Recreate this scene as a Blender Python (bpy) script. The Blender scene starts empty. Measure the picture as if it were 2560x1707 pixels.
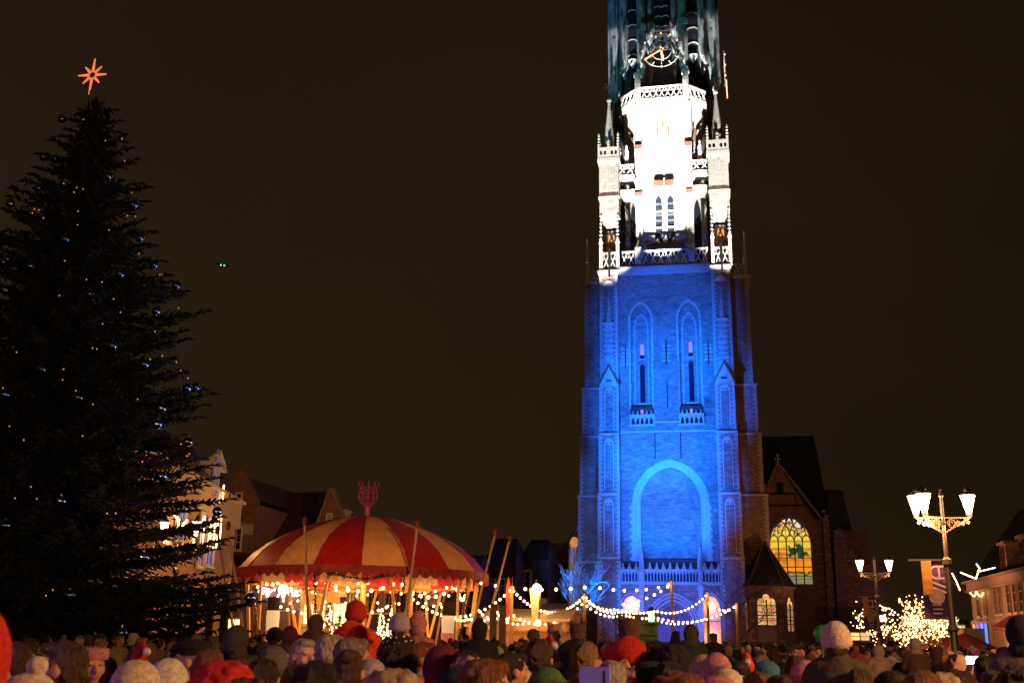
import bpy, bmesh, math, random
import numpy as np
from mathutils import Vector, Matrix, Euler, noise
from mathutils.geometry import tessellate_polygon
R = math.radians
PI = math.pi
rnd = random.Random(7)
sc = bpy.context.scene
col = sc.collection

# ------------------------------------------------------------------ camera
FPX, PITCH, ROLL, YAW = 2654.5, .271839, .0174534, -.196596
CAM = Vector((4.825, -100.0, 1.85))
cF = Vector((math.sin(YAW)*math.cos(PITCH), math.cos(YAW)*math.cos(PITCH), math.sin(PITCH)))
r0 = Vector((math.cos(YAW), -math.sin(YAW), 0)); u0 = r0.cross(cF)
cR = r0*math.cos(ROLL) + u0*math.sin(ROLL)
cU = -r0*math.sin(ROLL) + u0*math.cos(ROLL)
cd = bpy.data.cameras.new('camera'); cam = bpy.data.objects.new('camera', cd); col.objects.link(cam)
M = Matrix.Identity(4)
for i in range(3):
    M[i][0] = cR[i]; M[i][1] = cU[i]; M[i][2] = -cF[i]; M[i][3] = CAM[i]
cam.matrix_world = M
cd.sensor_width = 36; cd.lens = FPX/2560*36
cd.clip_start = .1; cd.clip_end = 3000
cd.dof.use_dof = True; cd.dof.focus_distance = 60; cd.dof.aperture_fstop = 4.0
sc.camera = cam
sc.view_settings.view_transform = 'Standard'; sc.view_settings.look = 'None'
sc.view_settings.exposure = 0; sc.view_settings.gamma = 1
sc.view_settings.use_curve_mapping = False
try:
    sc.cycles.use_denoising = True
    sc.cycles.max_bounces = 5; sc.cycles.diffuse_bounces = 2; sc.cycles.glossy_bounces = 3
    sc.cycles.transparent_max_bounces = 6
    sc.cycles.sample_clamp_indirect = 4.0
except Exception: pass

def at(px, py, Y):
    """world point on the plane y=Y seen at photo pixel px,py"""
    d = cF + cR*((px-1280)/FPX) - cU*((py-853.5)/FPX)
    return CAM + d*((Y-CAM.y)/d.y)
def atd(px, py, dist):
    d = cF + cR*((px-1280)/FPX) - cU*((py-853.5)/FPX)
    return CAM + d*(dist/math.hypot(d.x, d.y))
def proj(p):
    d = Vector(p)-CAM; z = d.dot(cF)
    return 1280+FPX*d.dot(cR)/z, 853.5-FPX*d.dot(cU)/z

# ------------------------------------------------------------------ night sky
world = bpy.data.worlds.new('World'); sc.world = world; world.use_nodes = True
nt = world.node_tree; nt.nodes.clear()
wo = nt.nodes.new('ShaderNodeOutputWorld'); bg = nt.nodes.new('ShaderNodeBackground')
tc = nt.nodes.new('ShaderNodeTexCoord'); sep = nt.nodes.new('ShaderNodeSeparateXYZ')
nt.links.new(tc.outputs['Generated'], sep.inputs[0])
mr = nt.nodes.new('ShaderNodeMapRange'); mr.inputs[1].default_value = 0.0; mr.inputs[2].default_value = .75
nt.links.new(sep.outputs['Z'], mr.inputs[0])
cr = nt.nodes.new('ShaderNodeValToRGB')
cr.color_ramp.elements[0].position = 0; cr.color_ramp.elements[0].color = (.0175, .0102, .0038, 1)
cr.color_ramp.elements[1].position = 1; cr.color_ramp.elements[1].color = (.0095, .0048, .0031, 1)
nt.links.new(mr.outputs[0], cr.inputs[0])
nz = nt.nodes.new('ShaderNodeTexNoise'); nz.inputs['Scale'].default_value = 1.7; nz.inputs['Detail'].default_value = 4
nt.links.new(tc.outputs['Generated'], nz.inputs[0])
mr2 = nt.nodes.new('ShaderNodeMapRange'); mr2.inputs[3].default_value = .72; mr2.inputs[4].default_value = 1.28
mr2.inputs[1].default_value = .3; mr2.inputs[2].default_value = .7
nt.links.new(nz.outputs[0], mr2.inputs[0])
# the glow of the town lies towards the north (left)
mr3 = nt.nodes.new('ShaderNodeMapRange'); mr3.inputs[1].default_value = -.75; mr3.inputs[2].default_value = .35
mr3.inputs[3].default_value = 1.45; mr3.inputs[4].default_value = .72
nt.links.new(sep.outputs['X'], mr3.inputs[0])
mul = nt.nodes.new('ShaderNodeMath'); mul.operation = 'MULTIPLY'
nt.links.new(mr2.outputs[0], mul.inputs[0]); nt.links.new(mr3.outputs[0], mul.inputs[1])
nt.links.new(cr.outputs[0], bg.inputs[0]); nt.links.new(mul.outputs[0], bg.inputs[1])
nt.links.new(bg.outputs[0], wo.inputs[0])

# ------------------------------------------------------------------ floodlights and added fill spots
def spot(name, loc, target, power, color, angle, blend=.3, radius=.25):
    ld = bpy.data.lights.new(name, 'SPOT'); ld.energy = power; ld.color = color
    ld.spot_size = R(angle); ld.spot_blend = blend; ld.shadow_soft_size = radius
    o = bpy.data.objects.new(name, ld); col.objects.link(o); o.location = loc
    o.rotation_euler = (Vector(target)-Vector(loc)).to_track_quat('-Z', 'Y').to_euler()
    return o
def lamp(name, loc, power, color, radius=.15):
    ld = bpy.data.lights.new(name, 'POINT'); ld.energy = power; ld.color = color; ld.shadow_soft_size = radius
    o = bpy.data.objects.new(name, ld); col.objects.link(o); o.location = loc
    return o
BLUE = (0.0, .118, 1.0)
for x, y, tz, pw, an in ((-4, -33, 6.5, 100000, 25), (2, -33, 15.5, 210000, 25), (-5, -33, 23, 300000, 25), (-1, -36, 30.5, 250000, 20), (-1, -30, 14, 90000, 18)):
    spot('flood_light', (x, y, 4.5), (-.3, 2, tz), pw, BLUE, an, .75)
spot('flood_light', (-20, -34, 5), (-7, 2, 24), 30000, (0, .09, 1), 30, .8)
WHT = (1.0, .97, .93)
spot('flood_light', (-1, -22, 4), (.1, 4, 50.6), 1500000, WHT, 10.2, .10)
spot('flood_light', (-9, -22, 4), (-5.2, 1, 44.2), 420000, WHT, 11.4, .12)
spot('flood_light', (9.5, -22, 4), (5.7, 1, 44.8), 420000, WHT, 11.0, .12)
spot('tree_spot', (-10, -34, 2), (-7.5, -18, 6.5), 30000, (.02, .2, 1), 27, .6)
spot('tree_spot', (-1, -62, 5), (-16, -68, 9), 4000, (.0, .25, 1), 60, .8, 1.0)  # added spot without a visible source, puts blue glints on the baubles
spot('tree_spot', (1, -66, 5), (-16, -68, 9), 1600, (1, .42, .12), 60, .8, 1.0)  # likewise added, for the orange glints
spot('tent_fill_spot', (15, -86, 7), (-8.5, -53, 5.3), 26000, (1, .46, .17), 20, .5)  # this and the next are unseen spots added to brighten the tent roof
spot('tent_fill_spot', (-13, -90, 7), (-9.5, -53, 5.3), 7000, (1, .40, .15), 20, .5)
spot('flood_light', (-22, -40, 4), (2, 6, 77), 120000, (.07, .48, .62), 20, .5)
spot('flood_light', (-34, -26, 4), (-6, 5, 66), 90000, (0, .09, 1), 26, .6)
# sodium lights at the foot of the church
SOD = (1.0, .36, .12)
spot('sodium_flood', (16, -8, 3), (8.6, 4, 16), 2600, SOD, 70, 1.0)
spot('sodium_flood', (22, -12, 4), (12.5, 14, 8), 900, (1, .42, .2), 56, .9)
spot('sodium_flood', (-15, -9, 3), (-8.6, 4, 10), 1500, (1, .25, .28), 60, 1.0)

# ------------------------------------------------------------------ materials
MATS = {}
def mat(name, c, rough=.8, emit=None, es=0, metal=0, nscale=0, namt=.3, stretch=(1, 1, 1), bump=0, c2=None, coat=0, sample=True):
    if name in MATS: return MATS[name]
    m = bpy.data.materials.new(name); m.use_nodes = True; MATS[name] = m
    t = m.node_tree; b = t.nodes['Principled BSDF']
    b.inputs['Base Color'].default_value = (*c, 1); b.inputs['Roughness'].default_value = rough
    b.inputs['Metallic'].default_value = metal
    if coat: b.inputs['Coat Weight'].default_value = coat
    if emit is not None:
        b.inputs['Emission Color'].default_value = (*emit, 1); b.inputs['Emission Strength'].default_value = es
        if not sample:
            try: m.cycles.emission_sampling = 'NONE'
            except Exception: pass
    if nscale:
        tx = t.nodes.new('ShaderNodeTexCoord'); mp = t.nodes.new('ShaderNodeMapping'); mp.inputs['Scale'].default_value = stretch
        n = t.nodes.new('ShaderNodeTexNoise'); n.inputs['Scale'].default_value = nscale; n.inputs['Detail'].default_value = 6
        n.inputs['Roughness'].default_value = .65
        t.links.new(tx.outputs['Object'], mp.inputs[0]); t.links.new(mp.outputs[0], n.inputs[0])
        r = t.nodes.new('ShaderNodeValToRGB')
        r.color_ramp.elements[0].position = .32; r.color_ramp.elements[1].position = .68
        d = c2 if c2 else tuple(v*(1-namt) for v in c)
        r.color_ramp.elements[0].color = (*d, 1); r.color_ramp.elements[1].color = (*[min(1, v*(1+namt*.5)) for v in c], 1)
        t.links.new(n.outputs[0], r.inputs[0]); t.links.new(r.outputs[0], b.inputs['Base Color'])
        if bump:
            bp = t.nodes.new('ShaderNodeBump'); bp.inputs['Strength'].default_value = bump; bp.inputs['Distance'].default_value = .05
            t.links.new(n.outputs[0], bp.inputs['Height']); t.links.new(bp.outputs[0], b.inputs['Normal'])
    return m

def brick_mat(name, a, b_, mortar, sx=1.0, bw=.5, rh=.16, bump=.4):
    if name in MATS: return MATS[name]
    m = bpy.data.materials.new(name); m.use_nodes = True; MATS[name] = m
    t = m.node_tree; b = t.nodes['Principled BSDF']; b.inputs['Roughness'].default_value = .85
    tx = t.nodes.new('ShaderNodeTexCoord'); sp = t.nodes.new('ShaderNodeSeparateXYZ'); cb = t.nodes.new('ShaderNodeCombineXYZ')
    ad = t.nodes.new('ShaderNodeMath'); ad.operation = 'ADD'
    t.links.new(tx.outputs['Object'], sp.inputs[0]); t.links.new(sp.outputs[0], ad.inputs[0]); t.links.new(sp.outputs[1], ad.inputs[1])
    t.links.new(ad.outputs[0], cb.inputs[0]); t.links.new(sp.outputs[2], cb.inputs[1])
    br = t.nodes.new('ShaderNodeTexBrick'); br.inputs['Scale'].default_value = 1
    br.inputs['Brick Width'].default_value = bw; br.inputs['Row Height'].default_value = rh; br.inputs['Mortar Size'].default_value = rh*.09
    br.inputs['Color1'].default_value = (*a, 1); br.inputs['Color2'].default_value = (*b_, 1); br.inputs['Mortar'].default_value = (*mortar, 1)
    t.links.new(cb.outputs[0], br.inputs[0])
    n = t.nodes.new('ShaderNodeTexNoise'); n.inputs['Scale'].default_value = 1.1; n.inputs['Detail'].default_value = 9; n.inputs['Roughness'].default_value = .75
    mp = t.nodes.new('ShaderNodeMapping'); mp.inputs['Scale'].default_value = (1, 1, 2.2)
    t.links.new(tx.outputs['Object'], mp.inputs[0]); t.links.new(mp.outputs[0], n.inputs[0])
    mrr = t.nodes.new('ShaderNodeMapRange'); mrr.inputs[1].default_value = .3; mrr.inputs[2].default_value = .7
    mrr.inputs[3].default_value = .5; mrr.inputs[4].default_value = 1.45
    t.links.new(n.outputs[0], mrr.inputs[0])
    vm = t.nodes.new('ShaderNodeVectorMath'); vm.operation = 'SCALE'
    t.links.new(br.outputs[0], vm.inputs[0]); t.links.new(mrr.outputs[0], vm.inputs['Scale'])
    t.links.new(vm.outputs[0], b.inputs['Base Color'])
    bp = t.nodes.new('ShaderNodeBump'); bp.inputs['Strength'].default_value = bump; bp.inputs['Distance'].default_value = .04
    t.links.new(n.outputs[0], bp.inputs['Height']); t.links.new(bp.outputs[0], b.inputs['Normal'])
    return m

STONE = mat('pale_sandstone', (.52, .48, .42), .85, nscale=1.6, namt=.45, stretch=(1, 1, 2.5), bump=.3)
STONE2 = mat('carved_stone', (.58, .54, .48), .8, nscale=6, namt=.3, bump=.3)
DSTONE = mat('weathered_stone', (.27, .25, .21), .9, nscale=3, namt=.5, bump=.4)
BRICK = brick_mat('tower_brick', (.35, .24, .19), (.19, .115, .09), (.42, .35, .30), bw=.42, rh=.12)
CBRICK = brick_mat('church_brick', (.26, .13, .09), (.20, .10, .07), (.30, .24, .2))
HBRICK = brick_mat('house_brick', (.26, .11, .06), (.20, .08, .05), (.28, .2, .15))
SLATE = mat('dark_slate', (.035, .035, .045), .5, nscale=8, namt=.4, stretch=(1, 1, 6), bump=.4)
BLACKGLASS = mat('dark_window_glass', (.015, .018, .03), .12)
LOUVER = mat('grey_louver', (.10, .12, .13), .6)
IRON = mat('black_iron', (.02, .02, .022), .45, metal=.3)
GOLDI = mat('gilded_iron', (.5, .33, .14), .4, metal=.5, emit=(1, .45, .2), es=.25, sample=False)

# ------------------------------------------------------------------ mesh helpers
class MB:
    def __init__(s): s.v = []; s.f = []; s.m = []; s.cm = 0
    def add(s, vs, fs):
        k = len(s.v); s.v += [tuple(p) for p in vs]; s.f += [tuple(i+k for i in f) for f in fs]; s.m += [s.cm]*len(fs)
    def box(s, x0, x1, y0, y1, z0, z1):
        s.add([(x0,y0,z0),(x1,y0,z0),(x1,y1,z0),(x0,y1,z0),(x0,y0,z1),(x1,y0,z1),(x1,y1,z1),(x0,y1,z1)],
              [(0,3,2,1),(4,5,6,7),(0,1,5,4),(1,2,6,5),(2,3,7,6),(3,0,4,7)])
    def bar(s, p, q, w, h=None):
        p, q = Vector(p), Vector(q); h = h or w; d = (q-p).normalized()
        a = d.cross(Vector((0,1,0)));
        if a.length < .1: a = d.cross(Vector((1,0,0)))
        a.normalize(); b = d.cross(a)
        vs = [o+a*(i*w/2)+b*(j*h/2) for o in (p, q) for i, j in ((-1,-1),(1,-1),(1,1),(-1,1))]
        s.add(vs, [(0,1,2,3),(7,6,5,4),(0,4,5,1),(1,5,6,2),(2,6,7,3),(3,7,4,0)])
    def cyl(s, p, q, ra, rb=None, n=8, caps=True):
        p, q = Vector(p), Vector(q); rb = ra if rb is None else rb; d = (q-p).normalized()
        a = d.orthogonal().normalized(); b = d.cross(a); vs = []
        for o, r_ in ((p, ra), (q, rb)):
            for i in range(n):
                t = 2*PI*i/n; vs.append(o+a*(math.cos(t)*r_)+b*(math.sin(t)*r_))
        fs = [(i, (i+1) % n, n+(i+1) % n, n+i) for i in range(n)]
        if caps: fs += [tuple(range(n-1, -1, -1)), tuple(range(n, 2*n))]
        s.add(vs, fs)
    def tube(s, pts, r_, n=6, closed=False):
        m = len(pts)
        for i in range(m if closed else m-1):
            s.cyl(pts[i], pts[(i+1) % m], r_ if not callable(r_) else r_(i/m), None if not callable(r_) else r_((i+1)/m), n, True)
    def lathe(s, prof, c=(0,0,0), n=12, axis='z'):
        vs = []; c = Vector(c)
        for r_, z in prof:
            for i in range(n):
                t = 2*PI*i/n
                vs.append(c+Vector((r_*math.cos(t), r_*math.sin(t), z)))
        fs = []
        for k in range(len(prof)-1):
            for i in range(n):
                j = (i+1) % n; fs.append((k*n+i, k*n+j, (k+1)*n+j, (k+1)*n+i))
        fs += [tuple(range(n-1, -1, -1)), tuple(range((len(prof)-1)*n, len(prof)*n))]
        s.add(vs, fs)
    def ball(s, c, r_, n=10, m=7, sc_=(1,1,1)):
        c = Vector(c); vs = []; fs = []
        for k in range(1, m):
            a = PI*k/m
            for i in range(n):
                t = 2*PI*i/n; vs.append(c+Vector((r_*sc_[0]*math.sin(a)*math.cos(t), r_*sc_[1]*math.sin(a)*math.sin(t), r_*sc_[2]*math.cos(a))))
        top = len(vs); vs.append(c+Vector((0,0,r_*sc_[2]))); vs.append(c-Vector((0,0,r_*sc_[2])))
        for k in range(m-2):
            for i in range(n):
                j = (i+1) % n; fs.append((k*n+i, (k+1)*n+i, (k+1)*n+j, k*n+j))
        for i in range(n):
            j = (i+1) % n; fs.append((top, i, j)); fs.append((top+1, (m-2)*n+j, (m-2)*n+i))
        s.add(vs, fs)
    def plate(s, outer, holes, y0, y1):
        """panel in the xz plane between y0 (front) and y1, with holes; loops are lists of (x,z)"""
        loops = [outer]+list(holes)
        tri = tessellate_polygon([[Vector((x, z, 0)) for x, z in l] for l in loops])
        flat = [p for l in loops for p in l]; n = len(flat)
        vs = [(x, y0, z) for x, z in flat]+[(x, y1, z) for x, z in flat]
        fs = [tuple(t) for t in tri]+[tuple(n+i for i in reversed(t)) for t in tri]
        k = 0
        for l in loops:
            m = len(l)
            for i in range(m):
                a, b = k+i, k+(i+1) % m; fs.append((a, b, b+n, a+n))
            k += m
        s.add(vs, fs)
    def band(s, la, lb, y0, y1):
        """strip between two open outlines of equal length, extruded y0..y1"""
        m = len(la); vs = [(x, y0, z) for x, z in la]+[(x, y0, z) for x, z in lb]+[(x, y1, z) for x, z in la]+[(x, y1, z) for x, z in lb]
        fs = []
        for i in range(m-1):
            a, b = i, i+1
            fs += [(a, b, m+b, m+a), (2*m+a, 3*m+a, 3*m+b, 2*m+b), (a, 2*m+a, 2*m+b, b), (m+a, m+b, 3*m+b, 3*m+a)]
        fs += [(0, m, 3*m, 2*m), (m-1, 3*m-1, 4*m-1, 2*m-1)]
        s.add(vs, fs)
    def build(s, name, mats, parent=None, smooth=False, world_space=True):
        me = bpy.data.meshes.new(name)
        off = Vector((0,0,0))
        if parent is not None and world_space:
            o = parent
            while o is not None: off += o.location; o = o.parent
        me.from_pydata([(x-off.x, y-off.y, z-off.z) for x, y, z in s.v], [], s.f)
        if not isinstance(mats, (list, tuple)): mats = [mats]
        for m in mats: me.materials.append(m)
        if len(mats) > 1:
            for p, i in zip(me.polygons, s.m): p.material_index = min(i, len(mats)-1)
        bm = bmesh.new(); bm.from_mesh(me); bmesh.ops.recalc_face_normals(bm, faces=bm.faces); bm.to_mesh(me); bm.free()
        if smooth: me.shade_smooth()
        me.update()
        ob = bpy.data.objects.new(name, me); col.objects.link(ob)
        if parent is not None: ob.parent = parent
        return ob

def tag(o, label=None, cat=None, group=None, kind=None):
    if label: o['label'] = label
    if cat: o['category'] = cat
    if group: o['group'] = group
    if kind: o['kind'] = kind
    return o
def thing(name, loc, label, cat, group=None, rz=0):
    o = bpy.data.objects.new(name, None); col.objects.link(o); o.location = loc; o.rotation_euler = (0,0,rz)
    o.empty_display_size = .2
    return tag(o, label, cat, group)
def kids(o): return [c for c in bpy.data.objects if c.parent == o]
def copy_tree(o, parent=None, chmap=None):
    chmap = chmap or CH(o)
    c = o.copy(); col.objects.link(c); c.parent = parent
    for ch in chmap.get(o.name, []): copy_tree(ch, c, chmap)
    return c
def CH(o):
    d = {}
    for x in bpy.data.objects:
        if x.parent is not None: d.setdefault(x.parent.name, []).append(x)
    return d
def inst(o, parent, loc=(0,0,0), rot=None, scale=None, m=None):
    c = o.copy(); col.objects.link(c); c.parent = parent; c.location = loc
    if rot is not None: c.rotation_euler = rot
    if scale is not None: c.scale = scale
    if m is not None: c.material_slots[0].link = 'OBJECT'; c.material_slots[0].material = m
    return c

def pointed(xc, hw, z0, zs, za, n=8):
    """pointed (gothic) arch outline from bottom left over the apex to bottom right"""
    h = za-zs; rr = (hw*hw+h*h)/(2*hw); cxl = xc-hw+rr; a1 = math.atan2(h, xc-cxl)
    L = [(xc-hw, z0)]
    for i in range(n+1):
        a = PI+(a1-PI)*i/n; L.append((cxl+rr*math.cos(a), zs+rr*math.sin(a)))
    L[-1] = (xc, za)
    return L+[(2*xc-x, z) for x, z in reversed(L[:-1])]
def roundarch(xc, hw, z0, zs, rise=None, n=10):
    rise = rise or hw
    L = [(xc-hw, z0)]
    for i in range(n+1):
        a = PI-PI*i/n; L.append((xc+hw*math.cos(a), zs+rise*math.sin(a)))
    return L+[(xc+hw, z0)]

# ================================================================== THE SETTING
g = MB(); N = 40; S = 900
vs = []; fs = []
for i in range(N+1):
    for j in range(N+1): vs.append((-S+2*S*i/N, -S+2*S*j/N, 0))
for i in range(N):
    for j in range(N):
        a = i*(N+1)+j; fs.append((a, a+N+1, a+N+2, a+1))
g.add(vs, fs)
COB = brick_mat('square_cobbles', (.07, .06, .055), (.05, .045, .045), (.03, .028, .025), bw=.22, rh=.12)
tag(g.build('ground', COB), kind='structure')

# ================================================================== CHURCH TOWER
tower = thing('church_tower', (0, 8, 0), 'tall gothic church tower floodlit blue below and white above, with open clock', 'tower')
# ---- main wall with openings
core = MB(); core.box(-5.3, 5.3, 2.9, 14, 0, 37.3)
core.build('wall_core', BRICK, tower)
w = MB()
niches = [(-2.45, 1.0), (2.28, 1.0)]
holes = []
for xc, hw in niches:
    holes.append(pointed(xc, hw, 23.6, 32.6, 34.25))
holes.append(pointed(.1, 2.85, 8.6, 14.4, 17.9, 12))
w.plate([(-5.3, 0), (5.3, 0), (5.3, 37.3), (-5.3, 37.3)], holes, 2.0, 2.6)
w.build('wall', BRICK, tower)
wb = MB()                                                   # recessed backs of the niches and of the great arch
slits = []
for xc, hw in niches: wb.box(xc-1.1, xc+1.1, 2.55, 2.9, 23.4, 34.4)
wb.box(-2.95, 3.15, 2.6-.02, 2.89, 8.4, 18.1)
wb.build('niche_wall', BRICK, tower)
mo = MB()                                                   # moulded frame of the great arch
for o_, i_, ya, yb in ((3.62, 3.22, 1.86, 2.05), (3.2, 2.98, 1.93, 2.1), (2.96, 2.84, 1.98, 2.5)):
    mo.band(pointed(.1, o_, 8.6, 14.3, 18.15+(o_-3.2)*.9, 14), pointed(.1, i_, 8.6, 14.3, 18.15+(i_-3.2)*.9, 14), ya, yb)
mo.build('arch_moulding', STONE2, tower)
tj = MB(); zz = 8.7                                          # toothed stone jambs beside the arch
k = 0
while zz < 14.2:
    e = .28 if k % 2 else .1
    tj.box(-3.5-e, -3.45, 1.9, 2.1, zz, zz+.3); tj.box(3.66, 3.72+e*.6, 1.9, 2.1, zz, zz+.3); zz += .34; k += 1
tag(tj.build('jamb_stones', STONE2, tower), kind='stuff')
# blind windows drawn in the brick inside the arch
for xc, z0, za, hw in ((-1.15, 12.6, 15.2, .52), (1.45, 12.6, 15.2, .52), (.25, 9.2, 12.2, .6)):
    b = MB(); b.band(pointed(xc, hw, z0, z0+(za-z0)*.62, za), pointed(xc, hw-.09, z0, z0+(za-z0)*.6, za-.1), 2.50, 2.6)
    b.build('blind_window', BRICK, tower)
nm = MB()
for xc, hw in niches:
    nm.band(pointed(xc, hw+.22, 23.6, 32.6, 34.55), pointed(xc, hw, 23.6, 32.6, 34.25), 1.9, 2.05)
    nm.band(pointed(xc, hw-.28, 23.6, 32.0, 33.4), pointed(xc, hw-.4, 23.6, 31.9, 33.2), 2.42, 2.56)
nm.build('niche_moulding', STONE, tower)
for xc, z0, z1, zz0, zz1 in ((-2.38, 24.2, 28.0, 29.1, 30.2), (2.38, 24.2, 28.2, 29.2, 30.3)):
    b = MB(); b.plate(roundarch(xc, .24, z0, z1-.1), [], 2.50, 2.56)
    sl = b.build('slit_window', BLACKGLASS, tower)
    b = MB(); b.box(xc-.5, xc+.5, 2.3, 2.56, z0-.16, z0-.02); b.build('sill', STONE2, sl)
    b = MB(); b.box(xc-.18, xc+.18, 2.50, 2.56, zz0, zz1)
    sl = b.build('narrow_window', mat('pink_lit_window', (.4, .2, .15), .6, emit=(1, .42, .25), es=.32), tower)
    b = MB(); b.box(xc-.2, xc+.2, 2.5, 2.55, zz0-.4, zz0-.01); b.build('pane', BLACKGLASS, sl)
    b = MB(); b.box(xc-.36, xc+.36, 2.38, 2.56, zz0-.5, zz0-.42); b.build('sill', STONE2, sl)
# ---- the two small galleries under the niches
DRED = mat('dark_red_brick', (.16, .05, .03), .9, nscale=4, namt=.4)
for xc in (-2.42, 2.32):
    b = MB(); b.box(xc-1.12, xc+1.12, 1.95, 2.0, 21.95, 23.75)
    gal = b.build('gallery', BLACKGLASS, tower)
    b = MB(); b.box(xc-1.08, xc+1.08, 1.88, 1.94, 23.2, 23.72); b.build('gallery_painted_shade', DRED, gal)  # dark backing and red brown strip paint in the gallery's shade
    b = MB(); b.box(xc-.16, xc+.12, 1.86, 1.93, 22.95, 23.42); b.build('door', mat('pink_lit_window', (.4,.2,.15)), gal)
    b = MB(); b.box(xc-1.2, xc+1.2, 1.55, 1.86, 22.62, 22.92); b.build('rail', STONE2, gal)
    b = MB(); b.box(xc-1.24, xc+1.24, 1.5, 1.98, 21.78, 21.93); b.build('ledge', STONE2, gal)
    for i in range(6):
        x = xc-1.1+i*.44
        b = MB(); b.box(x-.07, x+.07, 1.6, 1.8, 21.93, 22.62); b.cyl((x, 1.7, 22.3), (x, 1.7, 22.62), .09, .2, 6)
        b.build('baluster', STONE2, gal)
    for i in (0, 1, 3, 4):
        x = xc-.88+i*.44
        b = MB(); b.lathe([(.16, 22.92), (.12, 23.05), (.04, 23.2), (.06, 23.26), (.01, 23.34)], (x, 1.7, 0), 6)
        b.build('finial', STONE2, gal)
# ---- central raised panel, string courses and iron anchors
b = MB(); b.box(-1.28, 1.2, 1.86, 1.999, 22.0, 28.3); b.build('centre_panel', BRICK, tower)
sc_ = MB()
for z, x0, x1 in ((21.2, -4.72, 4.72), (22.1, -1.3, 1.2), (8.45, -4.9, 4.9)):
    sc_ = MB(); sc_.box(x0, x1, 1.78, 2.06, z, z+.14); sc_.build('string_course', STONE2, tower)
for x, z0, z1, yy in ((-4.0, 27.6, 30.2, 1.93), (.02, 27.8, 30.4, 1.8), (4.1, 27.8, 30.3, 1.93), (.05, 23.5, 26.3, 1.8), (-1.25, 18.6, 21.1, 1.93), (1.2, 18.6, 21.1, 1.93)):
    b = MB(); b.box(x-.05, x+.05, yy, yy+.06, z0, z1)
    a = b.build('wall_anchor', IRON, tower)
    if z0 > 27:
        b = MB()
        for k in range(5):
            b.box(x-.42+.1*(k % 2), x-.1, yy+.02, yy+.1, z0+.4+k*.38, z0+.55+k*.38); b.box(x+.1, x+.42-.1*(k % 2), yy+.02, yy+.1, z0+.4+k*.38, z0+.55+k*.38)
        b.build('anchor_stones', STONE2, a)

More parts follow.
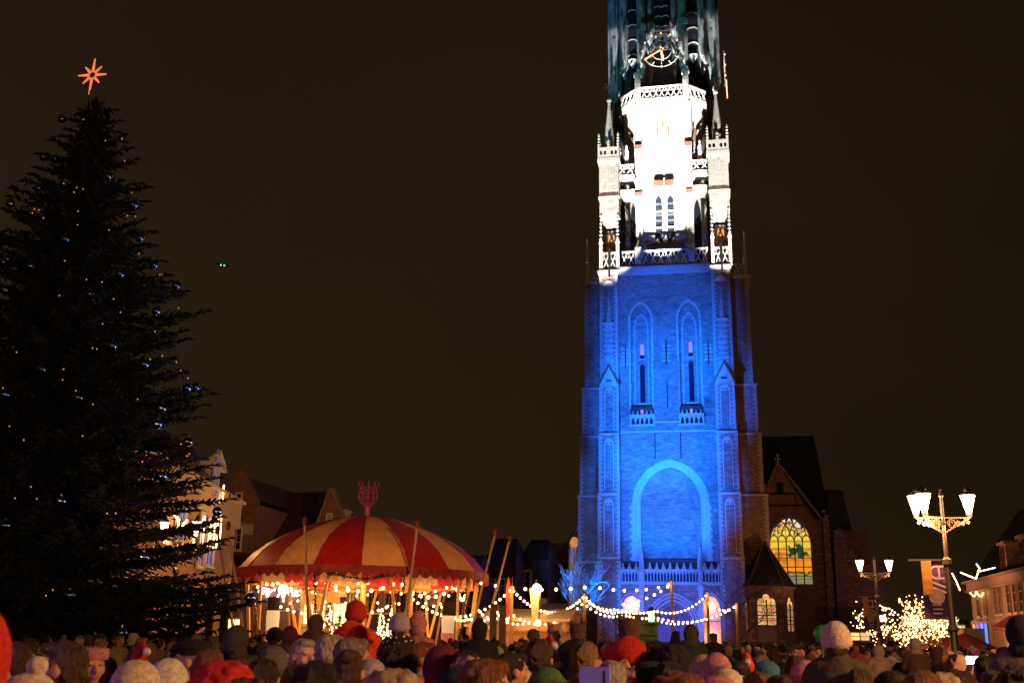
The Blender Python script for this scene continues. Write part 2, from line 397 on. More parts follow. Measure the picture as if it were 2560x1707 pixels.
# ---- buttresses: two in front, two at the sides
def quoins(mb, x0, x1, yf, z0, z1, proud=.05, big=.34, small=.2, st=.21):
    z = z0; k = 0
    while z < z1-.1:
        l = big if k % 2 else small
        for xa, xb in ((x0-proud, x0+l), (x1-l, x1+proud)):
            mb.box(xa, xb, yf-proud, yf+.6, z, min(z+st*.86, z1))
        z += st; k += 1
qs = MB()
for s in (-1, 1):
    xin = 4.65; bt = MB(); cp = MB(); rel = MB()
    def bx(mb, a, b_, y0, y1, z0, z1):
        mb.box(min(s*a, s*b_), max(s*a, s*b_), y0, y1, z0, z1)
    levels = [(0, 9.2, .15, 4.55, 6.65), (9.2, 15.1, .35, 4.6, 6.6), (15.1, 20.9, .6, 4.62, 6.5), (20.9, 26.0, .85, 4.64, 6.42), (26.0, 37.4, 1.1, 4.66, 6.4)]
    for z0, z1, yf, a, b_ in levels:
        bx(bt, a, b_, yf, 2.0 if s else 2, z0, z1)
        bx(bt, a+.4, b_-.02, 1.99, 4.2, z0, z1)
        quoins(qs, min(s*a, s*b_), max(s*a, s*b_), yf, z0+.1, z1-.2)
        if z0 > 9:    # sunk panel relief with tracery head
            cxp = s*(a+b_)/2
            if z0 < 25:
                rel.band(roundarch(cxp, .48, z0+.4, z1-1.1), roundarch(cxp, .38, z0+.4, z1-1.1), yf-.06, yf+.02)
                rel.plate(roundarch(cxp, .42, z1-1.1, z1-.9), [roundarch(cxp+dx, .13, z1-1.04, z1-.95) for dx in (-.2, .2)], yf-.07, yf+.02)
    bo = bt.build('buttress', BRICK, tower)
    tag(rel.build('tracery_relief', STONE2, bo), kind='stuff')
    for z0, z1, yf, a, b_ in levels:
        cp = MB(); bx(cp, a-.06, b_+.06, yf-.14, yf+.35, z1-.16, z1+.05); cp.build('offset', STONE2, bo)
    # little gable on the fourth stage
    cxp = s*5.53; gb = MB()
    gb.plate([(cxp-.95, 25.6), (cxp+.95, 25.6), (cxp, 27.5)], [roundarch(cxp, .3, 25.8, 26.05)], .6, 1.08)
    go = gb.build('gable', STONE2, bo)
    gb = MB()
    for q in (-1, 1): gb.bar((cxp+q*1.02, .8, 25.6), (cxp, .8, 27.7), .14, .7)
    gb.build('gable_slab', mat('orange_brown', (.36, .17, .05), .9, nscale=6), go)  # slabs in an orange brown tone
    gb = MB(); gb.box(cxp-.55, cxp+.55, .75, 1.08, 26.6, 28.2); gb.box(cxp-.62, cxp+.62, .68, 1.1, 28.2, 28.35); gb.build('shaft', STONE, bo)
    sh = MB(); sh.box(cxp-.42, cxp+.42, .8, 1.09, 28.3, 31.9)
    shaft = sh.build('relief_shaft', STONE, bo)
    for k in range(6):
        rb = MB(); rb.box(cxp-.5, cxp+.5, .7, 1.0, 28.5+k*.56, 28.7+k*.56); rb.build('band', STONE2, shaft)
    rb = MB(); rb.box(cxp-.58, cxp+.58, .65, 1.1, 31.9, 32.1); rb.build('cap', STONE2, shaft)
    rb = MB(); rb.lathe([(.34, 32.1), (.28, 32.6), (.03, 35.4)], (cxp, 1.0, 0), 6); rb.build('relief_spire', STONE, shaft)
    rb = MB(); rb.plate(roundarch(cxp, .52, 36.0, 36.1, .45), [], 1.0, 1.09); rb.build('lunette', mat('white_stone', (.7, .68, .62)), bo)
    # top cornice
    ct = MB()
    bx(ct, 4.5, 6.58, .85, 4.3, 37.3, 37.62)
    ct.build('cornice', STONE2, bo)
    # side buttress, its face set back
    sb = MB(); sq = MB(); sp_ = MB()
    lv = [(0, 9.0, 2.9, 9.35 if s > 0 else 8.98), (9.0, 15.3, 3.1, 8.95 if s > 0 else 8.85), (15.3, 21.2, 3.3, 8.7), (21.2, 26.1, 3.45, 8.5), (26.1, 37.3, 3.6, 8.25)]
    for z0, z1, yf, b_ in lv:
        if s > 0: b_ += .08*(26-min(26, z0))/26*3
        bx(sb, 5.0, b_, yf, 6.2, z0, z1)
        z = z0+.1; k = 0
        while z < z1-.25:
            l = .42 if k % 2 else .22
            bx(qs, b_-l, b_+.04, yf-.05, yf+.6, z, z+.18); z += .21; k += 1
        bx(sb, 5.0, b_-.1, 10.8, 13.6, z0, z1)
    so = sb.build('side_buttress', BRICK, tower)
    for z0, z1, yf, b_ in lv:
        sp_ = MB(); bx(sp_, 6.35, b_+.12+.08*(26-min(26, z0))/26*3*(s > 0), yf-.12, yf+.3, z1-.14, z1+.02); sp_.build('offset', STONE2, so)
    ct = MB(); bx(ct, 6.66, 8.5, 3.3, 6.4, 37.0, 37.3); ct.build('cornice', STONE2, so)
    # corner pinnacle and parapet on the side buttress
    pn = MB(); xx = s*8.05
    pn.lathe([(.2, 37.3), (.2, 39.4), (.28, 39.45), (.14, 39.7), (.03, 42.2)], (xx, 3.9, 0), 6)
    for k in range(5): pn.ball((xx, 3.9, 39.9+k*.45), .17-.015*k, 6, 4)
    pn.build('pinnacle', STONE2, so)
    pr = MB(); bx(pr, 6.5, 8.0, 3.7, 3.85, 37.4, 37.5); bx(pr, 6.5, 8.0, 3.7, 3.85, 38.5, 38.65)
    for k in range(3):
        xa, xb = s*(6.6+k*.47), s*(7.05+k*.47)
        pr.bar((xa, 3.77, 37.5), (xb, 3.77, 38.5), .09); pr.bar((xb, 3.77, 37.5), (xa, 3.77, 38.5), .09)
    pr.build('parapet', STONE2, so)
tag(qs.build('quoins', STONE2, tower), kind='stuff')

# ---- gallery balustrade over the square stage
cn = MB(); cn.box(-4.5, 4.5, 1.45, 2.4, 37.75, 38.05); cn.build('cornice', STONE2, tower); cn = MB(); cn.box(-4.5, 4.5, 1.6, 2.4, 37.3, 37.74); cn.build('cornice', STONE2, tower)
def balustrade(x0, x1, z0, z1, yf, n, parent, name='balustrade', m=None, kindc='x'):
    m = m or STONE2
    b = MB(); b.box(x0, x1, yf, yf+.18, z1-.16, z1); b.box(x0, x1, yf, yf+.18, z0, z0+.12)
    o = b.build(name, m, parent); wc = (x1-x0)/n
    for i in range(n):
        xa, xb = x0+i*wc+.03, x0+(i+1)*wc-.03; c = MB(); xm = (xa+xb)/2; zm = (z0+z1)/2
        c.bar((xa, yf+.09, z0+.1), (xb, yf+.09, z1-.14), .09, .12); c.bar((xb, yf+.1, z0+.1), (xa, yf+.1, z1-.14), .09, .12)
        for q in (-1, 1):
            c.bar((xm+q*wc*.22, yf+.09, z1-.16), (xm+q*wc*.4, yf+.09, zm+.12), .06, .1)
            c.bar((xm+q*wc*.1, yf+.09, zm+.28), (xm+q*wc*.28, yf+.09, zm+.34), .05, .1)
        c.build('tracery_cross', m, o)
    return o
balustrade(-2.25, 2.4, 38.25, 39.95, 2.0, 6, tower)
balustrade(-4.35, -2.95, 38.25, 39.95, 2.0, 2, tower)
balustrade(3.1, 4.4, 38.25, 39.95, 2.0, 2, tower)
b = MB(); b.box(-2.9, -2.3, 1.9, 2.3, 38.05, 40.3); b.build('parapet_pier', STONE, tower)
b = MB(); b.box(2.45, 3.05, 1.9, 2.3, 38.05, 40.3); b.build('parapet_pier', STONE, tower)
fl = MB(); fl.box(-6.3, 6.3, 2.2, 13.8, 37.3, 38.04); fl.build('gallery_floor', DSTONE, tower)

# ---- corner turrets
SILV = mat('light_star_wire', (.35, .4, .5), .4, metal=.5)
for s, xc in ((-1, -5.42), (1, 5.72)):
    tt = MB()
    for hw, z0, z1, ya in ((.55, 38.0, 42.9, 3.7), (.72, 42.9, 43.9, 1.5), (.98, 43.9, 45.6, 1.25), (1.0, 45.6, 49.6, 1.2)):
        tt.box(xc-hw, xc+hw, ya, ya+hw*2, z0, z1)
    tu = tt.build('turret', STONE, tower)
    # two tall blind lancets on the face
    for dx in (-.45, .45):
        l = MB(); l.band(roundarch(xc+dx, .36, 45.9, 49.0), roundarch(xc+dx, .26, 45.9, 48.95), 1.12, 1.2)
        l.build('lancet', STONE2, tu)
    l = MB(); l.box(xc-1.08, xc+1.08, 1.05, 3.3, 45.55, 45.75); l.build('cornice', STONE2, tu); l = MB(); l.box(xc-1.15, xc+1.15, .95, 3.4, 49.6, 50.0); l.box(xc-1.05, xc+1.05, 1.05, 3.3, 49.35, 49.6)
    l.build('cornice', STONE2, tu)
    l = MB(); l.box(xc-.93, xc+.93, 1.1, 1.25, 45.77, 46.05); l.build('sloped_sill', DRED, tu)
    l = MB(); l.box(xc-.6, xc+.6, 3.6, 3.69, 40.6, 42.6); l.build('brown_base', mat('orange_brown', (.36,.17,.05)), tu)  # orange brown panel low on the turret front
    # crown: parapet of keyhole openings
    k = MB(); k.plate([(xc-1.1, 50.0), (xc+1.1, 50.0), (xc+1.1, 51.2), (xc-1.1, 51.2)],
        [roundarch(xc+dx, .13, 50.35, 50.7, .2, 6) for dx in (-.78, -.36, .36, .78)], 1.0, 1.18)
    k.build('parapet', STONE2, tu)
    k = MB(); k.box(xc-1.1, xc+1.1, 3.1, 3.25, 50.0, 51.2); k.box(xc-1.1, xc-.95, 1.2, 3.1, 50, 51.2); k.box(xc+.95, xc+1.1, 1.2, 3.1, 50, 51.2)
    k.build('parapet', STONE2, tu)
    for dx, hh, y_ in ((-1.0, 1.7, 1.1), (0, .75, 1.1), (1.0, 1.7, 1.1), (-1.0, 1.7, 3.2), (1.0, 1.7, 3.2)):
        p = MB(); p.box(xc+dx-.11, xc+dx+.11, y_-.11, y_+.11, 50.0, 51.4)
        n = int(hh/.34)
        for q in range(n):
            z = 51.45+q*.34; p.ball((xc+dx, y_, z+.1), .17-.02*q*.5, 6, 4, (1, 1, .8)); p.cyl((xc+dx, y_, z-.05), (xc+dx, y_, z+.36), .08, .06, 5)
        p.build('crocketed_pinnacle', STONE2, tu)
    # open spirelet
    p = MB(); p.lathe([(.48, 51.6), (.52, 53.0), (.34, 54.6), (.16, 56.4), (.13, 57.0)], (xc+s*.0, 2.2, 0), 8)
    spo = p.build('spirelet', STONE, tu)
    p = MB(); p.box(xc-.09, xc+.09, 1.62, 1.75, 51.5, 53.2); p.build('opening', mat('blue_dark', (.02,.02,.15)), spo)
    p = MB(); p.lathe([(.14, 56.95), (.26, 57.1), (.26, 57.25), (.1, 57.35)], (xc, 2.2, 0), 8); p.build('cap_ball', STONE2, spo)
    p = MB(); p.cyl((xc, 2.2, 57.3), (xc, 2.2, 59.6), .03, .03, 5)
    zc = 58.8
    for a in range(0, 180, 45):
        dx, dz = math.cos(R(a)), math.sin(R(a)); L_ = .72 if a % 90 == 0 else .55
        p.cyl((xc-dx*L_, 2.2, zc-dz*L_), (xc+dx*L_, 2.2, zc+dz*L_), .035, .035, 4)
    p.build('weather_star', SILV, spo)
    # pinnacled frame round the foot of the turret
    for dx in (-.85, .85):
        p = MB(); x = xc+dx; p.box(x-.16, x+.16, 1.05, 1.37, 37.64, 40.6)
        p.plate([(x-.22, 40.6), (x+.22, 40.6), (x, 41.3)], [], 1.0, 1.4)
        for q in range(6):
            z = 41.1+q*.42; p.ball((x, 1.2, z), .19-.012*q, 6, 4, (1, 1, .7)); p.cyl((x, 1.2, z-.1), (x, 1.2, z+.4), .09, .06, 5)
        p.ball((x, 1.2, 43.6), .16, 6, 4)
        p.build('crocketed_pinnacle', STONE2, tu)
    bl = balustrade(xc-.68, xc+.68, 37.7, 39.6, 1.1, 2, tu)
    p = MB(); p.box(xc-.1, xc+.1, .75, .95, 36.9, 39.9); p.build('gargoyle', IRON, tu)

# ---- octagon (white lit stage)
def octa(aw, bw, yf, z0, z1, mb, depth=None):
    c = aw-bw; d = depth or 2*aw
    pts = [(-bw, yf), (bw, yf), (aw, yf+c), (aw, yf+d-c), (bw, yf+d), (-bw, yf+d), (-aw, yf+d-c), (-aw, yf+c)]
    vs = [(x+.1, y, z) for z in (z0, z1) for x, y in pts]; n = 8
    mb.add(vs, [(i, (i+1) % n, n+(i+1) % n, n+i) for i in range(n)]+[tuple(range(7, -1, -1)), tuple(range(8, 16))])
o1 = MB(); octa(4.3, 2.35, 4.0, 38.0, 57.2, o1)
oc = o1.build('octagon', STONE, tower)
# corner piers with offsets
for s in (-1, 1):
    for z0, z1, e in ((38.0, 46.6, .34), (46.6, 52.0, .22), (52.0, 57.2, .1)):
        p = MB(); x = .1+s*2.62
        p.box(x-.34, x+.34, 3.7-e, 4.6, z0, z1); p.build('corner_pier', STONE, oc)
    for z in (46.6, 52.0):
        p = MB(); p.box(x-.4, x+.4, 3.28, 3.7, z-.1, z+.35); p.build('offset', DRED, oc)
# twin window recess in the front face
fr = MB()
fr.plate([(-2.1, 38.0), (2.3, 38.0), (2.3, 57.2), (-2.1, 57.2)],
         [pointed(.12, 1.0, 48.6, 53.2, 55.2)]+[pointed(xc, .36, 41.2, 45.8, 46.7) for xc in (-.5, .72)], 3.78, 3.995)
fr.build('front_wall', STONE, oc)
for xc in (-.5, .72):
    p = MB(); p.box(xc-.34, xc+.34, 3.93, 3.99, 41.2, 46.6); wn = p.build('lancet_window', BLACKGLASS, oc)
    for k in range(8):
        z = 41.35+k*.62
        p = MB(); p.bar((xc-.34, 3.86, z), (xc+.34, 3.86, z), .1, .04); p.add([(xc-.34, 3.8, z-.18), (xc+.34, 3.8, z-.18), (xc+.34, 3.92, z+.2), (xc-.34, 3.92, z+.2)], [(0,1,2,3)])
        p.build('louver', LOUVER, wn)
    for z in (43.0, 44.8):
        p = MB(); p.box(xc-.36, xc+.36, 3.72, 3.9, z, z+.1); p.build('transom', STONE2, wn)
p = MB(); p.box(-.95, .05, 3.45, 3.75, 47.6, 48.2); p.box(.15, 1.15, 3.45, 3.75, 47.6, 48.2); p.build('sill_hood', DRED, oc)
p = MB(); p.plate([(-1.95, 39.9), (2.2, 39.9), (2.05, 41.1), (1.2, 41.2), (.85, 42.1), (.6, 41.2), (-.35, 41.2), (-.6, 42.1), (-.95, 41.2), (-1.8, 41.1)], [], 3.5, 3.76)
p.build('base_gable', mat('brown_stone', (.18, .09, .05), .9, nscale=5), oc)
for xc in (-.45, .12, .7):
    p = MB(); p.plate(pointed(xc, .12, 53.4+(.9 if xc == .12 else 0), 53.9+(.9 if xc == .12 else 0), 54.2+(1.1 if xc == .12 else 0)), [], 3.72, 3.78)
    p.build('quatrefoil', mat('brown_stone', (.18,.09,.05)), oc)
# niches on the oblique faces
for s in (-1, 1):
    d = Vector((1.95, 1.95, 0)).normalized(); n_ = Vector((s*.7071, -.7071, 0))
    c0 = Vector((.1+s*3.33, 4.98, 0))
    for z0, z1, hw, mt, off in ((39, 46.5, .5, BLACKGLASS, .02), (53.0, 54.6, .22, mat('brown_stone', (.18,.09,.05)), .03), (46.9, 47.5, .7, DRED, .3)):
        tdir = Vector((s*.7071, .7071, 0))
        pts = pointed(0, hw, z0, z0+(z1-z0)*.75, z1)
        vs = [tuple(c0+tdir*x+n_*off+Vector((0,0,z))) for x, z in pts]+[tuple(c0+tdir*x-n_*.1+Vector((0,0,z))) for x, z in pts]
        m_ = len(pts); p = MB(); p.add(vs, [tuple(range(m_)), tuple(range(2*m_-1, m_-1, -1))]+[(i, (i+1) % m_, m_+(i+1) % m_, m_+i) for i in range(m_)])
        p.build('side_niche', mt, oc)
# flying struts between octagon and turrets, with a statue on each landing
for s, xa, xb in ((-1, -2.9, -4.5), (1, 3.1, 4.75)):
    p = MB(); P0 = Vector((xa, 3.6, 48.6)); P1 = Vector((xb, 2.6, 54.0))
    pts = [P0.lerp(P1, t)+Vector((0, 0, -1.2*math.sin(PI*t))) for t in [i/8 for i in range(9)]]
    for i in range(8): p.bar(pts[i], pts[i+1], .5-.03*i, .45)
    st = p.build('flying_strut', IRON, oc)
    balustrade(min(xa, xb), max(xa, xb), 48.5, 49.7, 2.3, 2, oc)
    p = MB(); p.box(min(xa, xb)-.05, max(xa, xb)+.05, 2.2, 4.0, 48.15, 48.5); p.box(min(xa, xb), max(xa, xb), 2.4, 4.0, 46.2, 46.9); p.build('landing', STONE2, oc)
    xs = (xa+xb)/2; p = MB()
    p.lathe([(.3, 49.7), (.26, 50.4), (.2, 51.0), (.27, 51.4), (.1, 51.75), (.14, 51.95), (.12, 52.15), (.03, 52.25)], (xs, 2.9, 0), 10)
    p.build('statue', STONE, oc, smooth=True)
# gallery at the head of the octagon
g2 = MB(); octa(4.7, 2.5, 3.45, 57.2, 57.75, g2); g2.build('gallery_slab', STONE2, tower)
bb = balustrade(-2.1, 2.3, 57.75, 59.2, 3.5, 7, tower, m=STONE2)
for s in (-1, 1):
    p = MB(); a = Vector((.1+s*2.75, 3.75, 0)); e = Vector((.1+s*4.6, 5.6, 0))
    for z0, z1 in ((57.78, 57.95), (59.0, 59.2)):
        p.bar(a+Vector((0,0,(z0+z1)/2)), e+Vector((0,0,(z0+z1)/2)), .2, z1-z0)
    for k in range(4):
        A = a.lerp(e, k/4); B = a.lerp(e, (k+1)/4)
        p.bar(A+Vector((0,0,57.9)), B+Vector((0,0,59.1)), .1, .1); p.bar(B+Vector((0,0,57.9)), A+Vector((0,0,59.1)), .1, .1)
    p.build('oblique_balustrade', STONE2, tower)
    p = MB(); x = .1+s*2.55; p.box(x-.3, x+.3, 3.3, 3.9, 57.7, 60.6); p.box(x-.42, x+.42, 3.2, 4.0, 60.6, 60.85); p.build('gallery_pier', STONE, tower)

# ---- rear octagon and the dark belfry above
TEAL = mat('belfry_stone', (.30, .33, .33), .8, nscale=1.4, namt=.85, stretch=(1.5, 1, .5), bump=.8)
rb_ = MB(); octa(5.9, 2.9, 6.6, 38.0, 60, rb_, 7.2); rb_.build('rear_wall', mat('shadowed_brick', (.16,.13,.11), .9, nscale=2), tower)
be = MB(); octa(5.7, 2.6, 7.2, 59.5, 84, be, 8); bel = be.build('belfry', mat('belfry_dark', (.05,.05,.055), .9, nscale=2), tower)
for x, w_, yf, z0, z1 in ((-5.35, .75, 7.6, 60.2, 84), (-4.15, .55, 6.9, 62.6, 84), (-2.15, .5, 5.6, 61.4, 84), (-1.25, .36, 6.4, 61.6, 84),
                          (1.5, .36, 6.4, 61.6, 84), (2.45, .5, 5.6, 61.6, 84), (4.5, .6, 6.9, 62.4, 84), (5.65, .75, 7.6, 60.2, 84)):
    p = MB()
    p.lathe([(w_*.3, z0), (w_*1.0, z0+1.4), (w_*1.0, z1)], (x, yf+.7, 0), 6)
    for k in range(3): p.box(x-w_*.15, x+w_*.15, yf+.7-w_-.12, yf+.7, z0+2+k*7, z0+7.6+k*7)
    p.build('belfry_pier', TEAL, bel)
for x, z in ((-2.15, 67.6), (2.45, 67.9)):
    p = MB(); p.plate([(x-.62, z-.2), (x+.62, z-.2), (x+.62, z+.3), (x, z+.75), (x-.62, z+.3)], [], 5.35, 5.6); p.build('hood', TEAL, bel)
for xc, hw, z0, n_, yf in ((.15, .8, 66.5, 13, 6.6), (-3.2, .48, 64.6, 9, 7.0), (3.5, .6, 65.4, 9, 7.0)):
    p = MB(); p.box(xc-hw, xc+hw, yf+.2, yf+.3, z0, 84); wn = p.build('belfry_window', BLACKGLASS, bel)
    step = 1.25 if hw > .7 else 1.9
    for k in range(n_):
        z = z0+.5+k*step
        subs = (xc-hw*.5, xc+hw*.5) if hw > .7 else (xc,)
        for q in subs:
            r_ = hw*.42 if hw > .7 else hw*.95
            p = MB(); p.tube([(q+r_*math.cos(t), yf+.05, z+r_*.55*math.sin(t)) for t in [PI*i/6 for i in range(7)]], .07, 4)
            p.build('arched_louver', STONE2, wn)
for x in (-3.2, 3.5):
    p = MB(); p.lathe([(.05, 63.6), (.5, 64.4), (.55, 64.5)], (x, 7.0, 0), 8); p.build('bracket', STONE2, bel)

# ---- open iron clock
ck = thing('tower_clock', (.1, 4.9, 64.3), 'openwork iron ring clock with glowing orange hands high on the tower', 'clock')
CW = mat('clock_wire', (.5, .45, .4), .4, metal=.3, emit=(.8, .6, .5), es=.10, sample=False)
ORG = mat('orange_led', (.8, .3, .1), .5, emit=(1, .38, .16), es=3.2)
cc = Vector((.1, 4.9, 64.3))
for rr_ in (2.05, 1.15):
    p = MB(); p.tube([cc+Vector((rr_*math.cos(t), 0, rr_*math.sin(t))) for t in [2*PI*i/40 for i in range(40)]], .045, 4, True); p.build('ring', CW, ck)
for k in range(12):
    a = PI/2-2*PI*k/12; dd = Vector((math.cos(a), 0, math.sin(a)))
    p = MB(); p.bar(cc+dd*1.6, cc+dd*1.95, .1, .06); h = p.build('hour_mark', CW, ck)
    p = MB(); p.ball(cc+dd*2.05+Vector((0,-.08,0)), .09, 6, 5); p.build('lamp', ORG, h)
    if k % 3 == 0: pass
for a in (40, 140, 270, 0, 180):
    dd = Vector((math.cos(R(a)), 0, math.sin(R(a))))
    p = MB(); p.bar(cc, cc+dd*(1.6), .05, .05); p.build('spoke', CW, ck)
for name, ang, L0, L1, w_ in (('minute_hand', 210, -.3, 2.0, .12), ('hour_hand', 278, -.35, 1.35, .15)):
    dd = Vector((math.cos(R(ang)), 0, math.sin(R(ang)))); p = MB()
    p.bar(cc+dd*L0+Vector((0,-.12,0)), cc+dd*L1+Vector((0,-.12,0)), w_, .06)
    p.ball(cc+dd*(L1*.6)+Vector((0,-.12,0)), w_*1.1, 6, 4, (1,.4,1)); p.build(name, ORG, ck)
p = MB(); p.cyl(cc+Vector((0,-.2,0)), cc+Vector((0,1.4,0)), .14, .14, 8); p.build('hub', CW, ck)
p = MB(); cz = 66.1
p.box(-.9, 1.15, 4.9, 4.98, cz, cz+.1); p.box(-.9, 1.15, 4.9, 4.98, cz+.55, cz+.65)
for x in (-.9, -.4, .1, .6, 1.1): p.box(x, x+.07, 4.9, 4.98, cz, cz+.6)
p.build('bracket_frame', CW, ck)
ck2 = MB(); cx2 = Vector((6.9, 9.5, 64.0))
ck2.tube([cx2+Vector((0, 2*math.cos(t), 2*math.sin(t))) for t in [2*PI*i/30 for i in range(30)]], .045, 4, True)
c2 = tag(ck2.build('tower_clock', CW), 'edge of the second ring clock on the right flank of the tower, seen side on', 'clock')
for z in (64.8, 63.5, 62.2):
    p = MB(); p.ball((6.95, 7.8, z), .1, 6, 5); p.build('lamp', ORG, c2)
p = MB(); p.bar((7.0, 7.7, 61.6), (7.05, 7.8, 59.4), .1, .1); p.build('minute_hand', ORG, c2)

# ================================================================== PORCH at the tower foot
porch = thing('porch', (0, 0, 0), 'stone entrance porch with pointed purple door, two side arches and a balcony', 'porch')
p = MB()
p.plate([(-4.5, 0), (4.5, 0), (4.5, 6.9), (-4.5, 6.9)],
        [pointed(.15, 1.75, .02, 2.9, 4.9, 10), roundarch(-3.55, .82, .02, 4.5, 1.25), roundarch(3.55, .85, .02, 4.5, 1.3)], .0, .8)
p.build('front_wall', BRICK, porch)
for hw, ya in ((2.6, -.18), (2.35, -.1), (2.05, -.04)):
    p = MB(); p.band(pointed(.15, hw, 2.6, 2.9, 3.2+hw*1.1, 12), pointed(.15, hw-.13, 2.6, 2.9, 3.2+(hw-.13)*1.1, 12), ya, .04); p.build('arch_moulding', STONE2, porch)
for xc, hw in ((-3.55, 1.0), (3.55, 1.03)):
    p = MB(); p.band(roundarch(xc, hw+.08, 2.0, 4.5, 1.55), roundarch(xc, hw, 2.0, 4.5, 1.45), -.08, .03); p.build('hood_mould', STONE2, porch)
WD = mat('door_wood', (.22, .10, .13), .6, nscale=3, namt=.4, stretch=(4, 1, .4))
p = MB(); p.box(-1.62, 1.92, .5, .6, 0, 5.0); dr = p.build('door', WD, porch)
for i in range(14):
    x = -1.6+i*.25; p = MB(); p.box(x+.012, x+.238, .42, .5, 0, 4.9); p.build('plank', WD, dr)
WARMW = mat('lit_passage_wall', (.62, .42, .26), .8, nscale=5, namt=.3, emit=(1, .42, .13), es=.06)  # the wall also glows a little itself, standing in for lamplight
for xc in (-3.55, 3.55):
    p = MB(); p.box(xc-.95, xc+.95, .81, .9, 0, 5.9); ps = p.build('lit_passage', WARMW, porch)
    p = MB(); p.bar((xc-.85, .3, 3.6), (xc+.85, .3, 3.6), .06); p.build('tie_bar', IRON, ps)
lamp('passage_lamp', (-3.55, .3, 4.9), 90, (1, .6, .2), .1); lamp('passage_lamp', (3.55, .3, 4.9), 110, (1, .42, .16), .1); lamp('passage_lamp', (3.55, .2, 2.2), 100, (1, .42, .16), .1); [lamp('bulb_fill_light', (x, -5, 2.6), 130, (1, .30, .2), .3) for x in (-3, 1.5)]  # the two pinkish lights before the door are added, without bulbs
for x in (-2.6, 2.72):
    p = MB(); p.box(x-.2, x+.2, -.38, -.0, 0, 7.9); p.box(x-.28, x+.28, -.45, 0, 6.3, 6.5)
    p.lathe([(.3, 7.9), (.24, 8.1), (.2, 9.2), (.03, 10.2)], (x, -.2, 0), 4); p.build('pier_shaft', STONE2, porch)
bal = MB(); bal.box(-4.75, 4.75, -.35, .1, 6.75, 7.0); bal.box(-4.75, 4.75, -.3, -.05, 7.95, 8.12)
bo = bal.build('balcony', STONE2, porch)
for k in range(33):
    x = -4.65+k*.29
    if min(abs(x+2.6), abs(x-2.72)) < .25: continue
    p = MB(); p.box(x-.035, x+.035, -.24, -.1, 7.0, 7.75); p.add([(x-.05, -.24, 7.6), (x+.05, -.24, 7.6), (x+.15, -.24, 7.95), (x-.15, -.24, 7.95), (x-.05, -.1, 7.6), (x+.05, -.1, 7.6), (x+.15, -.1, 7.95), (x-.15, -.1, 7.95)],
        [(0,1,2,3),(7,6,5,4),(0,3,7,4),(1,5,6,2)])
    p.build('baluster', STONE2, bo)
p = MB(); p.box(-4.5, 4.5, .35, .6, 7.0, 7.93); p.build('shade_sheet', IRON, porch)  # black sheet added to darken the gaps between the balusters
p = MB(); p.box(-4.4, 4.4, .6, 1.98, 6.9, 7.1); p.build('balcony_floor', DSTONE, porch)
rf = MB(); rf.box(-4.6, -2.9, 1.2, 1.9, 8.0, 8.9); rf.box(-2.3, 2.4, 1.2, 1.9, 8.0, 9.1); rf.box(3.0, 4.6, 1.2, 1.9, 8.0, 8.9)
rf.build('dark_wall', DRED, porch)
for k in range(15):
    x = -4.3+k*.62
    if min(abs(x+2.6), abs(x-2.72)) < .3: continue
    p = MB(); p.lathe([(.2, 8.12), (.17, 8.3), (.07, 8.5), (.1, 8.6), (.02, 8.72)], (x, -.17, 0), 6); p.build('finial', STONE2, bo)
p = MB(); p.box(4.75, 6.9, .05, 2, 0, 4.3); p.build('dark_annex', BRICK, porch)

# ================================================================== CHURCH behind and the chapel
church = thing('church_nave', (12, 20, 0), 'dark brick church nave behind the tower, gable with big stained glass window', 'church')
YC = 16
c = MB()
gab = [(8.2, 0), (15.1, 0), (15.1, 14.2), (14.3, 14.3), (11.05, 19.9), (10.7, 19.9), (9.9, 18.0), (8.2, 18.0)]
wx, ww = 11.75, 2.05
c.plate(gab, [pointed(wx, ww, 7.7, 12.0, 14.45, 10)], YC, YC+.5); c.build('gable_wall', CBRICK, church)
for i in range(12):
    z = 3.2+i*1.25
    x1 = 15.1 if z < 14.2 else 14.3-(z-14.3)*.58
    p = MB()
    for a, b_ in ((8.3, wx-ww-.35), (wx+ww+.4, x1-.1)):
        if z > 15: a, b_ = 8.4+(z > 18)*2.2, x1-.15
        if b_-a > .3: p.box(a, b_, YC-.04, YC+.02, z, z+.13)
    p.build('stone_band', mat('pink_band', (.42, .36, .33), .85, nscale=4), church)
p = MB(); p.bar((15.15, YC-.05, 14.2), (11.0, YC-.05, 20.15), .22, .35); p.bar((9.8, YC-.05, 18.0), (10.75, YC-.05, 20.15), .2, .35); p.build('coping', DSTONE, church)
p = MB(); p.bar((10.9, YC-.05, 20), (10.9, YC-.05, 21.1), .12); p.bar((10.55, YC-.05, 20.7), (11.25, YC-.05, 20.7), .12); p.ball((10.9, YC-.05, 21.1), .17, 6, 4); p.build('cross', STONE2, church)
p = MB(); p.box(10.6, 11.35, YC-.06, YC-.01, 16.9, 18.2); p.build('window', BLACKGLASS, church)
for x, z0, z1 in ((9.6, 15.1, 17.0), (12.5, 15.2, 16.9)):
    p = MB(); p.box(x-.05, x+.05, YC-.08, YC-.01, z0, z1); p.build('wall_anchor', IRON, church)
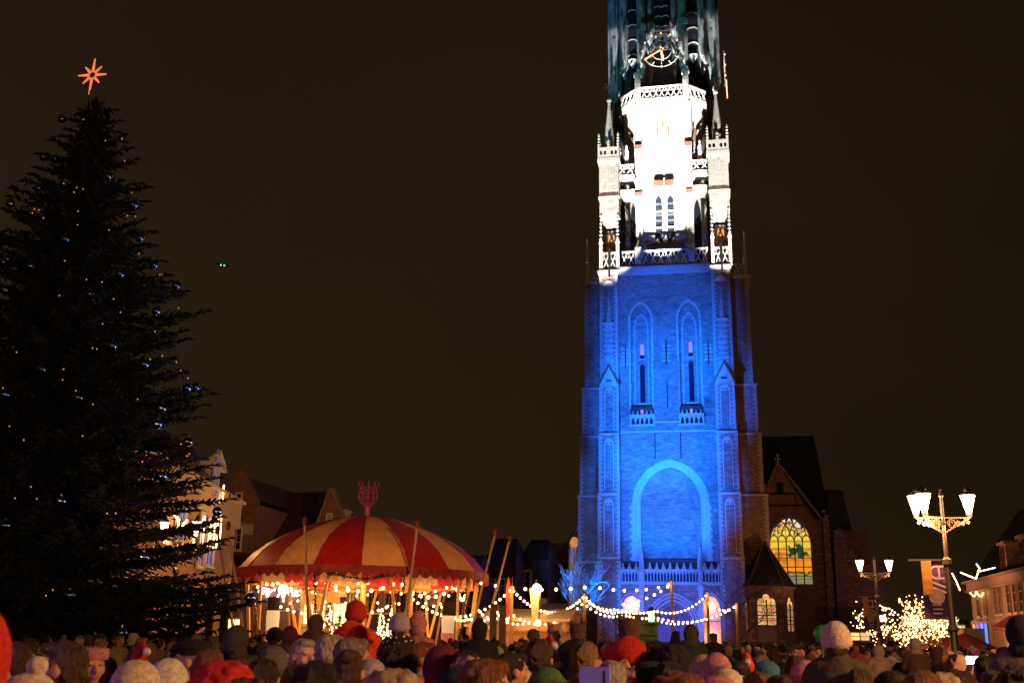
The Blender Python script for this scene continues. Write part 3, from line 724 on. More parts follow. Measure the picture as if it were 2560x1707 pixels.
# stained glass, pane by pane
win = MB(); win.band(pointed(wx, ww+.25, 7.5, 12.0, 14.75, 10), pointed(wx, ww, 7.5, 12.0, 14.45, 10), YC-.06, YC+.15)
wf = win.build('stained_glass_window', DSTONE, church)
def glass_mat(name, c, es):
    if name in MATS: return MATS[name]
    m = bpy.data.materials.new(name); m.use_nodes = True; MATS[name] = m
    t = m.node_tree; b = t.nodes['Principled BSDF']; b.inputs['Roughness'].default_value = .3
    tx = t.nodes.new('ShaderNodeTexCoord'); v = t.nodes.new('ShaderNodeTexVoronoi'); v.inputs['Scale'].default_value = 3.2
    n = t.nodes.new('ShaderNodeTexNoise'); n.inputs['Scale'].default_value = 2.5
    ad = t.nodes.new('ShaderNodeVectorMath'); ad.operation = 'MULTIPLY_ADD'; ad.inputs[1].default_value = (.5, .5, .5)
    t.links.new(n.outputs['Color'], ad.inputs[0]); t.links.new(tx.outputs['Object'], ad.inputs[2]); t.links.new(ad.outputs[0], v.inputs[0])
    hs = t.nodes.new('ShaderNodeMix'); hs.data_type = 'RGBA'; hs.blend_type = 'MIX'; 
    hs.inputs['A'].default_value = (*c, 1); hs.inputs['B'].default_value = (c[0]*.75, c[1]*.42, c[2]*.6+.01, 1)
    sp_ = t.nodes.new('ShaderNodeSeparateColor'); t.links.new(v.outputs['Color'], sp_.inputs[0]); t.links.new(sp_.outputs[0], hs.inputs['Factor'])
    t.links.new(hs.outputs['Result'], b.inputs['Emission Color']); b.inputs['Emission Strength'].default_value = es
    b.inputs['Base Color'].default_value = (c[0]*.3, c[1]*.3, c[2]*.3, 1)
    return m
def picture_glass():
    m = bpy.data.materials.new('stained_glass'); m.use_nodes = True
    t = m.node_tree; b = t.nodes['Principled BSDF']; b.inputs['Roughness'].default_value = .3
    b.inputs['Base Color'].default_value = (.1, .08, .05, 1)
    tx = t.nodes.new('ShaderNodeTexCoord'); sp_ = t.nodes.new('ShaderNodeSeparateXYZ'); t.links.new(tx.outputs['Object'], sp_.inputs[0])
    n = t.nodes.new('ShaderNodeTexNoise'); n.inputs['Scale'].default_value = .75; n.inputs['Detail'].default_value = 3; t.links.new(tx.outputs['Object'], n.inputs[0])
    ma = t.nodes.new('ShaderNodeMath'); ma.operation = 'MULTIPLY_ADD'; ma.inputs[1].default_value = 3.4; t.links.new(n.outputs[0], ma.inputs[0]); t.links.new(sp_.outputs[2], ma.inputs[2])
    mr_ = t.nodes.new('ShaderNodeMapRange'); mr_.inputs[1].default_value = 7.6+1.7; mr_.inputs[2].default_value = 14.5+1.7; t.links.new(ma.outputs[0], mr_.inputs[0])
    r = t.nodes.new('ShaderNodeValToRGB'); r.color_ramp.interpolation = 'CONSTANT'; e = r.color_ramp.elements
    stops = [(0, (.22, .22, .12)), (.12, (.30, .26, .07)), (.17, (.02, .05, .03)), (.20, (1, .30, .01)), (.36, (.75, .20, .02)), (.45, (1, .45, .02)), (.56, (1, .62, .04)),
             (.70, (1, .70, .08)), (.79, (.02, .07, .22)), (.82, (1, .5, .03)), (.885, (.02, .05, .16)), (.915, (1, .8, .55))]
    e[0].position = 0; e[0].color = (*stops[0][1], 1); e[1].position = stops[1][0]; e[1].color = (*stops[1][1], 1)
    for p_, c_ in stops[2:]:
        q_ = e.new(p_); q_.color = (*c_, 1)
    t.links.new(mr_.outputs[0], r.inputs[0])
    # the dark palm and its green leaves, right of the middle
    n2 = t.nodes.new('ShaderNodeTexNoise'); n2.inputs['Scale'].default_value = 1.6; n2.inputs['Detail'].default_value = 4; t.links.new(tx.outputs['Object'], n2.inputs[0])
    vd = t.nodes.new('ShaderNodeVectorMath'); vd.operation = 'DISTANCE'; vd.inputs[1].default_value = (.55, -3.9, 11.0)
    t.links.new(tx.outputs['Object'], vd.inputs[0])
    sb_ = t.nodes.new('ShaderNodeMath'); sb_.operation = 'MULTIPLY_ADD'; sb_.inputs[1].default_value = -3.2; t.links.new(n2.outputs[0], sb_.inputs[0]); t.links.new(vd.outputs['Value'], sb_.inputs[2])
    r2 = t.nodes.new('ShaderNodeValToRGB'); r2.color_ramp.interpolation = 'CONSTANT'
    m2 = t.nodes.new('ShaderNodeMapRange'); m2.inputs[1].default_value = -1.6; m2.inputs[2].default_value = .4; t.links.new(sb_.outputs[0], m2.inputs[0])
    r2.color_ramp.elements[0].position = 0; r2.color_ramp.elements[0].color = (.01, .05, .04, 1); r2.color_ramp.elements[1].position = .36; r2.color_ramp.elements[1].color = (.12, .4, .03, 1)
    t.links.new(m2.outputs[0], r2.inputs[0])
    gt = t.nodes.new('ShaderNodeMath'); gt.operation = 'LESS_THAN'; gt.inputs[1].default_value = .44; t.links.new(m2.outputs[0], gt.inputs[0])
    mx = t.nodes.new('ShaderNodeMix'); mx.data_type = 'RGBA'
    t.links.new(gt.outputs[0], mx.inputs['Factor']); t.links.new(r.outputs[0], mx.inputs['A']); t.links.new(r2.outputs[0], mx.inputs['B'])
    t.links.new(mx.outputs['Result'], b.inputs['Emission Color']); b.inputs['Emission Strength'].default_value = .95
    return m
PG = picture_glass()
nr = 11; zt, zb = 14.45, 7.6; cw = 2*ww/5
prof = pointed(wx, ww, 7.6, 12.0, 14.45, 24)
def halfw(z):
    if z <= 12.0: return ww
    best = 0
    for (x, zz_) in prof:
        if zz_ >= z: best = max(best, wx-x)
    return best
for r_ in range(nr):
    z1 = zt-(zt-zb)*r_/nr; z0 = zt-(zt-zb)*(r_+1)/nr
    for k in range(5):
        x0, x1 = wx-ww+k*cw, wx-ww+(k+1)*cw
        ha, hb = halfw(z0), halfw(z1-.02)
        a0, a1 = max(x0, wx-ha), min(x1, wx+ha); b0, b1 = max(x0, wx-hb), min(x1, wx+hb)
        if a1-a0 < .05: continue
        if b1 < b0: b0 = b1 = min(max(wx, a0), a1)
        q = MB(); q.add([(a0+.02, YC+.1, z0+.02), (a1-.02, YC+.1, z0+.02), (b1-.02, YC+.1, z1-.02), (b0+.02, YC+.1, z1-.02), (a0+.02, YC+.14, z0+.02), (a1-.02, YC+.14, z0+.02), (b1-.02, YC+.14, z1-.02), (b0+.02, YC+.14, z1-.02)],
              [(0,1,2,3),(7,6,5,4),(0,4,5,1),(1,5,6,2),(2,6,7,3),(3,7,4,0)])
        q.build('pane', PG, wf)
q = MB()
for k in range(1, 5): q.box(wx-ww+k*cw-.06, wx-ww+k*cw+.06, YC+.0, YC+.1, 7.6, 12.3)
for k in range(5):
    xm = wx-ww+(k+.5)*cw; q.band(pointed(xm, cw/2+.04, 12.0, 12.05, 12.85, 6), pointed(xm, cw/2-.05, 12.0, 12.05, 12.72, 6), YC+.0, YC+.1)
for k in (1, 2, 3): 
    xm = wx-ww+(k+.5)*cw; q.band(pointed(xm, cw+.04, 12.6, 12.65, 14.2, 6), pointed(xm, cw-.06, 12.6, 12.65, 14.05, 6), YC+.0, YC+.1)
q.build('tracery', DSTONE, wf)
q = MB()
for z in (12.1, 11.2, 10.3, 9.4, 8.5): q.box(wx-ww, wx+ww, YC+.03, YC+.08, z-.03, z+.03)
q.build('glazing_bar', IRON, wf)
for x0, x1, z1, y0 in ((15.1, 15.7, 14.0, 15.3), (16.1, 17.3, 12.6, 15.6), (17.4, 18.3, 10.5, 16.2)):
    p = MB(); p.box(x0, x1, y0, 19, 0, z1)
    bt_ = p.build('buttress', CBRICK, church)
    p = MB(); p.add([(x0-.05, y0-.05, z1), (x1+.05, y0-.05, z1), (x1+.05, 19, z1), (x0-.05, 19, z1), ((x0+x1)/2, y0-.05, z1+.9), ((x0+x1)/2, 19, z1+.9)], [(0,1,4),(1,2,5,4),(2,3,5),(3,0,4,5)])
    p.build('cap', DSTONE, bt_)
    p = MB()
    for k in range(int(z1/1.0)): p.box(x0-.03, x0+.18+.15*(k % 2), y0-.03, y0+.3, 2+k*1.0, 2.16+k*1.0); p.box(x1-.2-.15*(k % 3 == 0), x1+.03, y0-.03, y0+.3, 1.5+k*1.0, 1.66+k*1.0)
    tag(p.build('quoins', mat('pink_band', (.42,.36,.33)), bt_), kind='stuff')
p = MB(); p.box(15.1, 21, 17.5, 19.5, 0, 9.8); p.build('side_wall', CBRICK, church)
p = MB()
p.add([(8.2, 17, 13), (15.3, 17, 13.6), (15.3, 60, 13.6), (8.2, 60, 13), (10.9, 17, 20.3), (10.9, 60, 20.3)], [(0,1,4),(1,2,5,4),(2,3,5),(3,0,4,5)])
p.add([(4, 22, 15), (16.5, 22, 15), (16.5, 70, 15), (4, 70, 15), (4, 26, 25.0), (15.6, 26, 25.0), (15.6, 70, 25), (4, 70, 25)], [(0,1,5,4),(1,2,6,5),(4,5,6,7),(3,0,4,7)])
p.add([(16.5, 24, 10), (19.6, 24, 10), (19.6, 60, 10), (16.5, 24, 18.6), (18.2, 24, 18.4), (18.2, 60, 18.4), (16.5, 60, 18.6)], [(0,1,4,3),(1,2,5,4),(3,4,5,6)])
p.build('roof', SLATE, church)
p = MB(); p.box(4.0, 20, 19.5, 60, 0, 13.5); p.build('side_wall', CBRICK, church)

chapel = thing('chapel', (8.5, 0, 0), 'low polygonal brick chapel with pointed slate roof and glowing lattice windows beside the tower', 'chapel')
pts = [(6.1, 1.2), (7.05, -.8), (9.9, -.8), (10.95, 1.4), (11.1, 8), (6.35, 4)]
p = MB(); n = len(pts)
p.add([(x, y, z) for z in (0, 6.7) for x, y in pts], [(i, (i+1) % n, n+(i+1) % n, n+i) for i in range(n)]+[tuple(range(n, 2*n))]); p.build('wall', CBRICK, chapel)
p = MB(); ap = (8.6, 2.4, 10.9)
ev = [(x+(x-8.6)*.07, y+(y-2.4)*.07, 6.7) for x, y in pts]; p.add(ev+[ap], [(i, (i+1) % n, n) for i in range(n)]); rfc = p.build('roof', SLATE, chapel)
p = MB()
for i in range(1, 4): p.bar(Vector(ev[i])+Vector((0,-.05,.05)), Vector(ap)+Vector((0,-.05,.05)), .07)
p.build('ridge_lead', mat('lead_ridge', (.2,.2,.22), .5), rfc)
p = MB(); p.tube([(x*1.0+(x-8.6)*.06, y+(y-2.4)*.06, 6.6) for x, y in pts], .1, 6, True); p.build('cornice', DSTONE, chapel)
CHG = glass_mat('lattice_glass', (1, .62, .2), 1.15); CHG2 = glass_mat('dim_lattice_glass', (.8, .55, .2), .35)
LEAD = mat('lead_came', (.03, .025, .02), .6)
def lancets(c0, tdir, ndir, hw, z0, z1, mt, parent, double=True):
    fr = MB(); tdir = Vector(tdir); ndir = Vector(ndir); c0 = Vector(c0)
    W = lambda x, z, o: tuple(c0+tdir*x+ndir*o+Vector((0,0,z)))
    pr = pointed(0, hw+.18, z0-.1, z0+(z1-z0)*.72, z1+.2); pin = pointed(0, hw, z0, z0+(z1-z0)*.7, z1)
    m_ = len(pr); fr.add([W(x, z, .12) for x, z in pr]+[W(x, z, .12) for x, z in pin]+[W(x, z, -.1) for x, z in pr]+[W(x, z, -.1) for x, z in pin],
        [f for i in range(m_-1) for f in ((i, i+1, m_+i+1, m_+i), (i, 2*m_+i, 2*m_+i+1, i+1), (m_+i, m_+i+1, 3*m_+i+1, 3*m_+i))])
    fo = fr.build('lattice_window', DSTONE, parent)
    nrow = 3
    for r_ in range(nrow+1):
        for s_ in (-1, 1):
            a, b_ = (0.05, hw-.02) if s_ > 0 else (-hw+.02, -.05)
            if r_ < nrow:
                q0, q1 = z0+(z1-z0)*.62*r_/nrow, z0+(z1-z0)*.62*(r_+1)/nrow
                vs = [W(a, q0+.03, .03), W(b_, q0+.03, .03), W(b_, q1-.03, .03), W(a, q1-.03, .03)]
                pn = MB(); pn.add(vs, [(0,1,2,3)])
            else:
                pn = MB(); pp = pointed((a+b_)/2, (b_-a)/2, z0+(z1-z0)*.63, z0+(z1-z0)*.7, z0+(z1-z0)*.86)
                pn.add([W(x, z, .03) for x, z in pp], [tuple(range(len(pp)))])
            pn.build('pane', mt, fo)
    pn = MB(); q = [W(hw*.38*math.cos(t), z0+(z1-z0)*.88+hw*.38*math.sin(t), .03) for t in [2*PI*i/8 for i in range(8)]]
    pn.add(q, [tuple(range(8))]); pn.build('pane', mt, fo)
    ld_ = MB(); st = .16
    for i in range(-20, 40):
        for sg in (1, -1):
            P = []
            for t in (0, 1):
                x = -hw+t*2*hw; z = z0+i*st*1.3+(x*sg)*1.6
                P.append((x, z))
            (xa, za), (xb, zb_) = P; zmin, zmax = z0, z0+(z1-z0)*.75
            # clip
            def cl(xa, za, xb, zb_):
                if abs(zb_-za) < 1e-6: return None
                ts = sorted([(zmin-za)/(zb_-za), (zmax-za)/(zb_-za)]); t0, t1 = max(0, ts[0]), min(1, ts[1])
                if t1 <= t0: return None
                return xa+(xb-xa)*t0, za+(zb_-za)*t0, xa+(xb-xa)*t1, za+(zb_-za)*t1
            c_ = cl(xa, za, xb, zb_)
            if c_: ld_.bar(W(c_[0], c_[1], .05), W(c_[2], c_[3], .05), .018)
    for t in (.31, .62): ld_.bar(W(-hw, z0+(z1-z0)*t, .07), W(hw, z0+(z1-z0)*t, .07), .07)
    ld_.bar(W(0, z0, .08), W(0, z0+(z1-z0)*.8, .08), .11)
    tag(ld_.build('lead_lattice', LEAD, fo), kind='stuff')
lancets((8.42, -.8, 0), (1, 0, 0), (0, -1, 0), .8, 3.3, 6.0, CHG, chapel)
p = MB(); d = Vector((.95, -2.0, 0)).normalized(); lancets((6.58, .2, 0), d, (d.y, -d.x, 0), .6, 2.8, 5.8, CHG2, chapel)
d = Vector((1.05, 2.2, 0)).normalized(); lancets((10.42, .3, 0), d, (.9, -.43, 0), .75, 2.8, 5.8, CHG, chapel)
p = MB(); p.box(7.65, 9.2, -.9, -.81, 1.9, 3.1); p.build('stone_plaque', mat('plaque_stone', (.4, .33, .33), .8, nscale=3), chapel)
p = MB()
for k in range(7):
    for x in (7.0, 9.4): p.box(x, x+.3+.13*(k % 2), -.87, -.81, 1+k*.85, 1.25+k*.85)
tag(p.build('quoins', mat('pink_band', (.42,.36,.33)), chapel), kind='stuff')

# left flank of the church with its gothic window
lf = thing('church_aisle', (-10, 20, 0), 'dark brick church aisle left of the tower, showing half a lit gothic window', 'church')
p = MB(); p.plate([(-13.5, 0), (-6, 0), (-6, 20), (-8.4, 19), (-11.2, 12.5), (-13.5, 10)], [pointed(-10.1, 1.5, 3.5, 11.0, 13.6)], 15.6, 16.1); p.build('gable_wall', CBRICK, lf)
p = MB(); p.box(-14, -4, 17.5, 50, 0, 12); p.build('side_wall', CBRICK, lf)
p = MB(); p.band(pointed(-10.1, 1.7, 3.4, 11.0, 13.9), pointed(-10.1, 1.5, 3.4, 11.0, 13.6), 15.5, 15.7); wl = p.build('gothic_window', DSTONE, lf)
AM = glass_mat('amber_glass', (.9, .36, .06), .8); AM2 = glass_mat('dim_amber_glass', (.35, .17, .07), .5)
for k in range(3):
    for r_ in range(6):
        q = MB(); x0 = -11.6+k*1.0; q.box(x0+.05, x0+.95, 15.8, 15.84, 3.6+r_*1.2, 4.75+r_*1.2); q.build('pane', AM2, wl)
    q = MB(); x0 = -11.6+k*1.0; q.plate(pointed(x0+.5, .44, 10.85, 10.9, 11.5), [], 15.8, 15.84); q.build('pane', AM2, wl)
for xc, zc_ in ((-11.0, 11.9), (-10.0, 13.0)):
    q = MB(); q.plate([(xc+.5*math.cos(t), zc_+.62*math.sin(t)) for t in [2*PI*i/14 for i in range(14)]], [], 15.8, 15.84); q.build('pane', AM, wl)
q = MB()
for x in (-10.6, -9.6): q.box(x-.06, x+.06, 15.65, 15.78, 3.5, 11.2)
for r_ in range(7): q.box(-11.6, -8.6, 15.7, 15.76, 3.55+r_*1.2, 3.6+r_*1.2)
q.build('mullion', DSTONE, wl)
p = MB()
for k in range(9): p.box(-12.4+k*.5 if k < 5 else -10.5, -11.2+k*.4, 15.55, 15.6, 5+k*1.5, 5.12+k*1.5)
p.build('stone_band', mat('pink_band', (.42,.36,.33)), lf)

# ================================================================== STREET LAMPS
LGLASS = mat('lamp_glass', (1, .8, .6), .3, emit=(1, .56, .26), es=26)
LIRON = mat('lamp_iron', (.09, .075, .06), .4, metal=.5)
def make_lamp(label, loc, arms=((-1, 0), (1, 0), (-.75, -.65)), H=6.0, rz=0, power=500, group='wrought iron street lamps'):
    t = thing('street_lamp', loc, label, 'street lamp', group, rz)
    p = MB(); p.lathe([(.2, 0), (.2, .5), (.13, .6), (.11, 2.2), (.15, 2.25), (.09, 2.4), (.08, 3.9), (.13, 3.95), (.13, 4.08), (.055, 4.15), (.05, 5.0), (.09, 5.05), (.05, 5.15), (.045, 5.75), (.075, 5.8), (.03, 5.92), (.03, 5.98), (.005, 6.02)], (0,0,0), 10)
    p.build('pole', LIRON, t, smooth=False, world_space=False)
    for ax, ay in arms:
        d = Vector((ax, ay, 0)); L_ = .68
        q = MB(); q.bar(Vector((0,0,5.2)), d*L_+Vector((0,0,5.2)), .035, .05)
        q.tube([d*(L_*(1-math.cos(a)))*.98+Vector((0,0,5.2-.42*math.cos(a)*1.0)) for a in [PI/2*i/6 for i in range(7)]], .022, 5)
        for c_, r_ in ((.2, .11), (.37, .075), (.49, .045)):
            q.tube([d*(c_+r_*math.cos(a)*(1-.04*k))+Vector((0,0,5.05-c_*.02+r_*math.sin(a))) for k, a in enumerate([2*PI*i/10 for i in range(10)])], .018, 4, True)
            q.tube([d*(c_+r_*.45*math.cos(a))+Vector((0,0,5.05+r_*.45*math.sin(a))) for a in [2*PI*i/8 for i in range(7)]], .018, 4)
        q.ball(d*.62+Vector((0,0,5.08)), .05, 6, 4)
        q.build('scroll_arm', mat('lit_scroll_iron', (.3, .22, .15), .4, metal=.4), t, world_space=False)
        q = MB(); c0 = d*L_
        q.lathe([(.06, 5.3), (.195, 5.80)], c0, 6); q.v = [tuple(v) for v in q.v]
        la = q.build('lantern', LGLASS, t, world_space=False)
        q = MB(); q.lathe([(.05, 5.2), (.09, 5.29), (.06, 5.3)], c0, 6)
        q.lathe([(.225, 5.805), (.21, 5.83), (.08, 5.91), (.1, 5.94), (.02, 6.05)], c0, 6)
        q.build('lantern_cap', LIRON, la, world_space=False)
        if power:
            l = lamp('lantern_light', (0, 0, 0), power, (1, .46, .17), .2); l.parent = t; l.location = c0+Vector((0, 0, 5.05))
    return t
def ground_pt(px, dist): p = atd(px, 1590, dist); return (p.x, p.y, 0)
L1 = make_lamp('tall street lamp with three lanterns and a purple banner, nearest on the right', ground_pt(2384, 31.5), rz=-.05, power=330)
L2 = make_lamp('smaller street lamp with banner, between the church and the tall lamp', ground_pt(2199, 56), arms=((-1, 0), (1, 0)), rz=-.05, power=60)
L3 = make_lamp('street lamp with two lanterns half hidden behind the Christmas tree', ground_pt(424, 42), arms=((-1.0, .1), (1.0, -.1)), power=260)
for p_, l_ in (((14, -96, 0), 'street lamp off to the right beside the camera'), ((-13, -98, 0), 'street lamp off to the left beside the camera'), ((2, -112, 0), 'street lamp behind the camera')):
    make_lamp(l_, p_, power=1900 if p_[0] == 14 else 300)
spot('purple_fill_spot', (-16, -106, 5.5), (4, -90, .5), 2600, (.5, .10, 1), 50, .8, .5)  # added purple fill on the crowd, its source out of view

def banner(lampobj, z0, z1, w, label):
    t = thing('street_banner', (lampobj.location.x, lampobj.location.y, 0), label, 'banner', 'purple banners on the street lamps', -.1)
    def skew(p): return p
    m_ = MB(); m_.box(-w-.32, -.02, -.02, .02, z1, z1+.05); m_.box(-w-.1, -.02, -.02, .02, z0-.04, z0); m_.build('rod', LIRON, t, world_space=False)
    # cloth, slightly billowed
    def cloth(x0, x1, y, mt, nm):
        c = MB(); n = 10; vs = []
        for i in range(n+1):
            z = z0+(z1-z0)*i/n; yy = y+.035*math.sin(i*.9); vs += [(x0, yy, z), (x1, yy+.02, z), (x0, yy+.012, z), (x1, yy+.032, z)]
        fs = []
        for i in range(n):
            a = i*4; fs += [(a, a+1, a+5, a+4), (a+2, a+6, a+7, a+3)]
        c.add(vs, fs); return c.build(nm, mt, t, world_space=False)
    cl = cloth(-w, -.08, 0, mat('purple_cloth', (.13, .06, .22), .8, nscale=3, namt=.3), 'purple_cloth')
    c = MB(); c.box(-w, -w*.62, -.06, -.045, z0+(z1-z0)*.40, z1); c.build('orange_stripe', mat('orange_cloth', (.75, .34, .08), .8, nscale=4, namt=.4), cl, world_space=False)
    # the writing: a round headed A lying on its side, two slanting strokes, a disc and a small d
    g_ = MB(); W_ = w*.5; xr = -.1; H_ = z1-z0; zt_ = z1-H_*.1
    A = [(xr, zt_), (xr-W_*.72, zt_), (xr-W_, zt_-W_*.2), (xr-W_, zt_-W_*.75), (xr-W_*.72, zt_-W_*.95), (xr, zt_-W_*.95)]
    for a, b in zip(A[:-1], A[1:]): g_.bar((a[0], -.05, a[1]), (b[0], -.05, b[1]), .05, .012)
    g_.bar((xr-W_*.38, -.05, zt_), (xr-W_*.38, -.05, zt_-W_*.95), .05, .012)
    for k in (0, 1):
        z = zt_-W_*(1.25+.42*k); g_.bar((xr-W_*.95, -.05, z), (xr+.02, -.05, z-W_*.42), .05, .012)
    g_.build('lettering', mat('pale_print', (.75, .62, .6), .7), cl, world_space=False)
    g_ = MB(); zc = z0+H_*.37; xc = -w*.5
    g_.plate([(xc+W_*.62*math.cos(a), zc+W_*.62*math.sin(a)) for a in [2*PI*i/20 for i in range(20)]], [], -.058, -.05)
    g_.build('printed_disc', mat('pink_print', (.5, .33, .36), .7, nscale=9, namt=.4), cl, world_space=False)
    g_ = MB()
    for k in range(4): g_.box(xc-W_*.4, xc+W_*(.3+.1*(k % 2)), -.056, -.05, z0+.1+k*.11, z0+.14+k*.11)
    g_.build('small_print', mat('pink_print', (.5,.33,.36)), cl, world_space=False)
    return t
banner(L1, 2.55+.0, 4.05, .66, 'purple and orange banner hanging on the tall lamp nearest on the right')
banner(L2, 2.55, 4.05, .66, 'purple and orange banner hanging on the smaller lamp beside the church')

# ================================================================== STRING LIGHTS
BULB = mat('warm_bulb', (1, .8, .5), .3, emit=(1, .50, .17), es=13, sample=False)
WIRE = mat('black_cable', (.02, .018, .015), .6)
def bulb_mesh(r_=.055):
    m_ = MB(); m_.ball((0,0,0), r_, 6, 5); o = m_.build('bulb', BULB); me = o.data; bpy.data.objects.remove(o); return me
BM = {r_: bulb_mesh(r_) for r_ in (.045, .06, .075, .035)}
def string(label, pts, sags, n, r_=.06, group='warm festoon light strings', light=0, cat='string lights', drop=.06):
    """cable through world points with n bulbs per span"""
    base = Vector(pts[0]); t = thing('festoon_string', base, label, cat, group)
    cab = MB(); P = []; B = []
    if not isinstance(n, (list, tuple)): n = [n]*(len(pts)-1)
    if not isinstance(sags, (list, tuple)): sags = [sags]*(len(pts)-1)
    for a, b, s_, k in zip(pts[:-1], pts[1:], sags, n):
        a, b = Vector(a), Vector(b)
        P += [a.lerp(b, i/10)-Vector((0,0,4*s_*(i/10)*(1-i/10))) for i in range(11)]
        for i in range(k):
            u = (i+.5+rnd.uniform(-.12, .12))/k; B.append(a.lerp(b, u)-Vector((0,0,4*s_*u*(1-u)+drop)))
    cab.tube(P, .012, 4); cab.build('cable', WIRE, t)
    for q in B:
        o = bpy.data.objects.new('bulb', BM[r_]); col.objects.link(o); o.parent = t; o.location = q-base
    if light:
        for i in range(0, len(B), max(1, len(B)//2+1)):
            lamp('bulb_fill_light', B[i]+Vector((0, 0, -.15)), light, (1, .5, .2), .3)
    return t
def A(px, py, Y): return at(px, py, Y)
WOODP = mat('orange_wood_pole', (.42, .20, .07), .7, nscale=5, namt=.4, stretch=(6, 6, .6))
for k, (px, py, Y, lb) in enumerate(((1028, 1488, -52, 'under the right half of the striped tent'), (1279, 1466, -50, 'beside the red feather flag'),
        (1461, 1484, -44, 'just left of the lit bare tree'), (1678, 1452, -34, 'the tallest, in the middle of the purple door'), (1768, 1480, -30, 'in front of the right lit porch arch'), (1841, 1508, -34, 'rightmost, left of the chapel windows'))):
    q = A(px, py, Y); t = thing('light_pole', (q.x, q.y, 0), 'wooden festoon pole, '+lb, 'pole', 'wooden poles carrying the festoons')
    b = MB(); b.cyl((q.x, q.y, 0), (q.x, q.y, q.z+.1), .09, .08, 8); b.build('post', WOODP, t)
    b = MB(); b.cyl((q.x, q.y, q.z+.02), (q.x, q.y, q.z+.1), .1, .1, 8); b.build('cap', IRON, t)
    if k > 0: lamp('bulb_fill_light', (q.x-.1, q.y-.3, q.z-.2), 22, (1, .45, .15), .2)
F_ = 'warm festoon light strings'
string('long festoon from the tent pole to the red feather flag', [A(1028, 1490, -52), A(1279, 1468, -50)], 1.05, 21, .06, light=30)
string('low festoon dipping left of the white flag with the bright lamp', [A(1279, 1532, -50), A(1461, 1500, -44)], .75, 15, .06, light=20)
string('festoon from the red feather flag down towards the lit bare tree', [A(1279, 1468, -50), A(1461, 1486, -44)], .95, 22, .06, light=20)
string('topmost, widely spaced festoon crossing above the white flag to the porch', [A(1180, 1450, -50), A(1480, 1462, -46), A(1682, 1455, -34)], [.25, .3], [8, 7], .075)
string('festoon dropping from the tallest wooden pole to the left porch arch', [A(1680, 1456, -34), A(1548, 1508, -38)], .25, 7, .075)
string('festoon from the pole by the bare tree past the green lantern', [A(1461, 1486, -44), A(1550, 1525, -42), A(1640, 1524, -38), A(1768, 1482, -30)], [.35, .1, .5], [10, 10, 14], .06, light=16)
string('lower festoon from the bare tree across the purple door', [A(1461, 1506, -44), A(1560, 1534, -42), A(1640, 1540, -38), A(1841, 1510, -34)], [.3, .1, .55], [9, 8, 17], .06, light=12)
string('short festoon between the right porch arch and the rightmost pole', [A(1768, 1498, -30), A(1841, 1510, -34)], .45, 6, .075)
string('festoon crossing the foot of the bare tree', [A(1461, 1494, -44), A(1540, 1520, -42), A(1600, 1505, -40)], [.2, .2], [8, 6], .06)
string('lowest festoon over the purple door', [A(1640, 1545, -38), A(1700, 1556, -36), A(1768, 1540, -30)], [.1, .1], [6, 6], .045)
string('festoon above the wooden market counter', [A(1180, 1500, -50), A(1246, 1540, -50), A(1330, 1550, -50)], [.3, .2], [6, 6], .06)

# ================================================================== STRIPED TENT
TX = A(911, 1420, -56.0); tc0 = Vector((TX.x, -52.0, 0)); TX = A(911, 1420, -52.0); tc0 = Vector((TX.x, -52.0, 0))
TR = 5.75; ZR = A(905, 1412, -58.1).z; ZA = A(915, 1290, -52).z
tent = thing('striped_tent', (tc0.x, tc0.y, 0), 'round red and cream striped festival tent with warm lights under the scalloped edge', 'tent')
REDC = mat('red_canvas', (.42, .012, .012), .55, nscale=1.5, namt=.25, bump=.15)
CREAM = mat('cream_canvas', (.74, .37, .15), .65, nscale=1.5, namt=.22, bump=.15)
PURP = mat('faded_canvas', (.5, .35, .38), .5, nscale=2, namt=.4)
def prof_r(t):   # t 0 apex .. 1 rim
    return TR*t, ZR+(ZA-ZR)*(1-t**1.75*.80-.20*t**9)
toc = math.atan2(CAM.y-tc0.y, CAM.x-tc0.x)      # azimuth facing the camera
NS = 18
def seg(a0, a1, r_fun, nr_=9, na=4, th=.03):
    m_ = MB(); vs = []; fs = []
    for lay in (0, 1):
        for i in range(nr_+1):
            r_, z = r_fun(i/nr_)
            for j in range(na+1):
                a = a0+(a1-a0)*j/na
                sg = 1-.018*math.sin(PI*j/na)*(i/nr_)
                vs.append((tc0.x+r_*sg*math.cos(a), tc0.y+r_*sg*math.sin(a), z-lay*th))
    k = (nr_+1)*(na+1)
    for i in range(nr_):
        for j in range(na):
            a = i*(na+1)+j; fs += [(a, a+1, a+na+2, a+na+1), (k+a, k+a+na+1, k+a+na+2, k+a+1)]
    m_.add(vs, fs); return m_
for i in range(NS):
    a0 = toc+R(-1.3+20*i); a1 = a0+R(20)
    rel = (-1.3+20*i) % 360
    red = (i % 2 == 1)
    mm = REDC if red else CREAM
    if i == NS-4: mm = REDC
    seg(a0, a1, prof_r).build('canopy_panel', mm, tent, smooth=True)
    # seam rope
    m_ = MB(); m_.tube([Vector((tc0.x+prof_r(t)[0]*math.cos(a0), tc0.y+prof_r(t)[0]*math.sin(a0), prof_r(t)[1]+.01)) for t in [k/8 for k in range(9)]], .015, 4); m_.build('seam', mat('seam_rope', (.2, .05, .03), .7), tent)
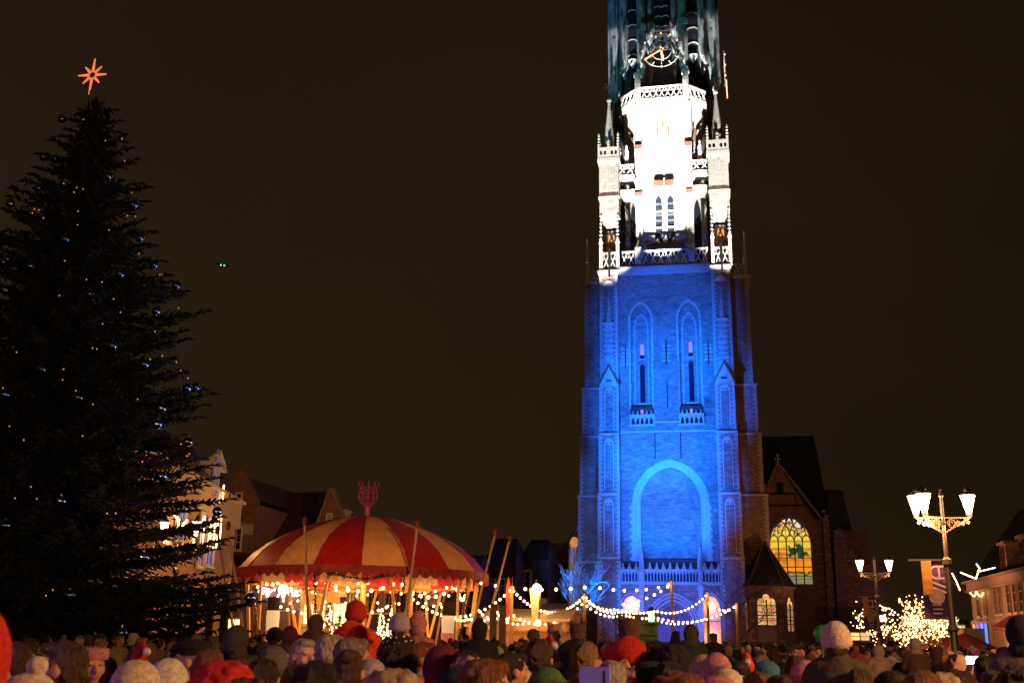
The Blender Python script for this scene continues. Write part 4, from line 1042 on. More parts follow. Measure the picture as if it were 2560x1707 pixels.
def valance(rr_, z1, z0, drop, n, mt, nm, seglen=NS):
    for i in range(seglen):
        m_ = MB(); k = n; vs = []; fs = []
        for j in range(k*6+1):
            a = toc+R(-1.3+20*i)+R(20)*j/(k*6)
            d_ = drop*abs(math.sin(PI*j/6)); wv = .02*math.sin(j*1.7)
            for rr2, z in ((rr_, z1), (rr_+wv, z0), (rr_+wv*1.5, z0-d_)):
                vs.append((tc0.x+rr2*math.cos(a), tc0.y+rr2*math.sin(a), z))
        for j in range(k*6):
            for q in (0, 1): fs.append((j*3+q, j*3+q+1, j*3+4+q, j*3+3+q))
        m_.add(vs, fs); m_.build(nm, mt[i % len(mt)], tent)
DRC = mat('dark_red_canvas', (.22, .008, .01), .7, nscale=3, namt=.3)
zrim = prof_r(1)[1]
valance(TR+.02, zrim+.05, zrim-.25, .16, 4, [DRC], 'valance')
INY = mat('inner_cream_canvas', (.8, .5, .25), .7, emit=(1, .38, .08), es=.25, sample=False); INR = mat('inner_red_canvas', (.6, .05, .05), .7, emit=(1, .06, .04), es=.2, sample=False)  # both canvases glow on their own to look lit from inside
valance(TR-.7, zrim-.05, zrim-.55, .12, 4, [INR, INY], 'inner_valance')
m_ = MB(); m_.tube([Vector((tc0.x+(TR-.75)*math.cos(a), tc0.y+(TR-.75)*math.sin(a), zrim-.5)) for a in [2*PI*i/36 for i in range(36)]], .05, 5, True)
m_.build('ring_beam', mat('lit_yellow_wood', (.75, .42, .13), .6, nscale=4), tent)
YW = mat('lit_yellow_wood', (.75, .42, .13)); POLE = mat('pale_wood_pole', (.36, .22, .13), .6, nscale=4, namt=.3, stretch=(5, 5, .5))
GARL = mat('fir_garland', (.018, .035, .015), .9)
def garland(path, parent, r_=.12, dens=60, name='garland'):
    m_ = MB()
    for a, b in zip(path[:-1], path[1:]):
        a, b = Vector(a), Vector(b); L_ = (b-a).length
        for _ in range(int(L_*dens)):
            q = a.lerp(b, rnd.random()); d = Vector((rnd.gauss(0, 1), rnd.gauss(0, 1), rnd.gauss(0, 1))).normalized()*r_*rnd.uniform(.6, 1.3)
            e = d.orthogonal().normalized()*.025; m_.add([q-e, q+e, q+d], [(0, 1, 2)])
    return tag(m_.build(name, GARL, parent), kind='stuff')
PA = [-22, 18, 57, 80, 138, 178, -62, -82, -142]
for k, ad in enumerate(PA):
    a = toc+R(ad); d = Vector((math.cos(a), math.sin(a), 0))
    b0 = tc0+d*(TR-.55)+Vector((0,0,.1)); b1 = tc0+d*(TR+.95)+Vector((0,0,ZR+1.62))
    m_ = MB(); m_.cyl(b0, b1, .065, .055, 7); po = m_.build('leaning_pole', POLE, tent)
    m_ = MB(); m_.ball(b1+Vector((0,0,.12)), .12, 7, 5, (1, 1, 1.5)); m_.cyl(b1-Vector((0,0,.08)), b1+Vector((0,0,.03)), .08, .1, 7); m_.build('red_tip', mat('red_wood', (.12, .01, .01), .5), po)
    for sgn in (-1, 1):
        e = tc0+d*(TR-.5)+Vector((-d.y, d.x, 0))*sgn*.55+Vector((0,0,zrim-.35))
        m_ = MB(); m_.bar(tc0+d*(TR-.8)+Vector((0,0,1.6)), e, .11, .11); m_.build('strut', YW, tent)
    if abs(ad) < 120: garland([tc0+d*(TR-.35)+Vector((0,0,zrim-.35)), tc0+d*(TR-.62)+Vector((.05,0,2.2)), tc0+d*(TR-.75)+Vector((0,0,1.5))], po, .16, 90)
# garland swagged on the front valance
ga = [tc0+Vector(((TR+.12)*math.cos(toc+R(x)), (TR+.12)*math.sin(toc+R(x)), zrim-.28-.22*math.sin(PI*(x+14)/26))) for x in range(-14, 13, 3)]
garland(ga, tent, .13, 110)
# magenta openwork crown on the ridge
CR = mat('magenta_crown', (.24, .012, .09), .5, emit=(.6, .01, .12), es=.05, sample=False)
cr0 = tc0+Vector((0,0,ZA))
m_ = MB(); m_.cyl(cr0, cr0+Vector((0,0,.5)), .1, .14, 8)
for i in range(10):
    a = 2*PI*i/10
    m_.tube([cr0+Vector((r_*math.cos(a), r_*math.sin(a), z)) for r_, z in ((.14, .45), (.42, .75), (.46, 1.05), (.38, 1.3), (.5, 1.5))], .022, 4)
    m_.ball(cr0+Vector((.5*math.cos(a), .5*math.sin(a), 1.53)), .05, 5, 4)
for r_, z in ((.3, .6), (.44, .85), (.45, 1.1), (.39, 1.3)): m_.tube([cr0+Vector((r_*math.cos(a), r_*math.sin(a), z)) for a in [2*PI*i/16 for i in range(16)]], .02, 4, True)
m_.build('crown', CR, tent)
m_ = MB(); m_.lathe([(TR-.6, .02), (TR-.6, .35), (TR-.7, .36)], tc0, 36); m_.build('stage_floor', mat('stage_boards', (.2, .11, .05), .6), tent)
m_ = MB(); m_.cyl(tc0+Vector((0,0,.3)), tc0+Vector((0,0,ZA-.3)), .14, .12, 8); m_.build('centre_pole', YW, tent)
# lamps under the roof
for ad, rr_, z, pw in ((0, 3.4, 3.4, 140), (70, 3.6, 3.4, 140), (-70, 3.6, 3.4, 180), (140, 3.2, 3.4, 140), (-140, 3.2, 3.4, 180), (0, .8, 3.8, 100)):
    a = toc+R(ad); lamp('tent_light', (tc0.x+rr_*math.cos(a), tc0.y+rr_*math.sin(a), z), pw, (1, .45, .14), .3)
def ringp(ad, rr_, z): a = toc+R(ad); return tc0+Vector((rr_*math.cos(a), rr_*math.sin(a), z))
z_ = zrim-.45
sl = 'swagged along the inside of the striped tent, '
string('festoon swags '+sl+'left front', [ringp(x, TR-.9, z_) for x in (-95, -58, -22)], .5, 6, .075)
string('festoon swags '+sl+'middle front', [ringp(x, TR-.9, z_) for x in (-22, 18)], .45, 7, .075)
string('festoon swags '+sl+'right front', [ringp(x, TR-.9, z_) for x in (18, 57, 90)], .6, 7, .075)
string('festoon swags '+sl+'back', [ringp(x, TR-1.2, z_) for x in (110, 145, 180, 215, 250)], .8, 5, .06)
string('festoon crossing under the tent roof towards the centre pole', [ringp(-60, TR-1.2, z_), tc0+Vector((0,0,z_+.2)), ringp(60, TR-1.2, z_)], .5, 8, .06)
string('festoon lying low across the tent, left of its centre', [ringp(-80, TR-1.6, 3.3), ringp(-20, 3.5, 2.9), ringp(20, TR-1.5, 3.3)], .3, 9, .06)
string('loose festoon round the right side of the tent', [ringp(40, TR-.6, 3.2), ringp(62, TR-.4, 2.7), ringp(85, TR+.4, 3.1), ringp(100, TR+1.5, 3.0)], .3, 8, .06)
lb = thing('globe_lamp', ringp(-52, TR-1.4, 3.7), 'large round white lamp hanging under the left front of the tent', 'lamp')
m_ = MB(); m_.ball(lb.location, .22, 10, 8); m_.build('globe', mat('white_globe', (1,.8,.6), .3, emit=(1, .62, .32), es=12), lb); m_ = MB(); m_.cyl(lb.location+Vector((0,0,.2)), lb.location+Vector((0,0,.6)), .015, .015, 4); m_.build('cord', WIRE, lb)

# ================================================================== BUILDINGS ON THE LEFT (north side)
CREAMW = mat('cream_plaster', (.62, .48, .33), .8, nscale=3, namt=.2)
ROOF = brick_mat('red_roof_tiles', (.10, .035, .025), (.07, .025, .02), (.03, .012, .01), bw=.25, rh=.3)
WHITEP = mat('white_paint', (.75, .7, .65), .5)
def window(parent, c, u, w_, h_, mt, nc=2, nr_=3, fw=.07, frame=None, name='window'):
    """window centred on c in the vertical plane along unit vector u; n points to the viewer"""
    u = Vector(u).normalized(); n_ = Vector((u.y, -u.x, 0)); c = Vector(c)
    P = lambda x, z, o: c+u*x+n_*o+Vector((0,0,z))
    f = MB()
    for a, b in (((-w_/2, -h_/2), (w_/2, -h_/2)), ((w_/2, -h_/2), (w_/2, h_/2)), ((w_/2, h_/2), (-w_/2, h_/2)), ((-w_/2, h_/2), (-w_/2, -h_/2))):
        f.bar(P(a[0], a[1], .05), P(b[0], b[1], .05), fw*1.6, .1)
    for i in range(1, nc): f.bar(P(-w_/2+w_*i/nc, -h_/2, .05), P(-w_/2+w_*i/nc, h_/2, .05), fw*.7, .05)
    for i in range(1, nr_): f.bar(P(-w_/2, -h_/2+h_*i/nr_, .05), P(w_/2, -h_/2+h_*i/nr_, .05), fw*.7, .05)
    fo = f.build(name, frame or WHITEP, parent)
    g_ = MB(); vs = [P(-w_/2, -h_/2, .02), P(w_/2, -h_/2, .02), P(w_/2, h_/2, .02), P(-w_/2, h_/2, .02)]
    g_.add(vs, [(0, 1, 2, 3)]); g_.build('pane', mt, fo)
    s_ = MB(); s_.bar(P(-w_/2-.1, -h_/2-.08, .08), P(w_/2+.1, -h_/2-.08, .08), .1, .18); s_.build('sill', WHITEP, fo)
    return fo
BLUEW = mat('blue_painted_reflection', (.05, .08, .3), .2, emit=(.03, .07, .6), es=.35, sample=False)  # blue reflection put in as a glow of the pane
LITW = mat('warm_lit_glass', (.6, .4, .2), .4, emit=(1, .5, .16), es=1.1, sample=False)
DIMW = mat('dim_amber_pane', (.2, .1, .04), .3, emit=(1, .4, .1), es=.10, sample=False)
Y0 = -28
# brick gable house (px 560..640)
gh = thing('gable_house', tuple(A(600, 1590, Y0)*1)[:2]+(0,), 'narrow brown brick gable house with white band, left of the tent', 'house')
a, b, e = A(548, 1300, Y0), A(640, 1300, Y0), A(603, 1172, Y0)
m_ = MB(); zs = A(640, 1250, Y0).z; z2 = A(555, 1265, Y0).z
m_.plate([(a.x, 0), (b.x, 0), (b.x, zs), (e.x+.35, e.z-.3), (e.x+.3, e.z), (e.x-.3, e.z), (e.x-.35, e.z-.3), (a.x, z2)], [], Y0, Y0+.4); m_.build('gable_wall', HBRICK, gh)
m_ = MB(); m_.box(a.x, b.x, Y0+.4, Y0+12, 0, zs-.3); m_.build('side_wall', HBRICK, gh)
m_ = MB(); m_.add([(a.x, Y0+.4, z2), (b.x, Y0+.4, zs), (b.x, Y0+12, zs), (a.x, Y0+12, z2), (e.x, Y0+.4, e.z-.4), (e.x, Y0+12, e.z-.4)], [(0, 4, 5, 3), (1, 2, 5, 4), (2, 3, 5)]); m_.build('roof', ROOF, gh)
def wz(px0, px1, py0, py1, Y): p0, p1 = A(px0, py0, Y), A(px1, py1, Y); return Vector(((p0.x+p1.x)/2, Y, (p0.z+p1.z)/2)), abs(p1.x-p0.x), abs(p0.z-p1.z)
c_, w_, h_ = wz(592, 603, 1232, 1264, Y0-.02); window(gh, c_, (1, 0, 0), w_, h_, BLACKGLASS, 1, 2)
c_, w_, h_ = wz(580, 602, 1318, 1374, Y0-.02); window(gh, c_, (1, 0, 0), w_, h_, mat('blue_black_glass', (.02, .03, .12), .15), 2, 3)
p0, p1 = A(555, 1310, Y0), A(632, 1336, Y0); m_ = MB(); m_.box(p0.x, A(578, 1310, Y0).x, Y0-.06, Y0-.003, p1.z, p0.z); m_.box(A(604, 1310, Y0).x, p1.x, Y0-.06, Y0-.003, p1.z, p0.z)
p2 = A(580, 1303, Y0); m_.box(A(579, 1303, Y0).x, A(604, 1303, Y0).x, Y0-.07, Y0-.003, A(579, 1316, Y0).z, p2.z); m_.build('plaster_band', mat('pale_plaster', (.5, .42, .36), .8), gh)
# long roofed house
lh = thing('long_roof_house', (A(720, 1590, Y0).x, Y0, 0), 'long house with plain dark tiled roof and stepped end gable behind the tent', 'house')
ra, rb2 = A(640, 1233, Y0+8), A(825, 1228, Y0+8); ea, eb = A(641, 1440, Y0), A(870, 1400, Y0); ze = A(640, 1420, Y0).z
m_ = MB(); m_.add([(ea.x, Y0+.5, ze), (eb.x-1.5, Y0+.5, ze), (rb2.x, Y0+8, rb2.z), (ra.x, Y0+8, ra.z), (ea.x, Y0+15.5, ze), (eb.x-1.5, Y0+15.5, ze)], [(0, 1, 2, 3), (3, 2, 5, 4)]); m_.build('roof', ROOF, lh)
m_ = MB(); m_.box(ea.x, eb.x, Y0+.52, Y0+15, 0, ze-.02); m_.build('wall', HBRICK, lh)
ga_ = A(831, 1220, Y0+.3); gl, gr = A(795, 1310, Y0+.3), A(868, 1310, Y0+.3)
m_ = MB(); m_.plate([(gl.x-.3, ze), (gr.x+.5, ze), (gr.x, gr.z), (ga_.x+.25, ga_.z), (ga_.x-.25, ga_.z), (gl.x, gl.z)], [], Y0+.1, Y0+.5); m_.build('gable_wall', HBRICK, lh)
m_ = MB(); m_.bar((ga_.x, Y0+.2, ga_.z), (gl.x, Y0+.2, gl.z), .12, .5); m_.bar((ga_.x, Y0+.2, ga_.z), (gr.x, Y0+.2, gr.z), .12, .5); m_.build('coping', DSTONE, lh)
c_, w_, h_ = wz(818, 829, 1284, 1304, Y0+.08); window(lh, c_, (1, 0, 0), w_, h_, BLACKGLASS, 2, 3)
p0, p1 = A(851, 1278, Y0+2), A(864, 1310, Y0+2); m_ = MB(); m_.box(p0.x, p1.x, Y0+2, Y0+3, p1.z-1, p0.z); m_.box(p0.x-.08, p1.x+.08, Y0+1.9, Y0+3.1, p0.z, p0.z+.15); m_.build('chimney', CREAMW, lh)
# cream building with cornice, seen in perspective behind the Christmas tree
PA_, PB_ = atd(566, 1590, 64), atd(372, 1590, 50); ud = Vector((PA_.x-PB_.x, PA_.y-PB_.y, 0)).normalized(); nn = Vector((ud.y, -ud.x, 0)); LB = math.hypot(PA_.x-PB_.x, PA_.y-PB_.y)
cb_ = thing('cream_house', (PB_.x, PB_.y, 0), 'cream plastered house with dormer and lit windows, seen through the tree branches', 'house')
def onw(px, py):  # point of that facade plane under a pixel
    d = cF + cR*((px-1280)/FPX) - cU*((py-853.5)/FPX); B0 = Vector((PB_.x, PB_.y, 0)); k = (B0-CAM).dot(nn)/d.dot(nn); return CAM+d*k
zc1 = onw(566, 1246).z
def slab(z0, z1, o0, o1, s0=-4, s1=LB):
    B0 = Vector((PB_.x, PB_.y, 0)); m_ = MB()
    vs = [B0+ud*s+nn*o+Vector((0,0,z)) for z in (z0, z1) for s, o in ((s0, o1), (s1, o1), (s1, o0), (s0, o0))]
    m_.add(vs, [(0,1,2,3)[::-1], (4,5,6,7), (0,1,5,4), (1,2,6,5), (2,3,7,6), (3,0,4,7)]); return m_
slab(0, zc1-1.4, -8, 0).build('wall', mat('ochre_plaster', (.50, .30, .13), .8, nscale=3), cb_)
slab(zc1-1.4, zc1, -6, .25).build('cornice', CREAMW, cb_); slab(zc1, zc1+.15, -6, .5).build('cornice_top', WHITEP, cb_)
slab(zc1+.15, zc1+3, -8, -2.5, -4, LB-1).build('attic_roof', ROOF, cb_)
q = onw(530, 1200); s_ = (q-Vector((PB_.x, PB_.y, 0))).dot(ud)
slab(zc1+.1, q.z+.6, -1.6, .1, s_-1.0, s_+1.0).build('dormer', CREAMW, cb_)
m_ = slab(q.z+.6, q.z+.8, -1.8, .4, s_-1.4, s_+1.4); B0 = Vector((PB_.x, PB_.y, 0)); m_.bar(B0+ud*(s_-1.4)+nn*.2+Vector((0,0,q.z+.85)), B0+ud*s_+nn*.2+Vector((0,0,q.z+1.5)), .18, .3); m_.bar(B0+ud*(s_+1.4)+nn*.2+Vector((0,0,q.z+.85)), B0+ud*s_+nn*.2+Vector((0,0,q.z+1.5)), .18, .3)
m_.build('pediment', WHITEP, cb_)
window(cb_, onw(524, 1215)+nn*.25, ud, .9, 3.2, BLUEW, 2, 3)
window(cb_, onw(522, 1330)+nn*.1, ud, 1.6, 3.4, BLUEW, 2, 3); window(cb_, onw(500, 1330)+nn*.1, ud, 1.1, 3.4, BLUEW, 2, 3); window(cb_, onw(445, 1305)+nn*.1, ud, 1.4, 1.8, BLUEW, 2, 2)
for k, px in enumerate((514, 524, 532, 497, 540)):
    a_, b_ = onw(px, 1288)+nn*.3, onw(px-6, 1370)+nn*.3
    string('curtain of tiny lights %s on the cream house' % ('left of the tall window', 'in the middle of the tall window', 'right of the tall window', 'in the narrow window', 'by the corner')[k], [a_, b_], 0, 26, .035, 'light curtains on the cream house', drop=0)
string('bright light strip beside the dormer of the cream house', [onw(541, 1212)+nn*.4, onw(537, 1252)+nn*.4], 0, 16, .045, 'light curtains on the cream house', drop=0)
string('glittering strings on the lower cream facade behind the twigs', [onw(417, 1282)+nn*.3, onw(432, 1300)+nn*.3, onw(436, 1318)+nn*.3, onw(452, 1300)+nn*.3], 0, 9, .06, 'light curtains on the cream house', drop=0)
lamp('facade_light', tuple(onw(500, 1300)+nn*2.5), 160, (1, .5, .16), .3); lamp('facade_light', tuple(onw(430, 1330)+nn*3), 120, (1, .5, .16), .3)

# lit shop fronts under and behind the tent
Y1 = -36
sh = thing('yellow_shop_house', (A(805, 1590, Y1).x, Y1, 0), 'yellow lit shop house with white doors, seen under the tent', 'house')
a, b = A(757, 1400, Y1), A(856, 1400, Y1); ztop = A(800, 1415, Y1).z
m_ = MB(); m_.box(a.x, b.x, Y1, Y1+5, 0, ztop); m_.build('wall', mat('yellow_plaster', (.70, .42, .14), .8, emit=(1, .4, .08), es=.10, sample=False), sh)  # plaster given its own glow in place of warm light falling on it
for px0, px1, py0, py1, mt in ((770, 788, 1450, 1482, LITW), (798, 816, 1450, 1485, DIMW), (852-4, 866, 1452, 1486, LITW)):
    c_, w_, h_ = wz(px0, px1, py0, py1, Y1-.03); window(sh, c_, (1, 0, 0), w_, h_, mt, 3, 3)
for px0, px1 in ((760, 784), (835, 866), (802, 812)):
    c_, w_, h_ = wz(px0, px1, 1508, 1560, Y1-.03)
    window(sh, c_, (1, 0, 0), w_, h_, mat('bright_door_glass', (1, .8, .5), .4, emit=(1, .62, .24), es=3.0, sample=False), 2, 3, name='door')
bw = thing('grey_wall_house', (A(700, 1590, Y1).x, Y1, 0), 'house with blank brown-grey wall carrying white neon script, seen under the tent', 'house')
a, b = A(560, 1400, Y1), A(757, 1400, Y1); m_ = MB(); m_.box(a.x, b.x-.02, Y1, Y1+5, 0, ztop); m_.build('wall', mat('brown_grey_plaster', (.22, .13, .09), .8, nscale=3), bw)
c_, w_, h_ = wz(725, 735, 1450, 1470, Y1-.03); window(bw, c_, (1, 0, 0), w_, h_, DIMW, 2, 2)
c_, w_, h_ = wz(556, 600, 1545, 1585, Y1-.03); window(bw, c_, (1, 0, 0), w_, h_, mat('bright_door_glass', (1,.8,.5)), 3, 1, name='shop_window')
dk = thing('dark_row_house', (A(940, 1590, Y1).x, Y1, 0), 'dark row house with tall pale framed windows behind the tent centre', 'house')
a, b = A(857, 1400, Y1), A(1100, 1400, Y1); m_ = MB(); m_.box(a.x, b.x, Y1, Y1+6, 0, ztop-.2); m_.build('wall', mat('dark_facade', (.06, .035, .025), .8, nscale=3), dk)
for k in range(9):
    c_, w_, h_ = wz(872+k*26, 886+k*26, 1455, 1530, Y1-.03)
    if b.x-c_.x > .3: window(dk, c_, (1, 0, 0), w_, h_, DIMW if k in (0, 1, 3) else BLACKGLASS, 2, 3, frame=mat('brown_frame', (.22, .12, .06), .6))
lamp('shop_light', tuple(A(800, 1500, Y1-2.5)), 260, (1, .5, .14), .3); lamp('shop_light', tuple(A(690, 1530, Y1-2.5)), 60, (1, .5, .2), .3)
# neon script
ns = thing('neon_script', A(650, 1476, Y1-.3), 'white neon handwriting sign on the wall seen left under the tent', 'sign')
def stroke(pts, nm='stroke'):
    P = [A(x, y, Y1-.3) for x, y in pts]; Q = []
    for i in range(len(P)-1):
        p0, p1, p2, p3 = P[max(0, i-1)], P[i], P[i+1], P[min(len(P)-1, i+2)]
        for t in (0, .25, .5, .75): Q.append(.5*((2*p1)+(p2-p0)*t+(2*p0-5*p1+4*p2-p3)*t*t+(3*p1-p0-3*p2+p3)*t**3))
    Q.append(P[-1]); m_ = MB(); m_.tube(Q, .055, 5); m_.build(nm, mat('white_neon', (1, .9, .8), .4, emit=(.9, .75, 1), es=7), ns)
stroke([(650, 1482), (656, 1474), (660, 1469), (663, 1470), (660, 1479), (665, 1470), (667, 1488), (670, 1488), (672, 1472), (675, 1479), (679, 1474)])
stroke([(694, 1492), (698, 1482), (704, 1472), (706, 1491), (709, 1491), (712, 1474), (717, 1470), (719, 1482), (724, 1484), (728, 1474), (731, 1487), (737, 1486), (739, 1472), (741, 1488), (747, 1485)])
# sign post with white direction boards
sp0 = A(727, 1590, -40); sg = thing('direction_sign', (sp0.x, -40, 0), 'dark post with white direction boards seen under the tent', 'sign')
tz = A(727, 1502, -40).z; m_ = MB(); m_.cyl((sp0.x, -40, 0), (sp0.x, -40, tz), .05, .05, 6); m_.build('post', IRON, sg)
for px0, px1, py0, py1 in ((729, 752, 1508, 1513), (729, 752, 1515, 1520), (729, 752, 1522, 1526), (701, 725, 1524, 1528), (729, 740, 1527.5, 1530)):
    c_, w_, h_ = wz(px0, px1, py0, py1, -40.06); m_ = MB(); m_.box(c_.x-w_/2, c_.x+w_/2, -40.08, -40.05, c_.z-h_/2, c_.z+h_/2); bo_ = m_.build('board', mat('sign_white', (.7, .65, .6), .5, emit=(1,.8,.6), es=.12, sample=False), sg)
    m_ = MB(); x = c_.x-w_*.35
    while x < c_.x+w_*.35: l_ = rnd.uniform(.06, .16); m_.box(x, min(x+l_, c_.x+w_*.4), -40.09, -40.082, c_.z-h_*.12, c_.z+h_*.12); x += l_+.05
    m_.build('print', IRON, bo_)
# two barrel shaped nutcracker lanterns inside the tent rim
for px, lb_, hs in ((681, 'left', 1), (1120, 'right', .9)):
    q = A(px, 1560, -56); g0 = A(px, 1492 if hs == 1 else 1504, -56).z; t = thing('nutcracker_figure', (q.x, -56, 0), 'large %s nutcracker figure, black hat over white face and red coat' % ('glowing left' if lb_ == 'left' else 'glowing right'), 'figure', 'nutcracker figures in the tent')
    W_ = .27
    m_ = MB(); m_.lathe([(W_*.5, .3), (W_*1.1, .4), (W_, 1.6), (W_*1.1, 2.0)], (q.x, -56, 0), 12); m_.build('coat', mat('red_lit_coat', (.6, .12, .08), .5, emit=(1, .25, .12), es=.35, sample=False), t)
    m_ = MB(); m_.lathe([(W_*.95, 2.0), (W_*1.05, 2.5), (W_*1.0, g0-.55)], (q.x, -56, 0), 12); m_.ball((q.x, -56.26, 2.5), .06, 6, 4); m_.build('face', mat('white_lit_face', (.9, .8, .65), .5, emit=(1, .66, .3), es=.5, sample=False), t)
    m_ = MB(); m_.lathe([(W_*1.1, g0-.55), (W_*1.1, g0-.5), (W_*.95, g0-.48), (W_*1.05, g0)], (q.x, -56, 0), 12); m_.build('hat', mat('black_hat', (.03,.02,.015), .8), t)

# ---------------- far dark backdrop houses
def far_house(px0, px1, pytop, Y, label, wins=(), roofp=None, m=None):
    a, b = A(px0, pytop, Y), A(px1, pytop, Y)
    t = thing('far_house', ((a.x+b.x)/2, Y, 0), label, 'house')
    zt_ = min(a.z, b.z)
    m_ = MB(); m_.box(a.x, b.x, Y, Y+8, 0, zt_); m_.build('wall', m or mat('dark_facade', (.06,.035,.025)), t)
    if roofp:
        xm = (a.x+b.x)/2; m_ = MB(); m_.add([(a.x, Y, zt_), (b.x, Y, zt_), (b.x, Y+8, zt_), (a.x, Y+8, zt_), (a.x+.6, Y+4, zt_+roofp), (b.x-.6, Y+4, zt_+roofp)], [(0,1,5,4),(1,2,5),(2,3,4,5),(3,0,4)]); m_.build('roof', SLATE, t)
    for px, py, w_, h_, mt in wins:
        q = A(px, py, Y-.03); window(t, q, (1,0,0), w_, h_, mt, 2, 2)
    return t
far_house(1102, 1200, 1440, -14, 'dark low house right behind the tent edge', [(1128, 1490, .9, 1.4, DIMW), (1160, 1490, .9, 1.4, BLACKGLASS), (1150, 1530, 1.0, 1.4, DIMW)], 2)
far_house(1203, 1290, 1408, -8, 'dark house behind the red feather flag', [(1225, 1470, 1.0, 1.6, BLACKGLASS), (1262, 1470, 1.0, 1.6, BLACKGLASS), (1240, 1530, 1, 1.5, DIMW)], 2.5)
far_house(1293, 1372, 1400, -4, 'dark house behind the white flag, left of the church aisle', [(1312, 1450, 1.1, 1.7, BLACKGLASS), (1352, 1520, 1.1, 1.7, DIMW)], 2.2)

# ================================================================== RIGHT SIDE BUILDINGS
XR = 28.8
PINKW = mat('pinkish_stucco', (.45, .30, .21), .8, nscale=2.5, namt=.3)
def onr(px, py):
    d = cF + cR*((px-1280)/FPX) - cU*((py-853.5)/FPX); return CAM+d*((XR-CAM.x)/d.x)
rb3 = thing('stucco_building', (XR, 0, 0), 'beige stucco building with cornice and dormers at the right edge', 'building')
e0, e1 = onr(2425, 1462), onr(2640, 1462); zc = onr(2500, 1440).z; ya, yb = e1.y, e0.y
m_ = MB(); m_.box(XR, XR+12, ya-10, yb, 0, zc); m_.build('wall', PINKW, rb3)
m_ = MB(); m_.box(XR-.5, XR+12, ya-10, yb+.2, zc-.9, zc-.75); m_.box(XR-.75, XR+12, ya-10, yb+.3, zc-.05, zc+.15); m_.box(XR-.35, XR, ya-10, yb+.1, zc-.75, zc-.05); m_.build('cornice', mat('stucco_trim', (.5, .34, .25), .8), rb3)
zm = onr(2490, 1556).z; m_ = MB(); m_.box(XR-.25, XR, ya-10, yb+.1, zm, zm+.22); m_.build('string_course', mat('stucco_trim', (.5,.34,.25)), rb3)
m_ = MB(); m_.add([(XR-.2, ya-10, zc+.15), (XR-.2, yb, zc+.15), (XR+5, yb-1, zc+7), (XR+5, ya-10, zc+7), (XR+12, yb, zc+.1), (XR+12, ya-10, zc+.1)], [(0,1,2,3),(3,2,4,5),(1,4,2)]); m_.build('roof', SLATE, rb3)
for px, py in ((2500, 1398), (2552, 1415)):
    q = onr(px, py); m_ = MB(); m_.box(XR+.3, XR+3, q.y-1.0, q.y+1.0, zc+.2, zc+2.7); dm = m_.build('dormer', PINKW, rb3)
    m_ = MB(); m_.box(XR+.1, XR+3, q.y-1.3, q.y+1.3, zc+2.7, zc+2.95); m_.build('dormer_roof', mat('stucco_trim', (.5,.34,.25)), dm)
    window(rb3, (XR+.26, q.y, zc+1.5), (0, -1, 0), 1.2, 1.9, BLACKGLASS, 2, 3, frame=mat('brown_frame', (.22,.12,.06)))
k = 0
for px in (2447, 2464, 2492, 2503, 2525, 2541, 2556):
    q = onr(px, 1505)
    window(rb3, (XR-.02, q.y, (zc+zm)/2+.0), (0, -1, 0), 1.15, 2.5, DIMW if k == 1 else BLACKGLASS, 2, 3, frame=mat('stucco_trim', (.5,.34,.25))); k += 1
for px, mt in ((2440, LITW), (2454, mat('violet_lit_glass', (.3, .2, .8), .3, emit=(.28, .16, 1), es=1.1, sample=False)), (2463, mat('blue_lit_glass', (.1, .3, .9), .3, emit=(.03, .22, 1), es=1.5, sample=False)), (2490, DIMW), (2502, DIMW), (2525, LITW), (2540, LITW)):
    q = onr(px, 1590); window(rb3, (XR-.02, q.y, 2.6), (0, -1, 0), 3.4 if mt.name.startswith(('vio', 'blue_l')) else 1.5, 3.2, mt, 2, 2, name='shop_window', frame=mat('stucco_trim', (.5,.34,.25)))
q = onr(2459, 1588); m_ = MB(); m_.box(XR-.1, XR-.05, q.y-.22, q.y+.22, 2.0, 3.4); m_.build('shop_light', mat('white_neon', (1,.9,.8)), rb3)
string('string of lights swagged over the upper window of the stucco building', [onr(2436, 1478)+Vector((-.4,0,0)), onr(2452, 1476)+Vector((-.4,0,0)), onr(2470, 1478)+Vector((-.4,0,0))], .4, 14, .06, 'lights on the right hand buildings')
spot('facade_flood', (XR-9, onr(2530, 1590).y, 3), (XR+2, onr(2530, 1590).y, 5.5), 3600, (1, .40, .18), 95, 1.0, .5)
spot('facade_flood', (XR-9, onr(2450, 1590).y, 3), (XR+2, onr(2450, 1590).y, 5.5), 2600, (1, .45, .2), 95, 1.0, .5)
# flagpole
q0, q1 = onr(2423, 1448), onr(2447, 1500); fp = MB(); fp.cyl(q1, q0+Vector((-3, 0, .8)), .06, .04, 6); tag(fp.build('flagpole', mat('pale_wood_pole', (.36,.22,.13))), 'bare slanting flagpole on the stucco building front', 'flagpole')
# awning
q = onr(2545, 1578); aw = thing('awning', (XR-1, q.y, 0), 'red shop awning at the right edge', 'awning')
m_ = MB(); m_.add([(XR, q.y-3, 4.4), (XR, q.y+2.5, 4.4), (XR-1.6, q.y+2.5, 3.4), (XR-1.6, q.y-3, 3.4), (XR, q.y-3, 4.3), (XR, q.y+2.5, 4.3), (XR-1.6, q.y+2.5, 3.3), (XR-1.6, q.y-3, 3.3)], [(0,1,2,3),(4,7,6,5),(3,2,6,7),(0,3,7,4),(1,5,6,2)]); m_.build('cloth', mat('awning_red', (.22, .04, .03), .7), aw)
m_ = MB(); m_.bar((XR, q.y-2.9, 3.0), (XR-1.5, q.y-2.9, 3.35), .05); m_.bar((XR, q.y+2.4, 3.0), (XR-1.5, q.y+2.4, 3.35), .05); m_.build('arm', IRON, aw)

